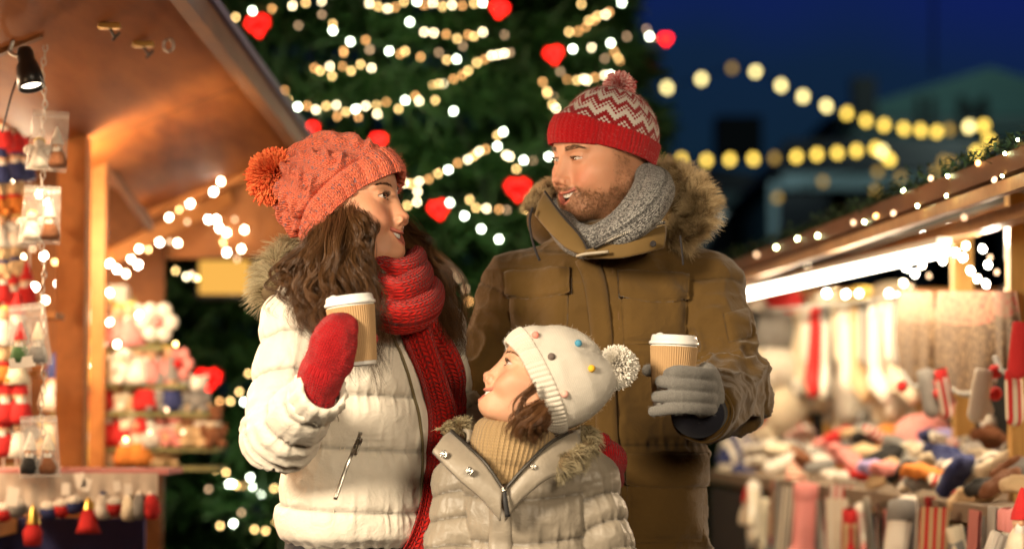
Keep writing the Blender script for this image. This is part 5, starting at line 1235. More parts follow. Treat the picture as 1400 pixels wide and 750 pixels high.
def build_setting():
    t = NT('cobbles'); v = t.n('ShaderNodeTexVoronoi'); v.feature = 'DISTANCE_TO_EDGE'; v.inputs['Scale'].default_value = 9; t.l(t.obj(), v.inputs['Vector'])
    e = t.ramp(v.outputs['Distance'], [(0, (0, 0, 0)), (.08, (1, 1, 1))]); n = t.noise(3, 5); c = t.mix(e, (.02, .02, .02), t.ramp(n, [(.3, (.05, .048, .045)), (.7, (.10, .095, .09))])); t.bsdf(c, .45); t.bump(e, .6, .01)
    g = MB(); g.add([(-150, -30, 0), (150, -30, 0), (150, 250, 0), (-150, 250, 0)], [(0, 1, 2, 3)]); props(g.build('ground', t.m), kind='structure')
    # far buildings beyond the square
    teal = M('teal_render', (.16, .32, .31), .85, var=.15, scale=.6); slate = M('slate_roof', (.02, .024, .03), .7); win = M('dark_window', (.01, .012, .016), .15); trimm = M('stone_trim', (.22, .30, .30), .8)
    def building(label, x0, x1, Y, ztop, depth, roof_h, mat, nx, nz, hip=0, gable=False):
        r = empty('townhouse', ((x0 + x1) / 2, Y, 0), label, 'building', 'dim buildings beyond the market')
        W = MB(); W.box(((x0 + x1) / 2, Y + depth / 2, ztop / 2), (x1 - x0, depth, ztop)); W.build('wall', mat, r)
        V = []; 
        if gable:   # pediment facing the square
            xm = (x0 + x1) / 2; V = [(x0 - .3, Y - .3, ztop), (x1 + .3, Y - .3, ztop), (xm, Y - .3, ztop + roof_h), (x0 - .3, Y + depth, ztop), (x1 + .3, Y + depth, ztop), (xm, Y + depth, ztop + roof_h)]; F = [(0, 1, 2), (3, 5, 4), (0, 2, 5, 3), (1, 4, 5, 2), (0, 3, 4, 1)]
            mesh_obj('roof', V, F, mats=[mat, slate], parent=r, smooth=False, fmat=[0, 0, 1, 1, 1])
        else:
            V = [(x0 - .3, Y - .4, ztop), (x1 + .3, Y - .4, ztop), (x1 + .3, Y + depth, ztop), (x0 - .3, Y + depth, ztop), (x0 + hip, Y + depth / 2, ztop + roof_h), (x1 - hip, Y + depth / 2, ztop + roof_h)]
            mesh_obj('roof', V, [(0, 1, 5, 4), (2, 3, 4, 5), (1, 2, 5), (3, 0, 4), (0, 3, 2, 1)], slate, r, smooth=False)
        for k in range(nz):
            for i in range(nx):
                x = x0 + (i + .5) * (x1 - x0) / nx; zz = .9 + (k + .5) * (ztop - 1.0) / nz; fr = MB().box((x, Y - .03, zz), (1.3, .12, 1.9), bev=.02).build('window', trimm, r)
                MB().box((x, Y - .06, zz), (1.05, .10, 1.65)).build('pane', win, fr)
        MB().box(((x0 + x1) / 2, Y - .12, ztop - .15), (x1 - x0 + .2, .3, .25)).build('cornice', trimm, r)
        return r
    px = lambda p, Y: (p - 700) / 3305 * Y
    zz = lambda p, Y: 1.25 + (575 - p) / 3305 * Y
    b = building('low dark gabled building beyond the square, with a stubby chimney', px(800, 44), px(1150, 44), 44, zz(262, 44), 8, zz(196, 44) - zz(262, 44), M('dark_render', (.05, .06, .065), .9), 5, 2, 2.0)
    MB().box((px(1010, 48), 48, zz(188, 48)), (.9, .9, .8)).build('chimney', slate, b.children[1])
    b2 = building('pale teal rendered building with a dark shed roof, lower right of the skyline', px(1078, 36), px(1420, 36), 36, zz(235, 36), 7, .9, teal, 5, 2, .4)
    b3 = building('wide pedimented building with dark letters on its gable', px(1150, 58), px(1560, 58), 58, zz(160, 58), 9, zz(92, 58) - zz(160, 58), teal, 6, 3, gable=True)
    MB().box((px(1183, 56), 56, zz(135, 56)), (.55, .6, 1.0)).build('chimney', slate, b3.children[1])
    L = M('sign_letters', (.012, .016, .018), .6); 
    def letter(x, pts, w=.16): 
        s = MB()
        for a, b_ in pts: s.bar((x + a[0], 57.55, zz(160, 58) + a[1]), (x + b_[0], 57.55, zz(160, 58) + b_[1]), .1, w, up=(0, 0, 1) if abs(a[0] - b_[0]) > .01 else (1, 0, 0))
        s.build('letter', L, b3)
    xm = px(1318, 57.5); letter(xm, [((0, -.35), (0, .45)), ((0, .45), (.28, 0)), ((.28, 0), (.56, .45)), ((.56, .45), (.56, -.35))]); letter(xm - 1.0, [((0, -.35), (0, .45)), ((.3, -.35), (.3, .45))])
    MB().tube([(px(1280, 60), 60, zz(100, 60)), (px(1282, 60), 60, zz(-60, 60))], .07, .04, 8, 2).build('flagpole', slate, b3)
    o = lamp('facade_fill', 'POINT', (px(1240, 30), 29, 6.5), 330, (.75, 1.0, .95), .3)  # three unseen points, added to brighten the far facades
    o = lamp('facade_fill', 'POINT', (px(980, 30), 34, 5.5), 60, (.7, .9, 1.0), .3)
    lamp('facade_fill', 'POINT', (px(1330, 50), 50, 11), 330, (.75, 1.0, .9), .3)

BULBS = {}
def bulb_mesh(kind):
    """one shared bulb per colour of lamp"""
    if kind in BULBS: return BULBS[kind]
    col, st, r = {'white': ((1, .80, .46), 20, .0052), 'warm': ((1, .62, .22), 13, .0052), 'amber': ((1, .47, .15), 8.5, .0052), 'dim': ((1, .62, .34), 4, .0052), 'cool': ((.90, 1, .76), 28, .0054), 'gold': ((1, .66, .10), 3.6, .031), 'goldwhite': ((1, .80, .30), 4.6, .031), 'golddim': ((1, .60, .12), .8, .030),
                  'stall': ((1, .78, .50), 34, .0068), 'stallw': ((1, .90, .72), 46, .0070), 'tiny': ((.85, 1, .50), 60, .0026)}[kind]
    o = MB().ball((0, 0, 0), (r, r, r * 1.25), 10).build('bulb', emit('lamp_' + kind, col, st), None, smooth=True)
    BULBS[kind] = o.data; bpy.data.objects.remove(o); return BULBS[kind]
def light_string(name, pts, kinds, label, group, cable_r=.0022, sag=0, cable=True):
    """cable and bulbs through world points"""
    pts = np.array(pts); c = pts.mean(0); r = empty(name, c, label, 'string lights', group)
    if cable: tube_obj('cable', pts + (0, .004, .012), cable_r, M('green_cable', (.01, .025, .012), .6), r, seg=5, n=max(4, len(pts) * 3))
    for i, q in enumerate(pts):
        o = bpy.data.objects.new('bulb', bulb_mesh(kinds[i % len(kinds)])); COL.objects.link(o); o.parent = r; o.location = Vector(q - c); o.rotation_euler = (rng.uniform(-.6, .6), rng.uniform(-.6, .6), 0)
    return r
TREE = np.array([(500 - 700) / 3305 * 10.4, 10.4]); 
def tree_r(z): return np.interp(z, [.3, 1.0, 2.2, 3.2, 5.5, 8.2], [1.75, 1.62, 1.34, 1.13, .65, .05])
def on_tree(px, py, out=.03):
    """where the sight line to a pixel meets the tree's outer shell"""
    for Y in np.arange(8.7, 10.6, .02):
        q = P(px, py, Y)
        if np.hypot(q[0] - TREE[0], q[1] - TREE[1]) <= tree_r(q[2]) + out: return q
    return P(px, py, 10.35)
def build_tree():
    r = empty('christmas_tree', (TREE[0], TREE[1], 0), 'tall dark green fir tree strung with lights behind the family', 'tree')
    MB().tube([(TREE[0], TREE[1], 0), (TREE[0] + .02, TREE[1], 4), (TREE[0], TREE[1], 8.4)], .14, .02, 14, 12).build('trunk', M('bark', (.06, .04, .025), .9, bump=(30, .02)), r, smooth=True)
    n = 27000; g = np.random.default_rng(21); z = .35 + 7.9 * g.random(n) ** 1.35; z = np.where(g.random(n) < .75, .35 + 3.4 * g.random(n), z)
    lay = .26; zl = np.round(z / lay) * lay + g.normal(0, .035, n); th = g.random(n) * 2 * np.pi; R = tree_r(zl) * (1 - .10 * np.abs(vnoise(np.stack([np.cos(th) * 1.5, np.sin(th) * 1.5, zl * 3], 1), 1.7, 3)))
    rr = R * (1 - .45 * g.random(n) ** 1.6); zz = zl - .22 * (rr / R) ** 2 * .7 + .06
    c = np.stack([TREE[0] + rr * np.cos(th), TREE[1] + rr * np.sin(th), zz], 1); out = np.stack([np.cos(th), np.sin(th), -.15 + g.normal(0, .25, n)], 1)
    V = []; F = []
    m = 6; L = .10 + .06 * g.random(n)
    d = nrm(out[:, None] + g.normal(0, .55, (n, m, 3))); side = nrm(np.cross(d, g.normal(0, 1, (n, m, 3)))); a = c[:, None] - side * .008; b = c[:, None] + side * .008; tp = c[:, None] + d * L[:, None, None]
    V = np.stack([a, b, tp + side * .003, tp - side * .003], 2).reshape(-1, 3); F = np.arange(len(V)).reshape(-1, 4)
    t = NT('fir_needles'); cc = t.ramp(t.noise(7, 3), [(.3, (.010, .050, .010)), (.7, (.028, .10, .020))]); t.bsdf(cc, .6); t.b.inputs['Subsurface Weight'].default_value = 0
    mesh_obj('crown', V, F, t.m, r, smooth=False)
    g1 = 'fairy light strings wound round the fir tree'; W = ['white', 'warm', 'white', 'amber', 'warm', 'cool', 'amber']
    S = [('top edge of the tree just right of the stall roof', [(248, 6), (262, 8), (275, 12), (300, 18), (322, 24), (345, 15), (372, 12), (400, 8), (418, 4), (440, 2)], W),
         ('running down beside the slanted stall roof edge', [(275, 45), (296, 50), (309, 45), (316, 77), (336, 97)], ['cool']),
         ('loose bulbs above the woman near the top', [(440, 20), (455, 33), (455, 42), (470, 70), (479, 57), (500, 55), (506, 68)], ['dim', 'warm', 'cool', 'amber', 'cool', 'amber', 'dim']),
         ('along the top centre of the tree', [(505, 5), (517, 9), (530, 12), (540, 10), (552, 3), (570, 2), (580, 7), (592, 4), (605, 9), (618, 7), (632, 8), (648, 5), (660, 4), (672, 10)], W),
         ('short swag under the top centre lights', [(560, 30), (580, 44), (593, 45), (610, 47), (625, 53), (640, 48), (648, 50), (660, 44), (690, 48)], ['cool', 'white', 'white', 'amber', 'warm', 'amber', 'warm', 'white', 'dim']),
         ('short zigzag above the woman\'s hat', [(408, 35), (430, 93), (438, 97), (451, 91), (454, 104), (468, 91), (480, 97), (493, 88), (508, 93)], ['dim', 'amber', 'warm', 'white', 'warm', 'amber', 'warm', 'warm', 'white']),
         ('swag of mixed bulbs above the crossing garland', [(470, 72), (505, 68), (532, 70), (547, 74), (554, 70), (575, 78), (600, 72), (611, 82), (624, 81), (633, 63)], ['amber', 'dim', 'cool', 'amber', 'warm', 'amber', 'dim', 'warm', 'cool', 'dim']),
         ('rising to the right over the garland', [(592, 117), (600, 115), (606, 114), (620, 108), (632, 103), (640, 97), (652, 86), (663, 81), (672, 76), (681, 75), (690, 73), (697, 72)], ['warm', 'warm', 'white', 'amber', 'amber', 'warm', 'warm', 'amber', 'white', 'white', 'white', 'dim']),
         ('longest garland sagging between stall roof and tree centre', [(352, 118), (354, 128), (377, 125), (389, 124), (394, 137), (407, 146), (420, 145), (432, 150), (446, 145), (460, 144), (461, 159), (473, 153), (486, 149), (490, 160), (500, 145), (515, 144), (516, 156), (528, 140), (545, 149), (554, 137), (568, 131), (573, 138), (595, 137)], W),
         ('stub of bulbs under the stall roof end', [(393, 161), (395, 173), (409, 185), (413, 200), (377, 152)], ['warm', 'cool', 'warm', 'amber', 'dim']),
         ('diagonal run between the two adults', [(553, 250), (562, 251), (573, 248), (586, 245), (599, 237), (613, 232), (626, 223), (640, 218), (648, 213), (655, 207), (664, 204), (680, 185), (688, 180)], W),
         ('hooked end left of the man\'s collar', [(680, 200), (692, 212), (697, 214), (716, 219), (729, 219), (706, 231), (750, 214)], ['cool', 'white', 'white', 'cool', 'dim', 'warm', 'cool']),
         ('low swag behind the gap between the adults', [(571, 262), (557, 281), (570, 276), (642, 273), (651, 284), (665, 285), (682, 286), (693, 287), (719, 286)], ['white', 'warm', 'white', 'warm', 'warm', 'white', 'amber', 'dim', 'warm']),
         ('scattered white bulbs low between the adults', [(615, 277), (635, 295), (658, 313), (682, 327), (620, 152)], ['cool']),
         ('curl of bulbs left of the man\'s hat', [(742, 112), (748, 125), (755, 143), (760, 148), (748, 128), (757, 133)], ['amber', 'warm', 'warm', 'white', 'warm', 'dim']),
         ('swag behind the top of the man\'s hat', [(766, 98), (776, 109), (789, 110), (798, 108), (803, 110), (813, 106), (827, 103), (835, 103)], ['dim', 'amber', 'warm', 'white', 'white', 'amber', 'white', 'cool']),
         ('rising toward the upper right of the tree', [(778, 44), (790, 43), (801, 37), (805, 28), (817, 22), (828, 20), (833, 17), (795, 6), (850, 4), (812, 28)], ['warm', 'amber', 'amber', 'warm', 'warm', 'white', 'amber', 'warm', 'cool', 'amber']),
         ('short drop at the right edge above the man', [(783, 67), (809, 65), (835, 59), (840, 71), (845, 80), (848, 83), (827, 80), (857, 50)], ['cool', 'white', 'cool', 'amber', 'warm', 'amber', 'dim', 'dim']),
         ('pair of bulbs at the tree\'s right rim', [(884, 40), (888, 50), (892, 52)], ['dim', 'cool', 'warm']),
         ('beside the red heart left of the woman\'s sleeve', [(327, 535), (334, 549), (315, 548), (300, 548), (290, 561), (286, 583), (340, 510)], ['warm', 'cool', 'warm', 'amber', 'dim', 'dim', 'warm']),
         ('wavy strand low beside the woman\'s elbow', [(295, 641), (309, 645), (313, 661), (318, 661), (323, 663), (332, 664), (342, 652), (346, 664), (358, 674), (375, 667), (285, 668)], ['warm', 'warm', 'cool', 'cool', 'warm', 'amber', 'cool', 'cool', 'cool', 'warm', 'dim']),
         ('last bulbs near the bottom beside the woman\'s hem', [(301, 718), (319, 715), (348, 723), (363, 725), (376, 712), (330, 700)], ['warm', 'cool', 'warm', 'warm', 'warm', 'dim']),
         ('glimpsed behind the woman\'s long hair', [(626, 380), (641, 412), (656, 408), (630, 458), (618, 372), (636, 395)], ['dim', 'amber', 'warm', 'white', 'dim', 'dim']),
         ('under the yellow lantern', [(205, 372), (240, 370), (255, 378), (268, 380), (187, 415), (196, 415)], ['dim', 'warm', 'white', 'white', 'warm', 'amber'])]
    for w, pts, k in S:
        q = [on_tree(a, b) for a, b in pts]; light_string('fairy_lights', q, k, 'fairy lights ' + w, g1, cable=len(pts) > 4)
    for px_, py_ in ((300, 60), (440, 130), (560, 60), (640, 110), (520, 150), (620, 230), (700, 240), (800, 60), (830, 120), (310, 560), (330, 680), (690, 330)): lamp('fairy_glow', 'POINT', on_tree(px_, py_, .25), 1.1, (1, .92, .6), .1)
    # heart lamps
    th = np.linspace(0, 2 * np.pi, 40, endpoint=False); hx = 16 * np.sin(th) ** 3 / 17; hz = (13 * np.cos(th) - 5 * np.cos(2 * th) - 2 * np.cos(3 * th) - np.cos(4 * th)) / 17
    red = emit('heart_glow', (1, .004, .003), .45); redb = emit('heart_bulb', (1, .012, .008), 7); frame = M('red_wire', (.4, .01, .01), .4)
    H = [('top left corner of the tree by the roof', 283, 12, .058, 0), ('upper left of the tree', 353, 35, .068, 10), ('left of the woman\'s pompom side, near the roof tip', 423, 180, .056, 15), ('just above the woman\'s hat', 518, 192, .040, 0), ('near the top centre of the tree', 683, 13, .050, -10),
         ('upper right of the tree above the man', 757, 75, .052, 10), ('beside the man\'s left collar', 708, 258, .070, 0), ('between the two adults\' faces', 600, 286, .055, 10), ('left of the woman\'s elbow', 285, 518, .072, 0), ('hanging alone at the tree\'s right rim', 910, 54, .036, 0)]
    for w, a, b, s, rz in H:
        s *= .72
        q = on_tree(a, b, .06); 
        if a == 910: q = P(910, 54, 10.3)
        o = empty('heart_lamp', q, 'glowing red heart lamp ' + w, 'heart lamp', 'red heart lamps on the fir tree'); ca, sa = math.cos(R_(rz)), math.sin(R_(rz))
        O = np.stack([hx * ca - hz * sa, np.zeros(40), hx * sa + hz * ca], 1) * s
        V = np.vstack([O * .9 + (0, -.012, 0), O * .9 + (0, .012, 0), O * .35 + (0, -.020, 0), O * .35 + (0, .020, 0)]) + q; j = np.arange(40); j2 = (j + 1) % 40
        F = np.vstack([np.stack([j, j2, 40 + j2, 40 + j], 1), np.stack([j2, j, 80 + j, 80 + j2], 1), np.stack([40 + j, 40 + j2, 120 + j2, 120 + j], 1)]).tolist() + [list(range(80, 120)), list(range(159, 119, -1))]
        mesh_obj('heart_body', V, F, red, o); tube_obj('wire_frame', np.vstack([O, O[:1]]) * 1.02 + q, .0035, frame, o, seg=6, cap=False)
        for k in range(0, 40, 3): MB().ball(O[k] * .8 + q + (0, -.016, 0), .0075, 8).build('bulb', redb, o, smooth=True)
def build_globes():
    up = [(912, 120), (959, 108), (1001, 93), (1033, 98), (1068, 117), (1098, 132), (1130, 145), (1158, 155), (1184, 165), (1209, 171), (1236, 176), (1259, 178), (1281, 180), (1298, 177), (1325, 173), (1345, 172), (1352, 192), (1335, 208)]
    kk = ['goldwhite', 'goldwhite', 'golddim', 'goldwhite', 'goldwhite', 'goldwhite', 'goldwhite', 'gold', 'gold', 'gold', 'gold', 'gold', 'gold', 'golddim', 'goldwhite', 'gold', 'gold', 'gold']
    light_string('festoon_lights', [P(a, b, 22 - i * .25) for i, (a, b) in enumerate(up)], kk, 'upper festoon of big yellow globe bulbs falling toward the right across the sky', 'globe festoons over the square', .006)
    lo = [(900, 215), (932, 218), (966, 219), (998, 218), (1030, 217), (1059, 216), (1089, 214), (1117, 211), (1145, 209), (1171, 206), (1197, 203), (1206, 207), (1216, 218)]
    light_string('festoon_lights', [P(a, b, 21 - i * .2) for i, (a, b) in enumerate(lo)], ['gold', 'gold', 'gold', 'gold', 'gold', 'golddim', 'gold', 'gold', 'gold', 'gold', 'gold', 'goldwhite', 'gold'], 'lower festoon of yellow globe bulbs running level beside the man\'s fur hood', 'globe festoons over the square', .006)
    dm = [(1125, 248), (1063, 270), (1200, 235), (1197, 260), (1231, 242)]; light_string('festoon_lights', [P(a, b, 23) for a, b in dm], ['golddim'], 'faint festoon end hanging under the lower globe string', 'globe festoons over the square', .006)
    dm = [(1280, 235), (1290, 220), (1300, 222), (1335, 208), (1397, 205)]; light_string('festoon_lights', [P(a, b, 20) for a, b in dm], ['golddim'], 'faint globes close above the right stall roof', 'globe festoons over the square', .006)

WOODO = wood_mat('orange_pine', (.36, .135, .035), (.52, .21, .06), .5, 2.2, (1.2, .25, 1.2))
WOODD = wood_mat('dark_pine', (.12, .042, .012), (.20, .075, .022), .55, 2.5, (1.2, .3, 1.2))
WOODY = wood_mat('yellow_pine', (.50, .27, .07), (.66, .38, .12), .5, 4, (1.5, 1.5, .3))
BLACK = M('black_metal', (.012, .012, .012), .35); BRASS = M('brass', (.62, .42, .12), .32, Metallic=1.0); STEEL = M('steel', (.35, .33, .30), .35, Metallic=1.0)
PC = {'red': (.50, .016, .016), 'white': (.72, .66, .58), 'navy': (.025, .035, .13), 'pink': (.66, .24, .22), 'yellow': (.66, .48, .12), 'beige': (.52, .36, .20), 'grey': (.22, .21, .20), 'brown': (.20, .075, .03), 'black': (.015, .014, .014), 'orange': (.62, .20, .03), 'green': (.05, .12, .04), 'gold': (.6, .40, .08), 'lavender': (.36, .30, .58), 'cream': (.70, .60, .45), 'skin': (.62, .36, .22)}
def felt(c): return M('felt_cloth_' + c, PC[c], .9, bump=(220, .002), var=.12, scale=60)
TOYS = {}
def toy_proto(body, head, hatc, kind):
    """stuffed doll about 9 cm tall standing at the origin"""
    k = (body, head, hatc, kind)
    if k in TOYS: return TOYS[k]
    parts = []
    if kind == 'gnome':
        parts = [('body', MB().lathe([(1e-4, 0), (.024, .002), (.026, .015), (.020, .038), (.012, .050), (1e-4, .052)], seg=14), body), ('head', MB().ball((0, 0, .056), .015, 12).ball((0, -.014, .055), .005, 8), head), ('hat', MB().lathe([(.0175, .060), (.016, .068), (.010, .085), (.003, .104), (1e-4, .106)], seg=12), hatc), ('beard', MB().ball((0, -.012, .044), (.011, .006, .014), 10), 'white')]
    elif kind == 'bear':
        b = MB().ball((0, 0, .022), (.021, .019, .024), 12); [b.ball((s * .019, -.006, .030), (.007, .007, .014), 8) for s in (-1, 1)]; [b.ball((s * .013, -.016, .006), (.009, .013, .008), 8) for s in (-1, 1)]
        h_ = MB().ball((0, 0, .056), .018, 12); [h_.ball((s * .014, 0, .071), .007, 8) for s in (-1, 1)]; h_.ball((0, -.016, .052), .007, 8)
        parts = [('body', b, body), ('head', h_, head), ('scarf', MB().lathe([(.014, .036), (.018, .038), (.018, .043), (.014, .045)], seg=14), hatc)]
    elif kind == 'angel':
        w = MB(); [w.ball((s * .024, .008, .048), (.018, .004, .014), 10) for s in (-1, 1)]
        parts = [('body', MB().lathe([(1e-4, 0), (.028, 0), (.022, .02), (.012, .048), (1e-4, .054)], seg=14), body), ('head', MB().ball((0, 0, .062), .014, 12), head), ('wings', w, hatc), ('hair', MB().ball((0, .004, .068), (.0155, .014, .012), 10), 'yellow')]
    elif kind == 'flower':
        f = MB(); [f.ball((.022 * math.cos(a), -.004, .04 + .022 * math.sin(a)), (.014, .007, .014), 8) for a in np.linspace(0, 2 * math.pi, 7)[:-1]]
        parts = [('petals', f, body), ('middle', MB().ball((0, -.008, .04), .010, 10), hatc), ('base', MB().tube([(0, 0, 0), (0, 0, .03)], .006, .005, 8, 3), head)]
    TOYS[k] = []
    for n_, mb, c in parts:
        o = mb.build(n_, felt(c), None, smooth=True); TOYS[k].append((n_, o.data)); bpy.data.objects.remove(o)
    return TOYS[k]
def toy(q, spec, label, group, rz=0, s=1.0, cat='toy', nm='doll'):
    r = empty(nm, q, label, cat, group, rz=rz); r.scale = (s, s, s)
    for n_, me in toy_proto(*spec): o = bpy.data.objects.new(n_, me); COL.objects.link(o); o.parent = r
    return r
ORD = ['first', 'second', 'third', 'fourth', 'fifth', 'sixth', 'seventh', 'eighth', 'ninth', 'tenth', 'eleventh', 'twelfth', 'thirteenth', 'fourteenth', 'fifteenth', 'sixteenth', 'seventeenth', 'eighteenth', 'nineteenth', 'twentieth']
def build_left_stall():
    r = empty('market_stall', (-1.6, 6.2, 0), 'orange pine market stall with its hatch propped up, on the left', 'market stall', 'wooden market stalls')
    xe, ze, xh, zh = -.685, 2.12, -1.17, 1.93
    d = nrm(np.array([xe - xh, 0, ze - zh])); nn = np.array([-d[2], 0, d[0]])
    # hatch: boards, battens
    hat_ = MB(); V0 = np.array([[xh, 3.0, zh], [xe, 3.0, ze], [xe, 7.85, ze], [xh, 7.85, zh]]); V = np.vstack([V0, V0 + nn * .022]); hat_.add(V, [(0, 1, 2, 3), (7, 6, 5, 4), (0, 4, 5, 1), (1, 5, 6, 2), (2, 6, 7, 3), (3, 7, 4, 0)])
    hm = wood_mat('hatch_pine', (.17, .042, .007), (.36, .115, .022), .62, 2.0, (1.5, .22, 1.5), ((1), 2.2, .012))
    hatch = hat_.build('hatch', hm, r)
    MB().bar((xe + .012, 3.0, ze + .012), (xe + .012, 7.87, ze + .012), .035, .075).build('edge_beam', WOODD, hatch)
    MB().bar((xe + .034, 3.0, ze + .045), (xe + .034, 7.88, ze + .045), .014, .022).build('metal_flashing', M('lilac_flashing', (.12, .10, .20), .6), hatch)
    for Y in (7.80,): MB().bar((xh, Y, zh - .012), (xe - .01, Y, ze - .012), .05, .022).build('batten', WOODO, hatch)
    # roof above and walls
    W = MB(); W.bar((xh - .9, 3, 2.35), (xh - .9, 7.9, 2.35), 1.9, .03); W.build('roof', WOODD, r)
    MB().box((-2.35, 5.5, 1.2), (.03, 4.9, 2.4)).build('back_wall', WOODO, r)
    MB().box((-1.75, 7.92, 1.2), (1.22, .03, 2.4)).build('end_wall', WOODD, r)
    ck = MB(); a, b, c_, e_ = P(205, 292, 7.95), P(417, 212, 7.95), P(398, 348, 7.95), P(145, 356, 7.95); V = np.array([a, b, c_, e_]); ck.add(np.vstack([V, V + (0, .03, 0)]), [(0, 1, 2, 3), (7, 6, 5, 4), (0, 4, 5, 1), (1, 5, 6, 2), (2, 6, 7, 3), (3, 7, 4, 0)]); ck.build('cheek_board', wood_mat('cheek_pine', (.26, .10, .03), (.38, .15, .045), .5, 2.2, (1.2, .25, 1.2)), r)
    for (x, y0, y1, Y, w) in ((102, 188, 900, 6.05, .070), (137, 196, 900, 6.6, .04)):
        q0, q1 = P(x, y0, Y), P(x, y1, Y); MB().bar((q0[0], Y, max(0, q1[2])), (q0[0], Y, q0[2]), w, w, up=(0, 1, 0)).build('post', WOODO, r)
    MB().bar(P(150, 350, 7.6), P(312, 268, 7.9), .035, .05).build('brace', WOODO, r)
    MB().bar(P(134, 208, 6.6), P(205, 312, 7.3), .02, .02).build('brace', WOODD, r)
    MB().bar((-1.75, 5.4, 1.0), (-1.75, 7.6, 1.0), 1.1, .04).build('counter', WOODO, r)
    # hatch catches
    for (px, py, Yc) in ((150, 20, 4.9), (196, 70, 5.2)):
        q = P(px, py, Yc); k = (q[0] - xh) / (xe - xh); q[2] = zh + (ze - zh) * k - .012; c2 = MB(); c2.box(q, (.045, .02, .012), bev=.002); cc = c2.build('catch', BRASS, hatch)
        MB().tube([q + (0, 0, -.004), q + (.012, -.004, -.022), q + (.02, 0, -.014), q + (.006, 0, -.03)], .0035, .003, 8, 14).build('hook', BLACK, cc, smooth=True)
    q = P(230, 99, 5.3); q[2] = zh + (ze - zh) * (q[0] - xh) / (xe - xh) - .006; th = np.linspace(0, 2 * np.pi, 25); MB().tube(np.stack([q[0] + .011 * np.cos(th), q[1] + 0 * th, q[2] - .008 + .014 * np.sin(th)], 1), .0028, seg=8, cap=False).build('ring', STEEL, hatch, smooth=True)
    # clip-on spotlight
    q = P(38, 92, 4.75); ar = empty('spotlight', q, 'black clamp spotlight under the wooden arm at the top left', 'spotlight'); ax = nrm(np.array([.25, -.25, -1.])); R3 = align(-ax)
    MB().lathe([(1e-4, .040), (.014, .040), (.017, .03), (.017, .012), (.022, .004), (.026, -.02), (.027, -.045), (.024, -.045), (.022, -.03), (1e-4, -.028)], q, 24, R3).build('lamp_housing', BLACK, ar, smooth=True)
    MB().lathe([(.021, -.036), (1e-4, -.037)], q, 20, R3).build('lamp_glass', emit('spot_glass', (1, .86, .66), 6), ar)
    MB().tube([q + (-.012, 0, .02), q + (-.035, 0, .03), q + (-.03, 0, .055)], .004, .004, 8, 12).build('bracket', STEEL, ar, smooth=True); MB().tube([q + (-.01, 0, .0), q + (-.03, .0, -.05), q + (-.05, 0, -.13)], .002, .002, 6, 12).build('cord', BLACK, ar, smooth=True)
    MB().bar(P(-30, 78, 4.8), P(54, 42, 4.8), .03, .03).build('lamp_arm', WOODD, r)
    lamp('spotlight_bulb', 'SPOT', q + ax * .05, 18, (1, .74, .45), .02, q + ax, 120)
    lamp('stall_fill', 'POINT', (-1.30, 5.15, 1.45), 7, (1, .76, .48), .05); lamp('stall_fill', 'POINT', (-1.12, 6.15, 1.72), 28, (1, .78, .50), .05); lamp('stall_fill', 'POINT', (-1.75, 5.0, 1.75), 26, (1, .66, .36), .06); lamp('stall_fill', 'POINT', (-1.55, 6.6, 1.72), 24, (1, .68, .38), .06); lamp('stall_fill', 'POINT', (-1.30, 7.5, 1.55), 7, (1, .62, .32), .05); lamp('stall_fill', 'POINT', (-1.35, 3.9, 1.55), 8, (1, .62, .32), .06)  # points without fixtures, added to brighten the stall's toys and interior
    # chain with bagged figurines
    ch = MB(); y = 45
    z0, z1 = P(60, 46, 4.9), P(58, 640, 4.9); n = 62
    for i in range(n):
        f_ = i / (n - 1); c = z0 * (1 - f_) + z1 * f_ + (0.003 * math.sin(i * .8), 0, 0); th = np.linspace(0, 2 * np.pi, 15); a_ = (i % 2) * math.pi / 2 + .3; ring = np.stack([.0045 * np.cos(th) * math.cos(a_), .0045 * np.cos(th) * math.sin(a_), .0088 * np.sin(th)], 1); ch.tube(c + ring, .0013, seg=6, cap=False)
    props(ch.build('hanging_chain', STEEL, None, smooth=True), 'steel link chain hanging down from the open hatch', 'chain')
    film = NT('clear_bag'); film.bsdf((.9, .85, .8), .12, Alpha=.22); film.b.inputs['Specular IOR Level'].default_value = .6; film.bump(film.noise(60, 3), 1, .004)
    card = M('white_card', (.75, .68, .60), .7)
    bags = [('topmost', 66, 195, .042, .058, 5), ('second from top', 56, 296, .042, .055, 3), ('third from top', 40, 460, .042, .060, -6), ('lowest', 54, 612, .042, .058, -2)]
    for w, px, py, hw, hh, tilt in bags:
        q = P(px, py, 4.86); b = empty('cellophane_bag', q, f'{w} clear cellophane bag clipped to the hanging chain', 'bag', 'clear gift bags on the chain'); n, m = 13, 11; Rt = rotm('Y', tilt)
        G = []
        for sg in (-1, 1):
            for i in range(m):
                for j in range(n):
                    u = j / (n - 1) * 2 - 1; v = i / (m - 1); dpt = .016 * math.sqrt(max(0, 1 - abs(u) ** 3)) * (1 - v) ** .5 * (.5 + .5 * math.sin(min(v * 3 + .6, 1.6))); G.append([u * hw * (1 - .12 * v) , -sg * dpt + .002 * math.sin(j * 2.1 + i), (v * 2 - 1) * hh])
        G = np.array(G) @ Rt.T + q; F = grid_faces(m, n, False); mesh_obj('film', G, np.vstack([F, F[:, ::-1] + n * m]), film.m, b)
        MB().box(q + Rt @ np.array([0, -.002, hh]), (.074, .006, .014), R=Rt).build('header_fold', film.m, b)
        if w == 'third from top': MB().box(q + (-.01, -.018, -.052), (.052, .001, .022), R=rotm('Y', -8)).build('price_card', card, b)
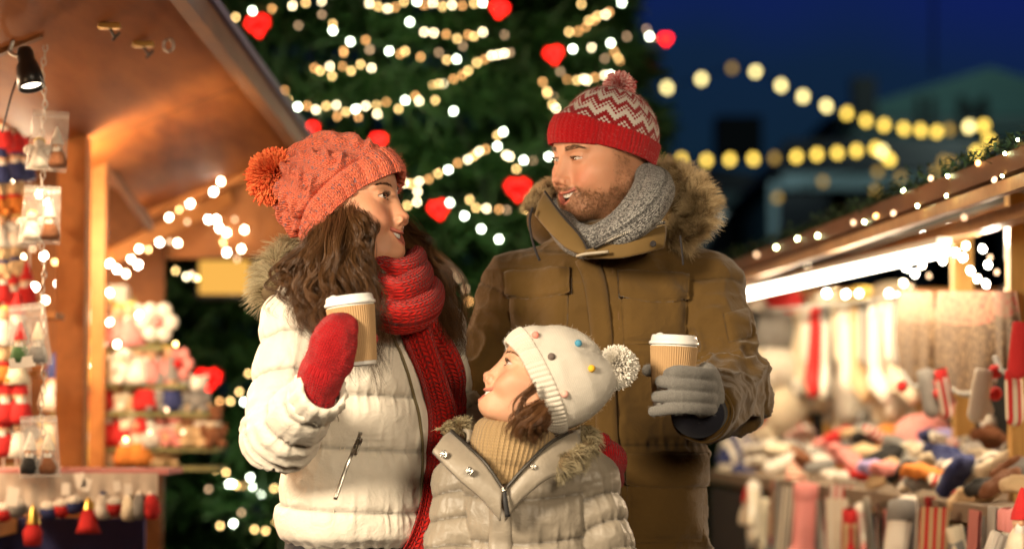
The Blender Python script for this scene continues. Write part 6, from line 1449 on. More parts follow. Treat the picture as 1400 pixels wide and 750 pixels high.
        for s_, spec in ((-1, ('white', 'white', 'white', 'angel')), (1, ('brown', 'skin', 'white', 'gnome'))) if w != 'third from top' else ((-1, ('green', 'skin', 'red', 'gnome')), (1, ('grey', 'white', 'cream', 'gnome'))):
            if w == 'lowest': spec = ('black', 'skin', 'white', 'gnome') if s_ < 0 else ('brown', 'skin', 'cream', 'gnome')
            toy(q + (s_ * .018, 0, -hh + .006), spec, f'{"left" if s_ < 0 else "right"} {spec[0]} figurine inside the {w} bag of the chain', 'figurines in the clear bags', 0, .80, 'figurine', 'figurine')
    # crowded toys hanging at the stall's left edge
    g = np.random.default_rng(31); sp = [('red', 'skin', 'red', 'gnome'), ('navy', 'skin', 'navy', 'gnome'), ('orange', 'beige', 'red', 'bear'), ('white', 'skin', 'white', 'angel'), ('beige', 'beige', 'navy', 'bear'), ('cream', 'skin', 'gold', 'angel'), ('grey', 'white', 'red', 'gnome'), ('brown', 'brown', 'white', 'bear')]
    kindn = {'gnome': 'gnome', 'bear': 'bear', 'angel': 'angel', 'flower': 'flower'}
    for col, px in enumerate((2, 20, 38)): a_, b_ = P(px, 120, 5.6 + .12 * col), P(px, 650, 5.6 + .12 * col); MB().tube([a_ + (0, .02, 0), b_ + (0, .02, 0)], .0025, seg=6, n=2).build('display_cord', M('white_thread', (.6, .55, .5), .8), r)
    k = 0
    for row, py in enumerate((190, 232, 272, 318, 362, 400)):
        for col, px in enumerate((2, 20, 38)):
            if row in (4,) and col == 2: continue
            s_ = sp[(k * 5 + row * 2 + col * 3) % 8]; k += 1; toy(P(px + g.uniform(-4, 4), py + 18 + g.uniform(-5, 5), 5.6 + .12 * col), s_, f'{s_[0]} hanging {kindn[s_[3]]}, {ORD[row]} row down, {ORD[col]} from the picture edge', 'toys hanging in the stall opening', g.uniform(-.6, .6), 1.0)
    for row, py in enumerate((452, 505, 560, 605)):
        for col, px in enumerate((4, 24)):
            s_ = sp[(k * 3 + row) % 8] if row != 2 else sp[0]; k += 1; toy(P(px + g.uniform(-4, 4), py + 20, 5.5), s_, f'{s_[0]} standing {kindn[s_[3]]} on the {ORD[row]} lower ledge, {ORD[col]} from the edge', 'toys on the ledges', g.uniform(-.6, .6), 1.15)
    for py, w in ((432, .09), (512, .05)): 
        a = P(-30, py, 5.6); b_ = P(-30, py, 5.6) + (w + .1, 0, 0); MB().bar(a, b_, .12, .014).build('shelf', WOODO, r)
    # tree-shaped tiered display
    olive = M('olive_board', (.20, .19, .075), .7, var=.2, scale=20); Yd = 6.75
    dsp = empty('tiered_display', P(180, 640, Yd), 'olive green tree-shaped tiered stand crowded with stuffed toys', 'display stand')
    tiers = [(182, 470, 40), (178, 522, 78), (180, 560, 108), (185, 608, 112), (150, 634, 150)]
    bk = [(182, 405), (205, 440), (222, 470), (205, 478), (245, 530), (225, 536), (285, 605), (75, 605), (135, 536), (115, 530), (155, 478), (140, 470), (160, 440)]
    V = np.array([P(a, b, Yd + .16) for a, b in bk]); m = len(V); mesh_obj('back_board', np.vstack([V, V + (0, .015, 0)]), [list(range(m)), list(range(2 * m - 1, m - 1, -1))] + [[i, i + m, (i + 1) % m + m, (i + 1) % m] for i in range(m)], olive, dsp, smooth=False)
    for cx_, ty, hw in tiers: a, b_ = P(cx_ - hw, ty + 6, Yd), P(cx_ + hw, ty + 6, Yd); MB().bar(a + (0, .07, 0), b_ + (0, .07, 0), .18, .012).build('tier', olive, dsp)
    rows = [(470, 148, 214, 5, [('pink', 'skin', 'white', 'angel'), ('white', 'white', 'pink', 'flower')]), (522, 100, 244, 9, [('yellow', 'skin', 'cream', 'angel'), ('yellow', 'yellow', 'white', 'flower'), ('white', 'white', 'cream', 'bear'), ('white', 'skin', 'white', 'angel'), ('pink', 'skin', 'pink', 'angel'), ('pink', 'white', 'red', 'flower')]),
            (560, 74, 270, 12, [('white', 'skin', 'navy', 'gnome'), ('navy', 'white', 'white', 'bear'), ('white', 'white', 'navy', 'flower'), ('red', 'red', 'white', 'bear'), ('red', 'skin', 'red', 'gnome'), ('cream', 'cream', 'beige', 'bear'), ('beige', 'skin', 'white', 'angel'), ('red', 'skin', 'white', 'gnome'), ('grey', 'grey', 'white', 'bear'), ('navy', 'skin', 'grey', 'gnome'), ('grey', 'grey', 'white', 'bear'), ('grey', 'white', 'grey', 'bear')]),
            (608, 78, 292, 13, [('yellow', 'cream', 'gold', 'angel'), ('cream', 'cream', 'white', 'bear'), ('beige', 'cream', 'red', 'bear'), ('red', 'skin', 'white', 'gnome'), ('cream', 'white', 'beige', 'flower'), ('white', 'skin', 'cream', 'angel'), ('pink', 'pink', 'white', 'bear'), ('beige', 'beige', 'brown', 'bear'), ('beige', 'beige', 'white', 'bear'), ('brown', 'brown', 'cream', 'bear')]),
            (634, 70, 225, 10, [('beige', 'cream', 'yellow', 'bear'), ('yellow', 'skin', 'gold', 'gnome'), ('cream', 'skin', 'orange', 'angel'), ('orange', 'skin', 'red', 'gnome'), ('beige', 'beige', 'red', 'bear')])]
    for ri, (ty, xa, xb, n, L) in enumerate(rows):
        for i in range(n):
            s_ = L[i * len(L) // n]; px = xa + (xb - xa) * i / (n - 1); toy(P(px + g.uniform(-3, 3), ty + 3, Yd + .03 * g.random()), s_, f'{s_[0]} and {s_[2]} {kindn[s_[3]]} on the {ORD[ri]} tier of the stand, {ORD[i]} along', 'stuffed toys on the tiered stand', g.uniform(-.5, .5), 1.35 + .35 * g.random())
    # counter shelf with lace and hanging ornaments
    sh = empty('hanging_shelf', P(110, 642, 5.7), 'pink edged shelf with a lace cloth above the hanging ornaments', 'shelf'); a, b_ = P(-30, 643, 5.7), P(240, 643, 5.7); MB().bar(a, b_, .25, .012).build('board', M('pink_paint', (.55, .20, .19), .5), sh)
    n, m = 60, 8; G = []
    for i in range(m):
        for j in range(n): q = P(-20 + 236 * j / (n - 1), 646, 5.56); G.append(q + (0, .006 * math.sin(j * 1.1) * i / m, -.0125 * i - (.006 * abs(math.sin(j * .8)) if i == m - 1 else 0)))
    F = grid_faces(m, n, False); mesh_obj('lace_cloth', np.vstack([G, np.array(G) + (0, .002, 0)]), np.vstack([F, F[:, ::-1] + n * m]), M('lace', (.55, .46, .38), .85, bump=(400, .002)), sh)
    MB().box(P(80, 735, 5.9), (.42, .02, .10)).build('blue_cloth', M('blue_cloth', (.05, .06, .22), .8), sh)
    orn = [(5, 700, 'red', 'ball'), (23, 695, 'grey', 'ball'), (45, 715, 'white', 'gnome'), (67, 698, 'navy', 'ball'), (85, 694, 'red', 'ball'), (101, 690, 'navy', 'ball'), (121, 705, 'red', 'bell'), (141, 690, 'white', 'drop'), (156, 692, 'red', 'ball'), (176, 692, 'cream', 'drop'), (191, 690, 'grey', 'drop'), (207, 690, 'red', 'drop')]
    for i, (px, py, c, kd) in enumerate(orn):
        q = P(px, py, 5.55); o = empty('ornament', q, f'{c} {kd}-shaped ornament on a thread, {ORD[i]} from the left under the shelf', 'ornament', 'ornaments hanging under the shelf')
        MB().tube([q + (0, 0, .01), (q[0], q[1], P(px, 648, 5.55)[2])], .0009, seg=5).build('thread', M('white_thread', (.6, .55, .5), .8), o)
        o.scale = (1.3, 1.3, 1.3)
        if kd == 'ball': MB().ball(q, (.017, .017, .017), 14).build('shell', felt(c), o, smooth=True); MB().ball(q + (0, -.004, .008), (.015, .014, .010), 12).build('cap', felt('white'), o, smooth=True)
        elif kd == 'drop': MB().lathe([(1e-4, -.026), (.010, -.024), (.016, -.012), (.014, .004), (.006, .020), (1e-4, .024)], q, 16).build('shell', felt(c), o, smooth=True); MB().ball(q + (0, 0, .018), .007, 10).build('cap', felt('navy' if c == 'white' else 'white'), o, smooth=True)
        elif kd == 'bell': MB().lathe([(1e-4, -.018), (.020, -.026), (.024, -.030), (.018, -.016), (.014, .006), (.010, .016), (1e-4, .020)], q, 18).build('shell', felt('red'), o, smooth=True); MB().lathe([(.012, .012), (.008, .024), (1e-4, .034)], q, 14).build('cap', M('gold_foil', (.75, .5, .12), .3, Metallic=1.), o, smooth=True)
        else: MB().lathe([(1e-4, -.04), (.016, -.038), (.018, -.015), (.010, .0), (1e-4, .004)], q, 14).build('body', felt('red'), o, smooth=True); MB().lathe([(.013, .0), (.008, .018), (1e-4, .034)], q, 14).build('cap', M('gold_foil', (.75, .5, .12), .3, Metallic=1.), o, smooth=True)
    for i, (px, py, w) in enumerate(((17, 678, .028), (90, 668, .018), (110, 656, .022), (118, 662, .02), (160, 664, .016), (175, 668, .016))): props(MB().box(P(px, py, 5.5), (w, .001, w * 1.5), R=rotm('Y', g.uniform(-20, 20))).build('price_tag', card, None), f'small white price tag, {ORD[i]} from the left along the shelf edge', 'price tag', 'price tags on the shelf')
    # bulbs
    def B(pts, Y, lab, kinds, gr='fairy lights inside the stalls', nm='fairy_lights'): light_string(nm, [P(a, b, Y + .25 * math.sin(i * 2.3)) for i, (a, b) in enumerate(pts)], kinds, lab, gr, cable=False)
    K = ['stall', 'stallw', 'stall', 'warm', 'stallw', 'dim']
    B([(54, 265), (66, 278), (87, 275), (96, 300), (91, 319), (77, 326), (66, 302), (112, 324), (95, 335), (90, 345), (118, 349), (138, 347), (131, 362), (150, 360), (106, 358), (75, 358), (60, 350), (45, 340), (20, 300), (8, 330), (30, 352), (12, 380), (48, 392), (70, 300), (104, 312), (84, 262), (14, 250), (36, 226), (80, 388), (20, 428), (62, 410)], 6.9, 'cluster of fairy lights beside the hanging gift bags', K)
    B([(179, 354), (189, 362), (190, 340), (203, 341), (218, 331), (232, 330), (243, 332), (160, 368), (172, 374), (150, 350)], 7.4, 'fairy lights along the slanted brace', K)
    B([(240, 267), (243, 277), (231, 297), (245, 287), (260, 278), (256, 303), (287, 276), (292, 262), (302, 248), (321, 269), (285, 300), (321, 300), (334, 314), (300, 312), (310, 318), (305, 331), (310, 345), (324, 354), (330, 340), (296, 300)], 7.75, 'fairy lights dangling over the yellow lantern', K)
    B([(130, 395), (150, 400), (262, 374), (270, 380), (160, 470), (228, 560), (172, 548), (118, 500), (205, 590), (140, 620), (188, 693), (250, 590), (98, 470), (150, 440), (210, 500), (240, 470), (190, 430), (120, 560), (172, 600)], 6.6, 'stray fairy lights among the stuffed toys', ['warm', 'stall', 'dim'])
    ln = empty('lantern', P(310, 380, 8.7), 'yellow glowing lantern box with a dark roof behind the woman', 'lantern'); q = P(310, 380, 8.7)
    MB().box(q, (.19, .14, .12), bev=.006).build('glass_box', emit('lantern_glow', (1, .50, .09), .85, True), ln); f2 = MB()
    for sx in (-1, 1):
        for sy in (-1, 1): f2.bar(q + (sx * .097, sy * .072, -.065), q + (sx * .097, sy * .072, .065), .012, up=(0, 1, 0))
    f2.box(q + (0, 0, -.068), (.215, .165, .012)); f2.build('frame', BLACK, ln); MB().lathe([(.16, .066), (.165, .072), (.12, .13), (.03, .15), (.01, .19)], q, 4, rotm('Z', 45)).build('lantern_roof', BLACK, ln)
    MB().tube([q + (0, 0, .18), q + (0, 0, .36)], .005, seg=6).build('hanger', BLACK, ln)
    props(MB().box(P(150, 412, 7.4), (.12, .06, .10), bev=.01).build('gift_box', M('white_gloss_card', (.7, .62, .5), .4), None), 'white box standing behind the tiered toy stand', 'box')
def build_right_stall():
    A = np.array([.80, 8.6]); Bp = np.array([1.10, 4.6]); dv = nrm(Bp - A); side = np.array([-dv[1], dv[0]]); side = side if side[0] > 0 else -side
    def S(t, off, z): q = A + dv * t + side * off; return np.array([q[0], q[1], z])   # t metres from the far end, off into the stall
    def ST(px, off):      # t where the sight column px crosses the line at 'off'
        a = (px - 700) / 3305; o = A + side * off; return (a * o[1] - o[0]) / (dv[0] - a * dv[1])
    def SP(px, py, off):
        t = ST(px, off)
        if t < -.22 and off > 0: a = (px - 700) / 3305; o = A - dv * .22; t = -.22; off = (a * o[1] - o[0]) / (side[0] - a * side[1])   # stays on this side of the end wall
        q = S(t, off, 0); q[2] = 1.25 + (575 - py) / 3305 * q[1]; return q
    r = empty('market_stall', S(2, .8, 0), 'brightly lit knitwear stall with a long tube light, on the right', 'market stall', 'wooden market stalls')
    edge = wood_mat('pale_fascia', (.42, .22, .10), (.56, .32, .15), .5, 3); roofm = M('roof_felt', (.035, .026, .02), .8, var=.3, scale=8)
    V = np.array([S(-.3, -.12, 1.735), S(4.6, -.12, 1.735), S(4.6, 1.5, 2.1), S(-.3, 1.5, 2.1)]); MB().add(np.vstack([V, V + (0, 0, .03)]), [(0, 1, 2, 3), (7, 6, 5, 4), (0, 4, 5, 1), (1, 5, 6, 2), (2, 6, 7, 3), (3, 7, 4, 0)]).build('roof', roofm, r)
    MB().bar(S(-.3, -.14, 1.700), S(4.6, -.14, 1.700), .022, .026).build('fascia', edge, r); MB().bar(S(-.3, .02, 1.690), S(4.6, .02, 1.690), .05, .03).build('fascia', edge, r)
    MB().bar(S(-.3, -.15, 1.738), S(4.6, -.15, 1.738), .03, .040).build('eave_board', WOODD, r)
    MB().bar(S(-.3, .3, 1.78), S(4.6, .3, 1.78), .04, .05).build('rafter', WOODO, r)
    for px, off in ((1316, .25), (1040, .3), (1395, .1)): q = SP(px, 575, off); MB().bar((q[0], q[1], 0), (q[0], q[1], 1.76), .052, .052, up=(0, 1, 0)).build('post', WOODY, r)
    bw = wood_mat('back_pine', (.30, .14, .05), (.44, .24, .10), .6, 3, (1, 1, .3)); MB().bar(S(-.3, 1.35, 1.1), S(4.6, 1.35, 1.1), .02, 2.2).build('back_wall', bw, r); MB().bar(S(-.34, .05, .87), S(-.34, 1.34, .87), .02, 1.74).build('end_wall', bw, r)
    zt = 1.05; MB().bar(S(-.3, .25, zt), S(4.6, .25, zt), .62, .04).build('counter', M('counter_cloth', (.22, .16, .11), .9, bump=(60, .004)), r);  MB().bar(S(-.3, -.04, .5), S(4.6, -.04, .5), .02, 1.02).build('counter_front', M('dark_cloth', (.05, .04, .04), .9), r)
    # tube light
    tl = empty('tube_light', S(1.4, -.02, 1.68), 'long white tube light under the right stall\'s eave', 'tube light'); qa, qb = SP(1002, 407, -.03), SP(1292, 343, -.03)
    MB().tube([qa, qb], .014, seg=14, n=3).build('tube', emit('tube_glow', (1, .88, .68), 14, False), tl, smooth=True); MB().bar(qa + (0, 0, .024), qb + (0, 0, .024), .035, .016).build('housing', M('white_metal', (.7, .68, .62), .4), tl)
    for f_ in (.15, .5, .85):
        q = qa * (1 - f_) + qb * f_; lamp('tube_lamp', 'AREA', q + (-.01, 0, -.02), 7, (1, .78, .48), 1.0, q + (.5, 0, -1), size_y=.03)
        lamp('tube_lamp', 'AREA', q + (-.03, 0, -.01), 4, (1, .80, .55), .8, q + (-1.5, -.4, -.5), size_y=.03)
    for px in (1340, 1230, 1120): q = SP(px, 335, .75); lamp('stall_fill', 'POINT', q + np.array([0, -.15, 0]), 12, (1, .76, .46), .04)  # extra points inside, no fixture modelled, to brighten the hanging goods
    ql = empty('bulkhead_lamp', SP(1372, 320, .1), 'upright glaring white lamp on the right stall\'s front post', 'lamp'); q = SP(1372, 322, .1); MB().tube([q + (0, 0, -.045), q + (0, 0, .045)], .011, seg=12, n=3).build('tube', emit('tube_glow', (1, .88, .68), 14), ql, smooth=True); MB().bar(q + (.016, 0, -.055), q + (.016, 0, .055), .02, .02, up=(0, 1, 0)).build('lamp_housing', BLACK, ql)
    lamp('bulkhead_light', 'POINT', q + (-.03, -.03, 0), 6, (1, .82, .6), .02)
    lamp('stall_front_fill', 'SPOT', (1.5, 2.0, 2.7), 330, (1, .80, .54), .25, S(2.6, .0, 1.0), 34)  # unseen spot added to light the goods down the counter front
    # garland
    g = np.random.default_rng(41); n = 2600; t = g.uniform(-.3, 4.6, n); c = np.stack([S(a, -.15, 1.772) for a in t]) + g.normal(0, 1, (n, 3)) * (.02, .02, .010); d = nrm(g.normal(0, 1, (n, 3))); sd = nrm(np.cross(d, (0, 0, 1))) * .004; d[:, 2] *= .5; V = np.stack([c - sd, c + sd, c + d * .034], 1).reshape(-1, 3)
    gl = mesh_obj('fir_garland', V, np.arange(len(V)).reshape(-1, 3), M('garland_green', (.02, .055, .018), .7), None, smooth=False); props(gl, 'dark fir garland lying along the right stall\'s eave', 'garland')
    sm = [(1035, 348), (1062, 338), (1091, 326), (1119, 322), (1168, 304), (1183, 303), (1199, 295), (1223, 291), (1256, 281), (1237, 260), (1296, 267), (1275, 243), (1298, 240), (1340, 222), (1362, 245), (1377, 209), (1373, 240), (1395, 190)]
    light_string('fairy_lights', [SP(a, b, -.17) for a, b in sm], ['dim', 'tiny', 'tiny', 'tiny', 'dim', 'tiny', 'amber'], 'small bright lights caught in the fir garland of the right stall', 'fairy lights inside the stalls', cable=False)
    bl = [(1106, 367), (1131, 361), (1157, 402), (1175, 401), (1131, 401), (1126, 450), (1195, 414), (1216, 401), (1226, 406), (1236, 387), (1223, 421), (1209, 429), (1187, 430)]
    light_string('fairy_lights', [SP(a, b, .35) for a, b in bl], ['stall', 'stallw', 'stallw'], 'fairy lights bunched under the tube light', 'fairy lights inside the stalls', cable=False)
    bl = [(1265, 322), (1283, 329), (1281, 349), (1271, 377), (1308, 345), (1308, 324), (1340, 316), (1355, 352), (1328, 370), (1337, 381), (1349, 388), (1377, 396), (1356, 405), (1362, 415), (1252, 374), (1320, 297), (1292, 338), (1275, 335), (1258, 345), (1248, 356), (1240, 366), (1262, 362), (1290, 356), (1300, 340), (1318, 352), (1322, 336), (1345, 340), (1364, 372), (1352, 362), (1386, 408), (1230, 352), (1246, 392), (1300, 312)]
    light_string('fairy_lights', [SP(a, b, .2) for a, b in bl], ['stallw', 'stall', 'stallw', 'dim'], 'fairy lights draped round the large beige shawls', 'fairy lights inside the stalls', cable=False)
    # knitwear prototypes
    def knitm(c, st=None): 
        nm = 'wool_' + c + ('_' + st if st else ''); 
        if nm in MC: return MC[nm]
        t = NT(nm); x = t.xyz(t.obj()); b = t.math('ABSOLUTE', t.math('SINE', t.math('MULTIPLY', x[0], 420)))
        col = PC[c]
        if st: col = t.mix(t.math('GREATER_THAN', t.math('SINE', t.math('MULTIPLY', x[0], 230)), .2), PC[c], PC[st])
        t.bsdf(col, .9); t.bump(b, .6, .004); MC[nm] = t.m; return t.m
    protos = {}
    def proto(kind, c, st=None):
        k = (kind, c, st)
        if k in protos: return protos[k]
        out = []; mt = knitm(c, st); cu = knitm(st or c)
        if kind == 'mitten':       # hangs from its cuff at the origin
            f = Field((-.06, -.03, -.20), (.06, .03, .01), .005); f.cone((0, 0, -.04), (0, 0, -.14), .030, .030, .01, flat=((0, 1, 0), 1.6)); f.cone((.02, 0, -.09), (.042, 0, -.125), .013, .012, .01, flat=((0, 1, 0), 1.4)); V, F = f.mesh(1); out = [('hand', V, F, mt)]; u = MB().lathe([(.024, -.05), (.028, -.045), (.028, -.004), (.022, 0)], seg=16); out.append(('cuff', np.concatenate(u.V) * (1, .6, 1), u.F, cu))
        elif kind == 'sock':
            f = Field((-.05, -.13, -.27), (.05, .05, .01), .006); f.chain([(0, 0, -.03), (0, 0, -.20), (0, -.08, -.235)], [.034, .033, .028], .02, flat=((1, 0, 0), 1.5)); V, F = f.mesh(1); out = [('foot', V, F, mt)]; u = MB().lathe([(.030, -.05), (.036, -.045), (.036, -.004), (.030, 0)], seg=16); out.append(('cuff', np.concatenate(u.V) * (.7, 1, 1), u.F, cu))
        elif kind == 'hat':
            u = MB().lathe([(.080, .0), (.092, .002), (.094, .040), (.088, .042), (.086, .06), (.070, .100), (.040, .125), (1e-4, .134)], seg=24); out = [('crown', np.concatenate(u.V), u.F, mt)]; u = MB().ball((0, 0, .15), .026, 12); V = np.concatenate(u.V); V = V + nrm(V - (0, 0, .15)) * (.004 * vnoise(V, 160))[:, None]; out.append(('bobble', V, u.F, cu))
        elif kind == 'beanie':
            u = MB().lathe([(.080, .0), (.092, .002), (.095, .030), (.090, .034), (.088, .06), (.072, .095), (.042, .115), (1e-4, .122)], seg=24); out = [('crown', np.concatenate(u.V), u.F, mt)]
        elif kind == 'folded':
            f = Field((-.10, -.07, -.01), (.10, .07, .06), .006); f.cone((-.06, 0, .018), (.06, 0, .018), .022, .022, .02, flat=((0, 0, 1), 1.2)); f.cone((-.055, -.03, .012), (.05, -.03, .014), .018, .016, .02); f.cone((-.05, .03, .014), (.055, .03, .012), .018, .018, .02); f.cone((-.03, -.01, .032), (.05, .01, .030), .012, .012, .02); V, F = f.mesh(1); N = vnormals(V, F); V = V + N * (.006 * fbm(V, 38, 2))[:, None]; out = [('folded_knit', V, F, mt)]
        elif kind == 'scarf':
            n, m = 22, 16; G = []
            for sg in (-1, 1):
                for i in range(m):
                    for j in range(n): u_ = j / (n - 1) * 2 - 1; G.append((u_ * .045, sg * .005 + .010 * math.sin(j * .9) * (i / m), -.34 * i / (m - 1)))
            F = grid_faces(m, n, False); out = [('cloth', np.array(G), np.vstack([F, F[:, ::-1] + n * m]), mt)]; u = MB()
            for j in range(12): u.tube([(-.042 + .0076 * j, 0, -.34), (-.042 + .0076 * j + .002, 0, -.40)], .0022, seg=5)
            out.append(('fringe', np.concatenate(u.V), u.F, cu))
        protos[k] = []
        for n_, V, F, mm in out:
            o = mesh_obj(n_, V, F, mm, None); protos[k].append((n_, o.data)); bpy.data.objects.remove(o)
        return protos[k]
    def put(kind, c, q, label, group, rot=(0, 0, 0), s=1., st=None, cat=None, nm=None):
        e = empty(nm or {'mitten': 'mitten', 'sock': 'wool_sock', 'hat': 'bobble_hat', 'beanie': 'wool_hat', 'folded': 'folded_knitwear', 'scarf': 'wool_scarf'}[kind], q, label, cat or {'mitten': 'mitten', 'sock': 'sock', 'hat': 'hat', 'beanie': 'hat', 'folded': 'knitwear', 'scarf': 'scarf'}[kind], group); e.rotation_euler = rot; e.scale = (s, s, s)
        for n_, me in proto(kind, c, st): o = bpy.data.objects.new(n_, me); COL.objects.link(o); o.parent = e
        return e
    # hanging row under the tube
    gh = 'socks and mittens hung under the tube light'; rz0 = math.atan2(dv[1], dv[0])
    cols = ['white', 'cream', 'white', 'grey', 'white', 'cream', 'white', 'red', 'white', 'cream', 'white', 'beige', 'white', 'white', 'cream', 'white']
    MB().tube([SP(1015, 428, .25), SP(1240, 405, .25)], .006, seg=8).build('rail', STEEL, r, smooth=True)
    for i in range(16):
        px = 1026 + i * 13.6; c = cols[i]; put('sock' if i % 3 else 'mitten', c, SP(px, 430 - (px - 1020) * .10 + g.uniform(-3, 3), .25 + .03 * g.random()), f'{c} {"sock" if i % 3 else "mitten"} hung on the rail, {ORD[i] if i < 14 else ["fifteenth", "sixteenth"][i - 14]} from the man\'s sleeve', gh, (0, g.uniform(-.15, .15), g.uniform(-.6, .6)), 1.25, 'grey' if c == 'white' and i % 4 == 0 else None)
    for i in range(9):
        px = 1035 + i * 23; c = ['grey', 'white', 'red', 'white', 'cream', 'white', 'white', 'cream', 'white'][i]; put('mitten', c, SP(px, 486 + g.uniform(-6, 6), .35), f'{c} mitten in the second hanging row, {ORD[i]} from the man\'s sleeve', gh, (0, g.uniform(-.2, .2), g.uniform(-.8, .8)), 1.3, 'white' if c == 'red' else None)
    for i in range(12):
        px = 1022 + i * 19; c = ['grey', 'white', 'cream', 'navy', 'white', 'black', 'white', 'cream', 'red', 'white', 'grey', 'white'][i]; put('mitten' if i % 2 else 'hat', c, SP(px, 528 + g.uniform(-8, 8), .42), f'{c} {"mitten" if i % 2 else "bobble hat"} in the lowest hanging row, {ORD[i]} from the man\'s sleeve', 'lowest hanging row of knitwear', (0 if i % 2 else 3.0, g.uniform(-.2, .2), g.uniform(-.8, .8)), 1.15 if i % 2 else .8, None)
    for i in range(14):
        px = 1018 + i * 17; c = ['white', 'grey', 'cream', 'red', 'white', 'brown', 'cream', 'navy', 'white', 'yellow', 'white', 'red', 'cream', 'white'][i]; kd = ['beanie', 'mitten', 'sock'][i % 3]
        put(kd, c, SP(px, 408 - (px - 1018) * .06 + g.uniform(-5, 5), .55), f'{c} {"wool hat" if kd == "beanie" else kd} in the top row under the tube light, {ORD[i]} from the sleeve', 'top back row of knitwear', (2.9 if kd == 'beanie' else 0, g.uniform(-.3, .3), g.uniform(-.9, .9)), .8 if kd == 'beanie' else 1.2, None)
    for i in range(9):
        px = 1012 + (i % 3) * 26; py = 445 + (i // 3) * 55; c = ['black', 'white', 'grey', 'cream', 'navy', 'white', 'red', 'black', 'cream'][i]; kd = ['beanie', 'mitten', 'beanie'][i % 3]
        put(kd, c, SP(px, py + g.uniform(-8, 8), .62), f'{c} {"wool hat" if kd == "beanie" else kd} pinned to the end wall, {ORD[i // 3]} row, {ORD[i % 3]} along', 'knitwear pinned to the end wall', (1.5 if kd == 'beanie' else 0, g.uniform(-.4, .4), g.uniform(-.9, .9)), 1.0 if kd == 'beanie' else 1.4, 'white' if c == 'navy' else None)
    # tall coloured scarves behind
    for i, (px, py, c, st, s) in enumerate(((1082, 425, 'red', 'orange', 1.1), (1150, 545, 'orange', None, .9), (1125, 540, 'red', None, .9), (1395, 430, 'red', 'white', 1.0), (1190, 540, 'red', None, .8))): put('scarf', c, SP(px, py, .8), f'{c} scarf hanging at the back of the right stall, {ORD[i]} of five', 'scarves at the back of the stall', (0, 0, g.uniform(-.3, .3)), s, st)
    for i, (px, pt, pb, w) in enumerate(((1110, 415, 640, .12), (1146, 430, 640, .11))): a = SP(px, pb, .95); b_ = SP(px, pt, .95); MB().bar(a, b_, w, .02, up=(0, 1, 0)).build('door_board', WOODY, r)
    # large shawls shaped over a hanger
    for i, (px, w, hgt) in enumerate(((1255, 62, 130), (1322, 105, 140), (1375, 40, 110))):
        e = empty('knitted_shawl', SP(px, 400, .08), ['left', 'widest middle', 'right'][i] + ' beige net-knit shawl with a red top on the right stall', 'shawl', 'large hanging shawls'); n, m = 26, 16; G = []; 
        for sg in (-1, 1):
            for k in range(m):
                for j in range(n): u_ = j / (n - 1) * 2 - 1; v = k / (m - 1); ww = (.75 + .25 * min(1, v * 2.2)) * w / 2 * (1 - .35 * max(0, v - .6) * 2.5 * .5); q = SP(px + u_ * ww, 398 + v * hgt - 26 * u_ * u_ * v, .08 + .02 * sg * math.sqrt(max(0, 1 - u_ * u_)) - .004 * math.cos(j * .7) * v); G.append(q)
        t = NT('net_knit_%d' % i) if False else None
        F = grid_faces(m, n, False); nf = len(F); top = (np.arange(nf) // (n - 1)) < 5; fm = np.concatenate([top, top]).astype(int)
        if 'net_knit' not in MC:
            t = NT('net_knit'); v_ = t.n('ShaderNodeTexVoronoi'); v_.inputs['Scale'].default_value = 75; t.l(t.obj(), v_.inputs['Vector']); t.bsdf(t.ramp(v_.outputs['Distance'], [(.25, (.20, .125, .065)), (.6, (.075, .04, .02))]), .9); MC['net_knit'] = t.m
            t = NT('net_knit_red'); v_ = t.n('ShaderNodeTexVoronoi'); v_.inputs['Scale'].default_value = 70; t.l(t.obj(), v_.inputs['Vector']); t.bsdf(t.ramp(v_.outputs['Distance'], [(.25, (.28, .04, .03)), (.6, (.22, .13, .08))]), .9); MC['net_knit_red'] = t.m
        mesh_obj('shawl_cloth', G, np.vstack([F, F[:, ::-1] + n * m]), mats=[MC['net_knit'], MC['net_knit_red']], parent=e, fmat=fm)
        bot = [SP(px + u_ * w / 2 * .72, 398 + hgt - 20 * u_ * u_ + 1, .06) for u_ in np.linspace(-1, 1, 12)]; tube_obj('hem', bot, .007, knitm('grey'), e, seg=8, n=30)
        for u_ in (-.9, .9): MB().ball(SP(px + u_ * w / 2 * .8, 398 + hgt, .05), .016, 12).build('tassel', felt('red'), e, smooth=True)
    for i, px in enumerate((1262, 1285, 1345, 1385, 1398)): c = ['grey', 'white', 'white', 'cream', 'red'][i]; put('mitten', c, SP(px, 505 if i < 4 else 440, .02), f'{c}{" and red" if i % 2 else ""} mitten clipped below the beige shawls, {ORD[i]} from the left', 'mittens under the shawls', (0, g.uniform(-.4, .4), g.uniform(-.8, .8)), .72, 'red' if i % 2 else None)
    # hats standing on the counter
    for px, py, c, kind, w, s, st in ((1217, 628, 'orange', 'beanie', 'amber orange', 1.0, None), (1262, 622, 'pink', 'beanie', 'coral pink', 1.1, None), (1290, 636, 'lavender', 'beanie', 'lavender', .95, None), (1185, 628, 'grey', 'hat', 'dark grey', 1.0, None), (1150, 634, 'black', 'beanie', 'black', 1.0, None), (1340, 640, 'navy', 'hat', 'navy', .9, 'white'), (1085, 640, 'white', 'hat', 'white', 1.05, 'cream'), (1018, 640, 'navy', 'hat', 'navy and white', 1.15, 'white'), (1045, 600, 'cream', 'beanie', 'cream', .9, None)):
        q = SP(px, py, .34); q[2] = max(q[2], zt + .03); put(kind, c, q, f'{w} wool hat standing on the right stall\'s counter', 'hats on the counter', (g.uniform(-.2, .2), g.uniform(-.2, .2), g.uniform(0, 3)), s * .95, st)
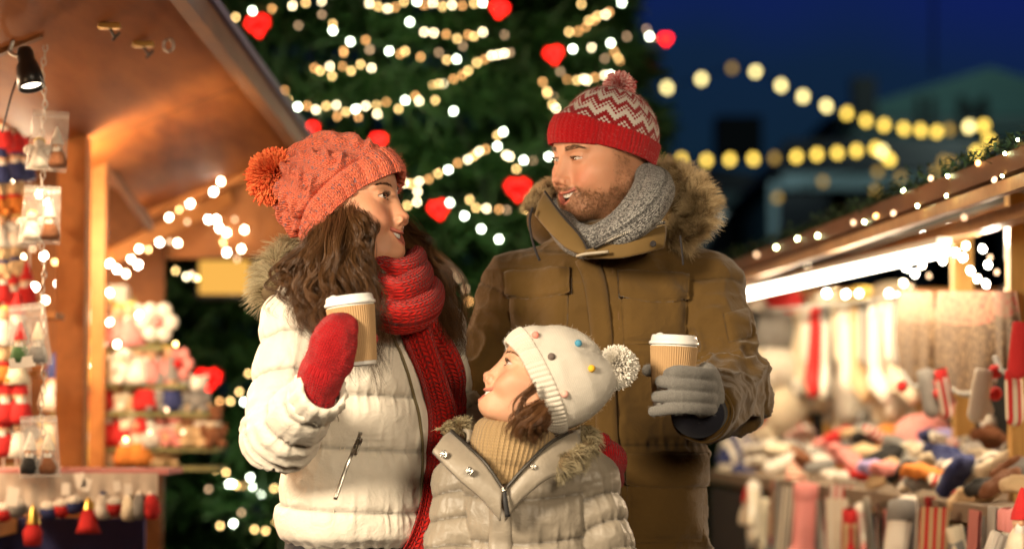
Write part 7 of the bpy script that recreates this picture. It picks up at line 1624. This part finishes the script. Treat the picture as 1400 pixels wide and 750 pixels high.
    # heaps of folded knitwear
    cl = ['cream', 'white', 'grey', 'red', 'white', 'navy', 'cream', 'white', 'beige', 'grey', 'white', 'brown', 'pink', 'black']; i = 0
    for row, (py, off) in enumerate(((670, .0), (660, .07), (650, .15), (640, .23))):
        n = 20
        for j in range(n):
            px = 998 + row * 6 + j * 21 + g.uniform(-8, 8); c = cl[(i * 5 + row * 3) % 14]; i += 1
            if px > 1330 and row == 0: c = ['brown', 'beige', 'black'][j % 3]
            q = SP(px, py, off); q[2] = zt + .022 + row * .025 + g.uniform(0, .05)
            st = ['red', None, None, 'grey', None][(i * 3) % 5] if c in ('white', 'cream') else None
            put('folded', c, q, f'folded {c} knitwear, {["front", "second", "third", "back"][row]} row of the counter heap, {ORD[j]} from its far end', 'folded knitwear heaped on the counter', (g.uniform(-.5, .5), g.uniform(-.6, .6), rz0 + g.uniform(-1.6, 1.6)), .55 + .35 * g.random(), st)
    for px, c in ((1262, 'orange'), (1200, 'lavender'), (1218, 'pink')): q = SP(px, 655, -.02); q[2] = zt + .06; put('folded', c, q, f'{c} folded knit lying on top of the heap', 'folded knitwear heaped on the counter', (0, .2, .5), .8)
    # things hanging down the front
    fr = [(1020, 'grey', 'white'), (1042, 'cream', None), (1064, 'grey', None), (1088, 'cream', 'grey'), (1110, 'grey', None), (1130, 'red', 'white'), (1150, 'white', 'red'), (1172, 'pink', 'white'), (1196, 'white', 'red'), (1222, 'black', 'grey'), (1246, 'grey', 'white'), (1268, 'red', None), (1292, 'black', None), (1318, 'white', 'black'), (1345, 'grey', None), (1368, 'brown', None), (1392, 'white', 'pink')]
    for j, (px, c, st) in enumerate(fr):
        for k in (0, 1):
            px2 = px + k * 11 + g.uniform(-4, 4); c2, s2 = ((c, st) if k == 0 else (['cream', 'grey', 'white', 'beige', 'pink'][(j * 3) % 5], ['white', None, 'red', 'grey', 'cream'][(j * 2) % 5]))
            where = f'{"outer" if k else "inner"} layer, {ORD[j] if j < 14 else ["third last", "second last", "last"][j - 14]} along'
            if (j + k) % 3 == 1:
                q = SP(px2, 690, -.07 - .04 * k); q[2] = zt + g.uniform(-.05, .05); kd = ['mitten', 'sock'][(j // 3) % 2]; put(kd, c2, q, f'{c2} {kd} hanging over the counter front, {where}', 'mittens and socks down the counter front', (g.uniform(-.2, .2), g.uniform(-.5, .5), rz0 + g.uniform(-.7, .7)), g.uniform(.9, 1.3), s2); continue
            q = SP(px2, 690, -.06 - .05 * k); q[2] = zt + g.uniform(-.02, .03)
            put('scarf', c2, q, f'{c2}{" and " + s2 if s2 else ""} scarf hanging over the counter front, {where}', 'scarves down the counter front', (g.uniform(-.1, .1), g.uniform(-.12, .12), rz0 + g.uniform(-.7, .7)), g.uniform(.45, .95), s2)
    for px, py, lab in ((1022, 700, 'small'), (1395, 738, 'large')):   # santa dolls
        q = SP(px, py, -.12); toy(q + (0, 0, -.04), ('cream', 'skin', 'red', 'gnome'), f'{lab} cream Santa doll with a red hat in front of the knitwear', 'santa dolls', -.3, 1.3 if lab == 'small' else 1.35)
    # stallholder standing inside
    q = S(ST(1392, 1.0), 1.0, 0); pr = empty('person', q, 'stallholder in a black coat half hidden behind the right stall\'s shawls', 'person')
    h = Head((q[0], q[1], 1.60), rotm('Z', -30), .95, male=.0, ears=True, smile=.4, mouth_open=.0005, necktip=(0, .05, -.25)); V2, F2 = lowbody(q[0], q[1], 0, 1.40, .16, .85, [((q[0] - .17, q[1], 1.36), (q[0] - .22, q[1] - .04, 1.1), (q[0] - .12, q[1] - .22, 1.1)), ((q[0] + .17, q[1], 1.36), (q[0] + .22, q[1] - .04, 1.1), (q[0] + .12, q[1] - .22, 1.1))], (q[0], q[1], 1.45), 1., .1)
    h.build(pr, SKIN, EYE, TEETH, res=.003, extra=(V2, F2)); f = Field(q + (-.36, -.36, .5), q + (.36, .25, 1.5), .012); column(f, [.55, .9, 1.2, 1.35, 1.42], q[0], q[1], [.21, .20, .20, .17, .1], [.16, .15, .15, .12, .09], 0, .03)
    for s_ in (-1, 1): f.chain([q + (s_ * .05, 0, 1.39), q + (s_ * .17, 0, 1.36), q + (s_ * .23, -.03, 1.1), q + (s_ * .13, -.22, 1.1)], [.06, .07, .06, .045], .03)
    V, F = f.mesh(1); mesh_obj('coat', V + vnormals(V, F) * (.008 * fbm(V, 9, 3))[:, None], F, cloth_mat('black_wool', (.012, .011, .012), .85, 600, .0006, .2), pr)
    u = MB().ball((q[0], q[1] + .01, 1.66), (.088, .105, .085), 18).build('hair', M('dark_hair_cap', (.03, .015, .008), .6), pr, smooth=True)
    trousers('trousers', pr, cloth_mat('dark_cord', (.05, .04, .05), .85, 900, .0004, .2), q[0], q[1], 0, .84, .90, 1., .16, .12)
build_setting(); build_tree(); build_globes(); build_left_stall(); build_right_stall()
WOMAN = build_woman(); MAN = build_man(); GIRL = build_girl()
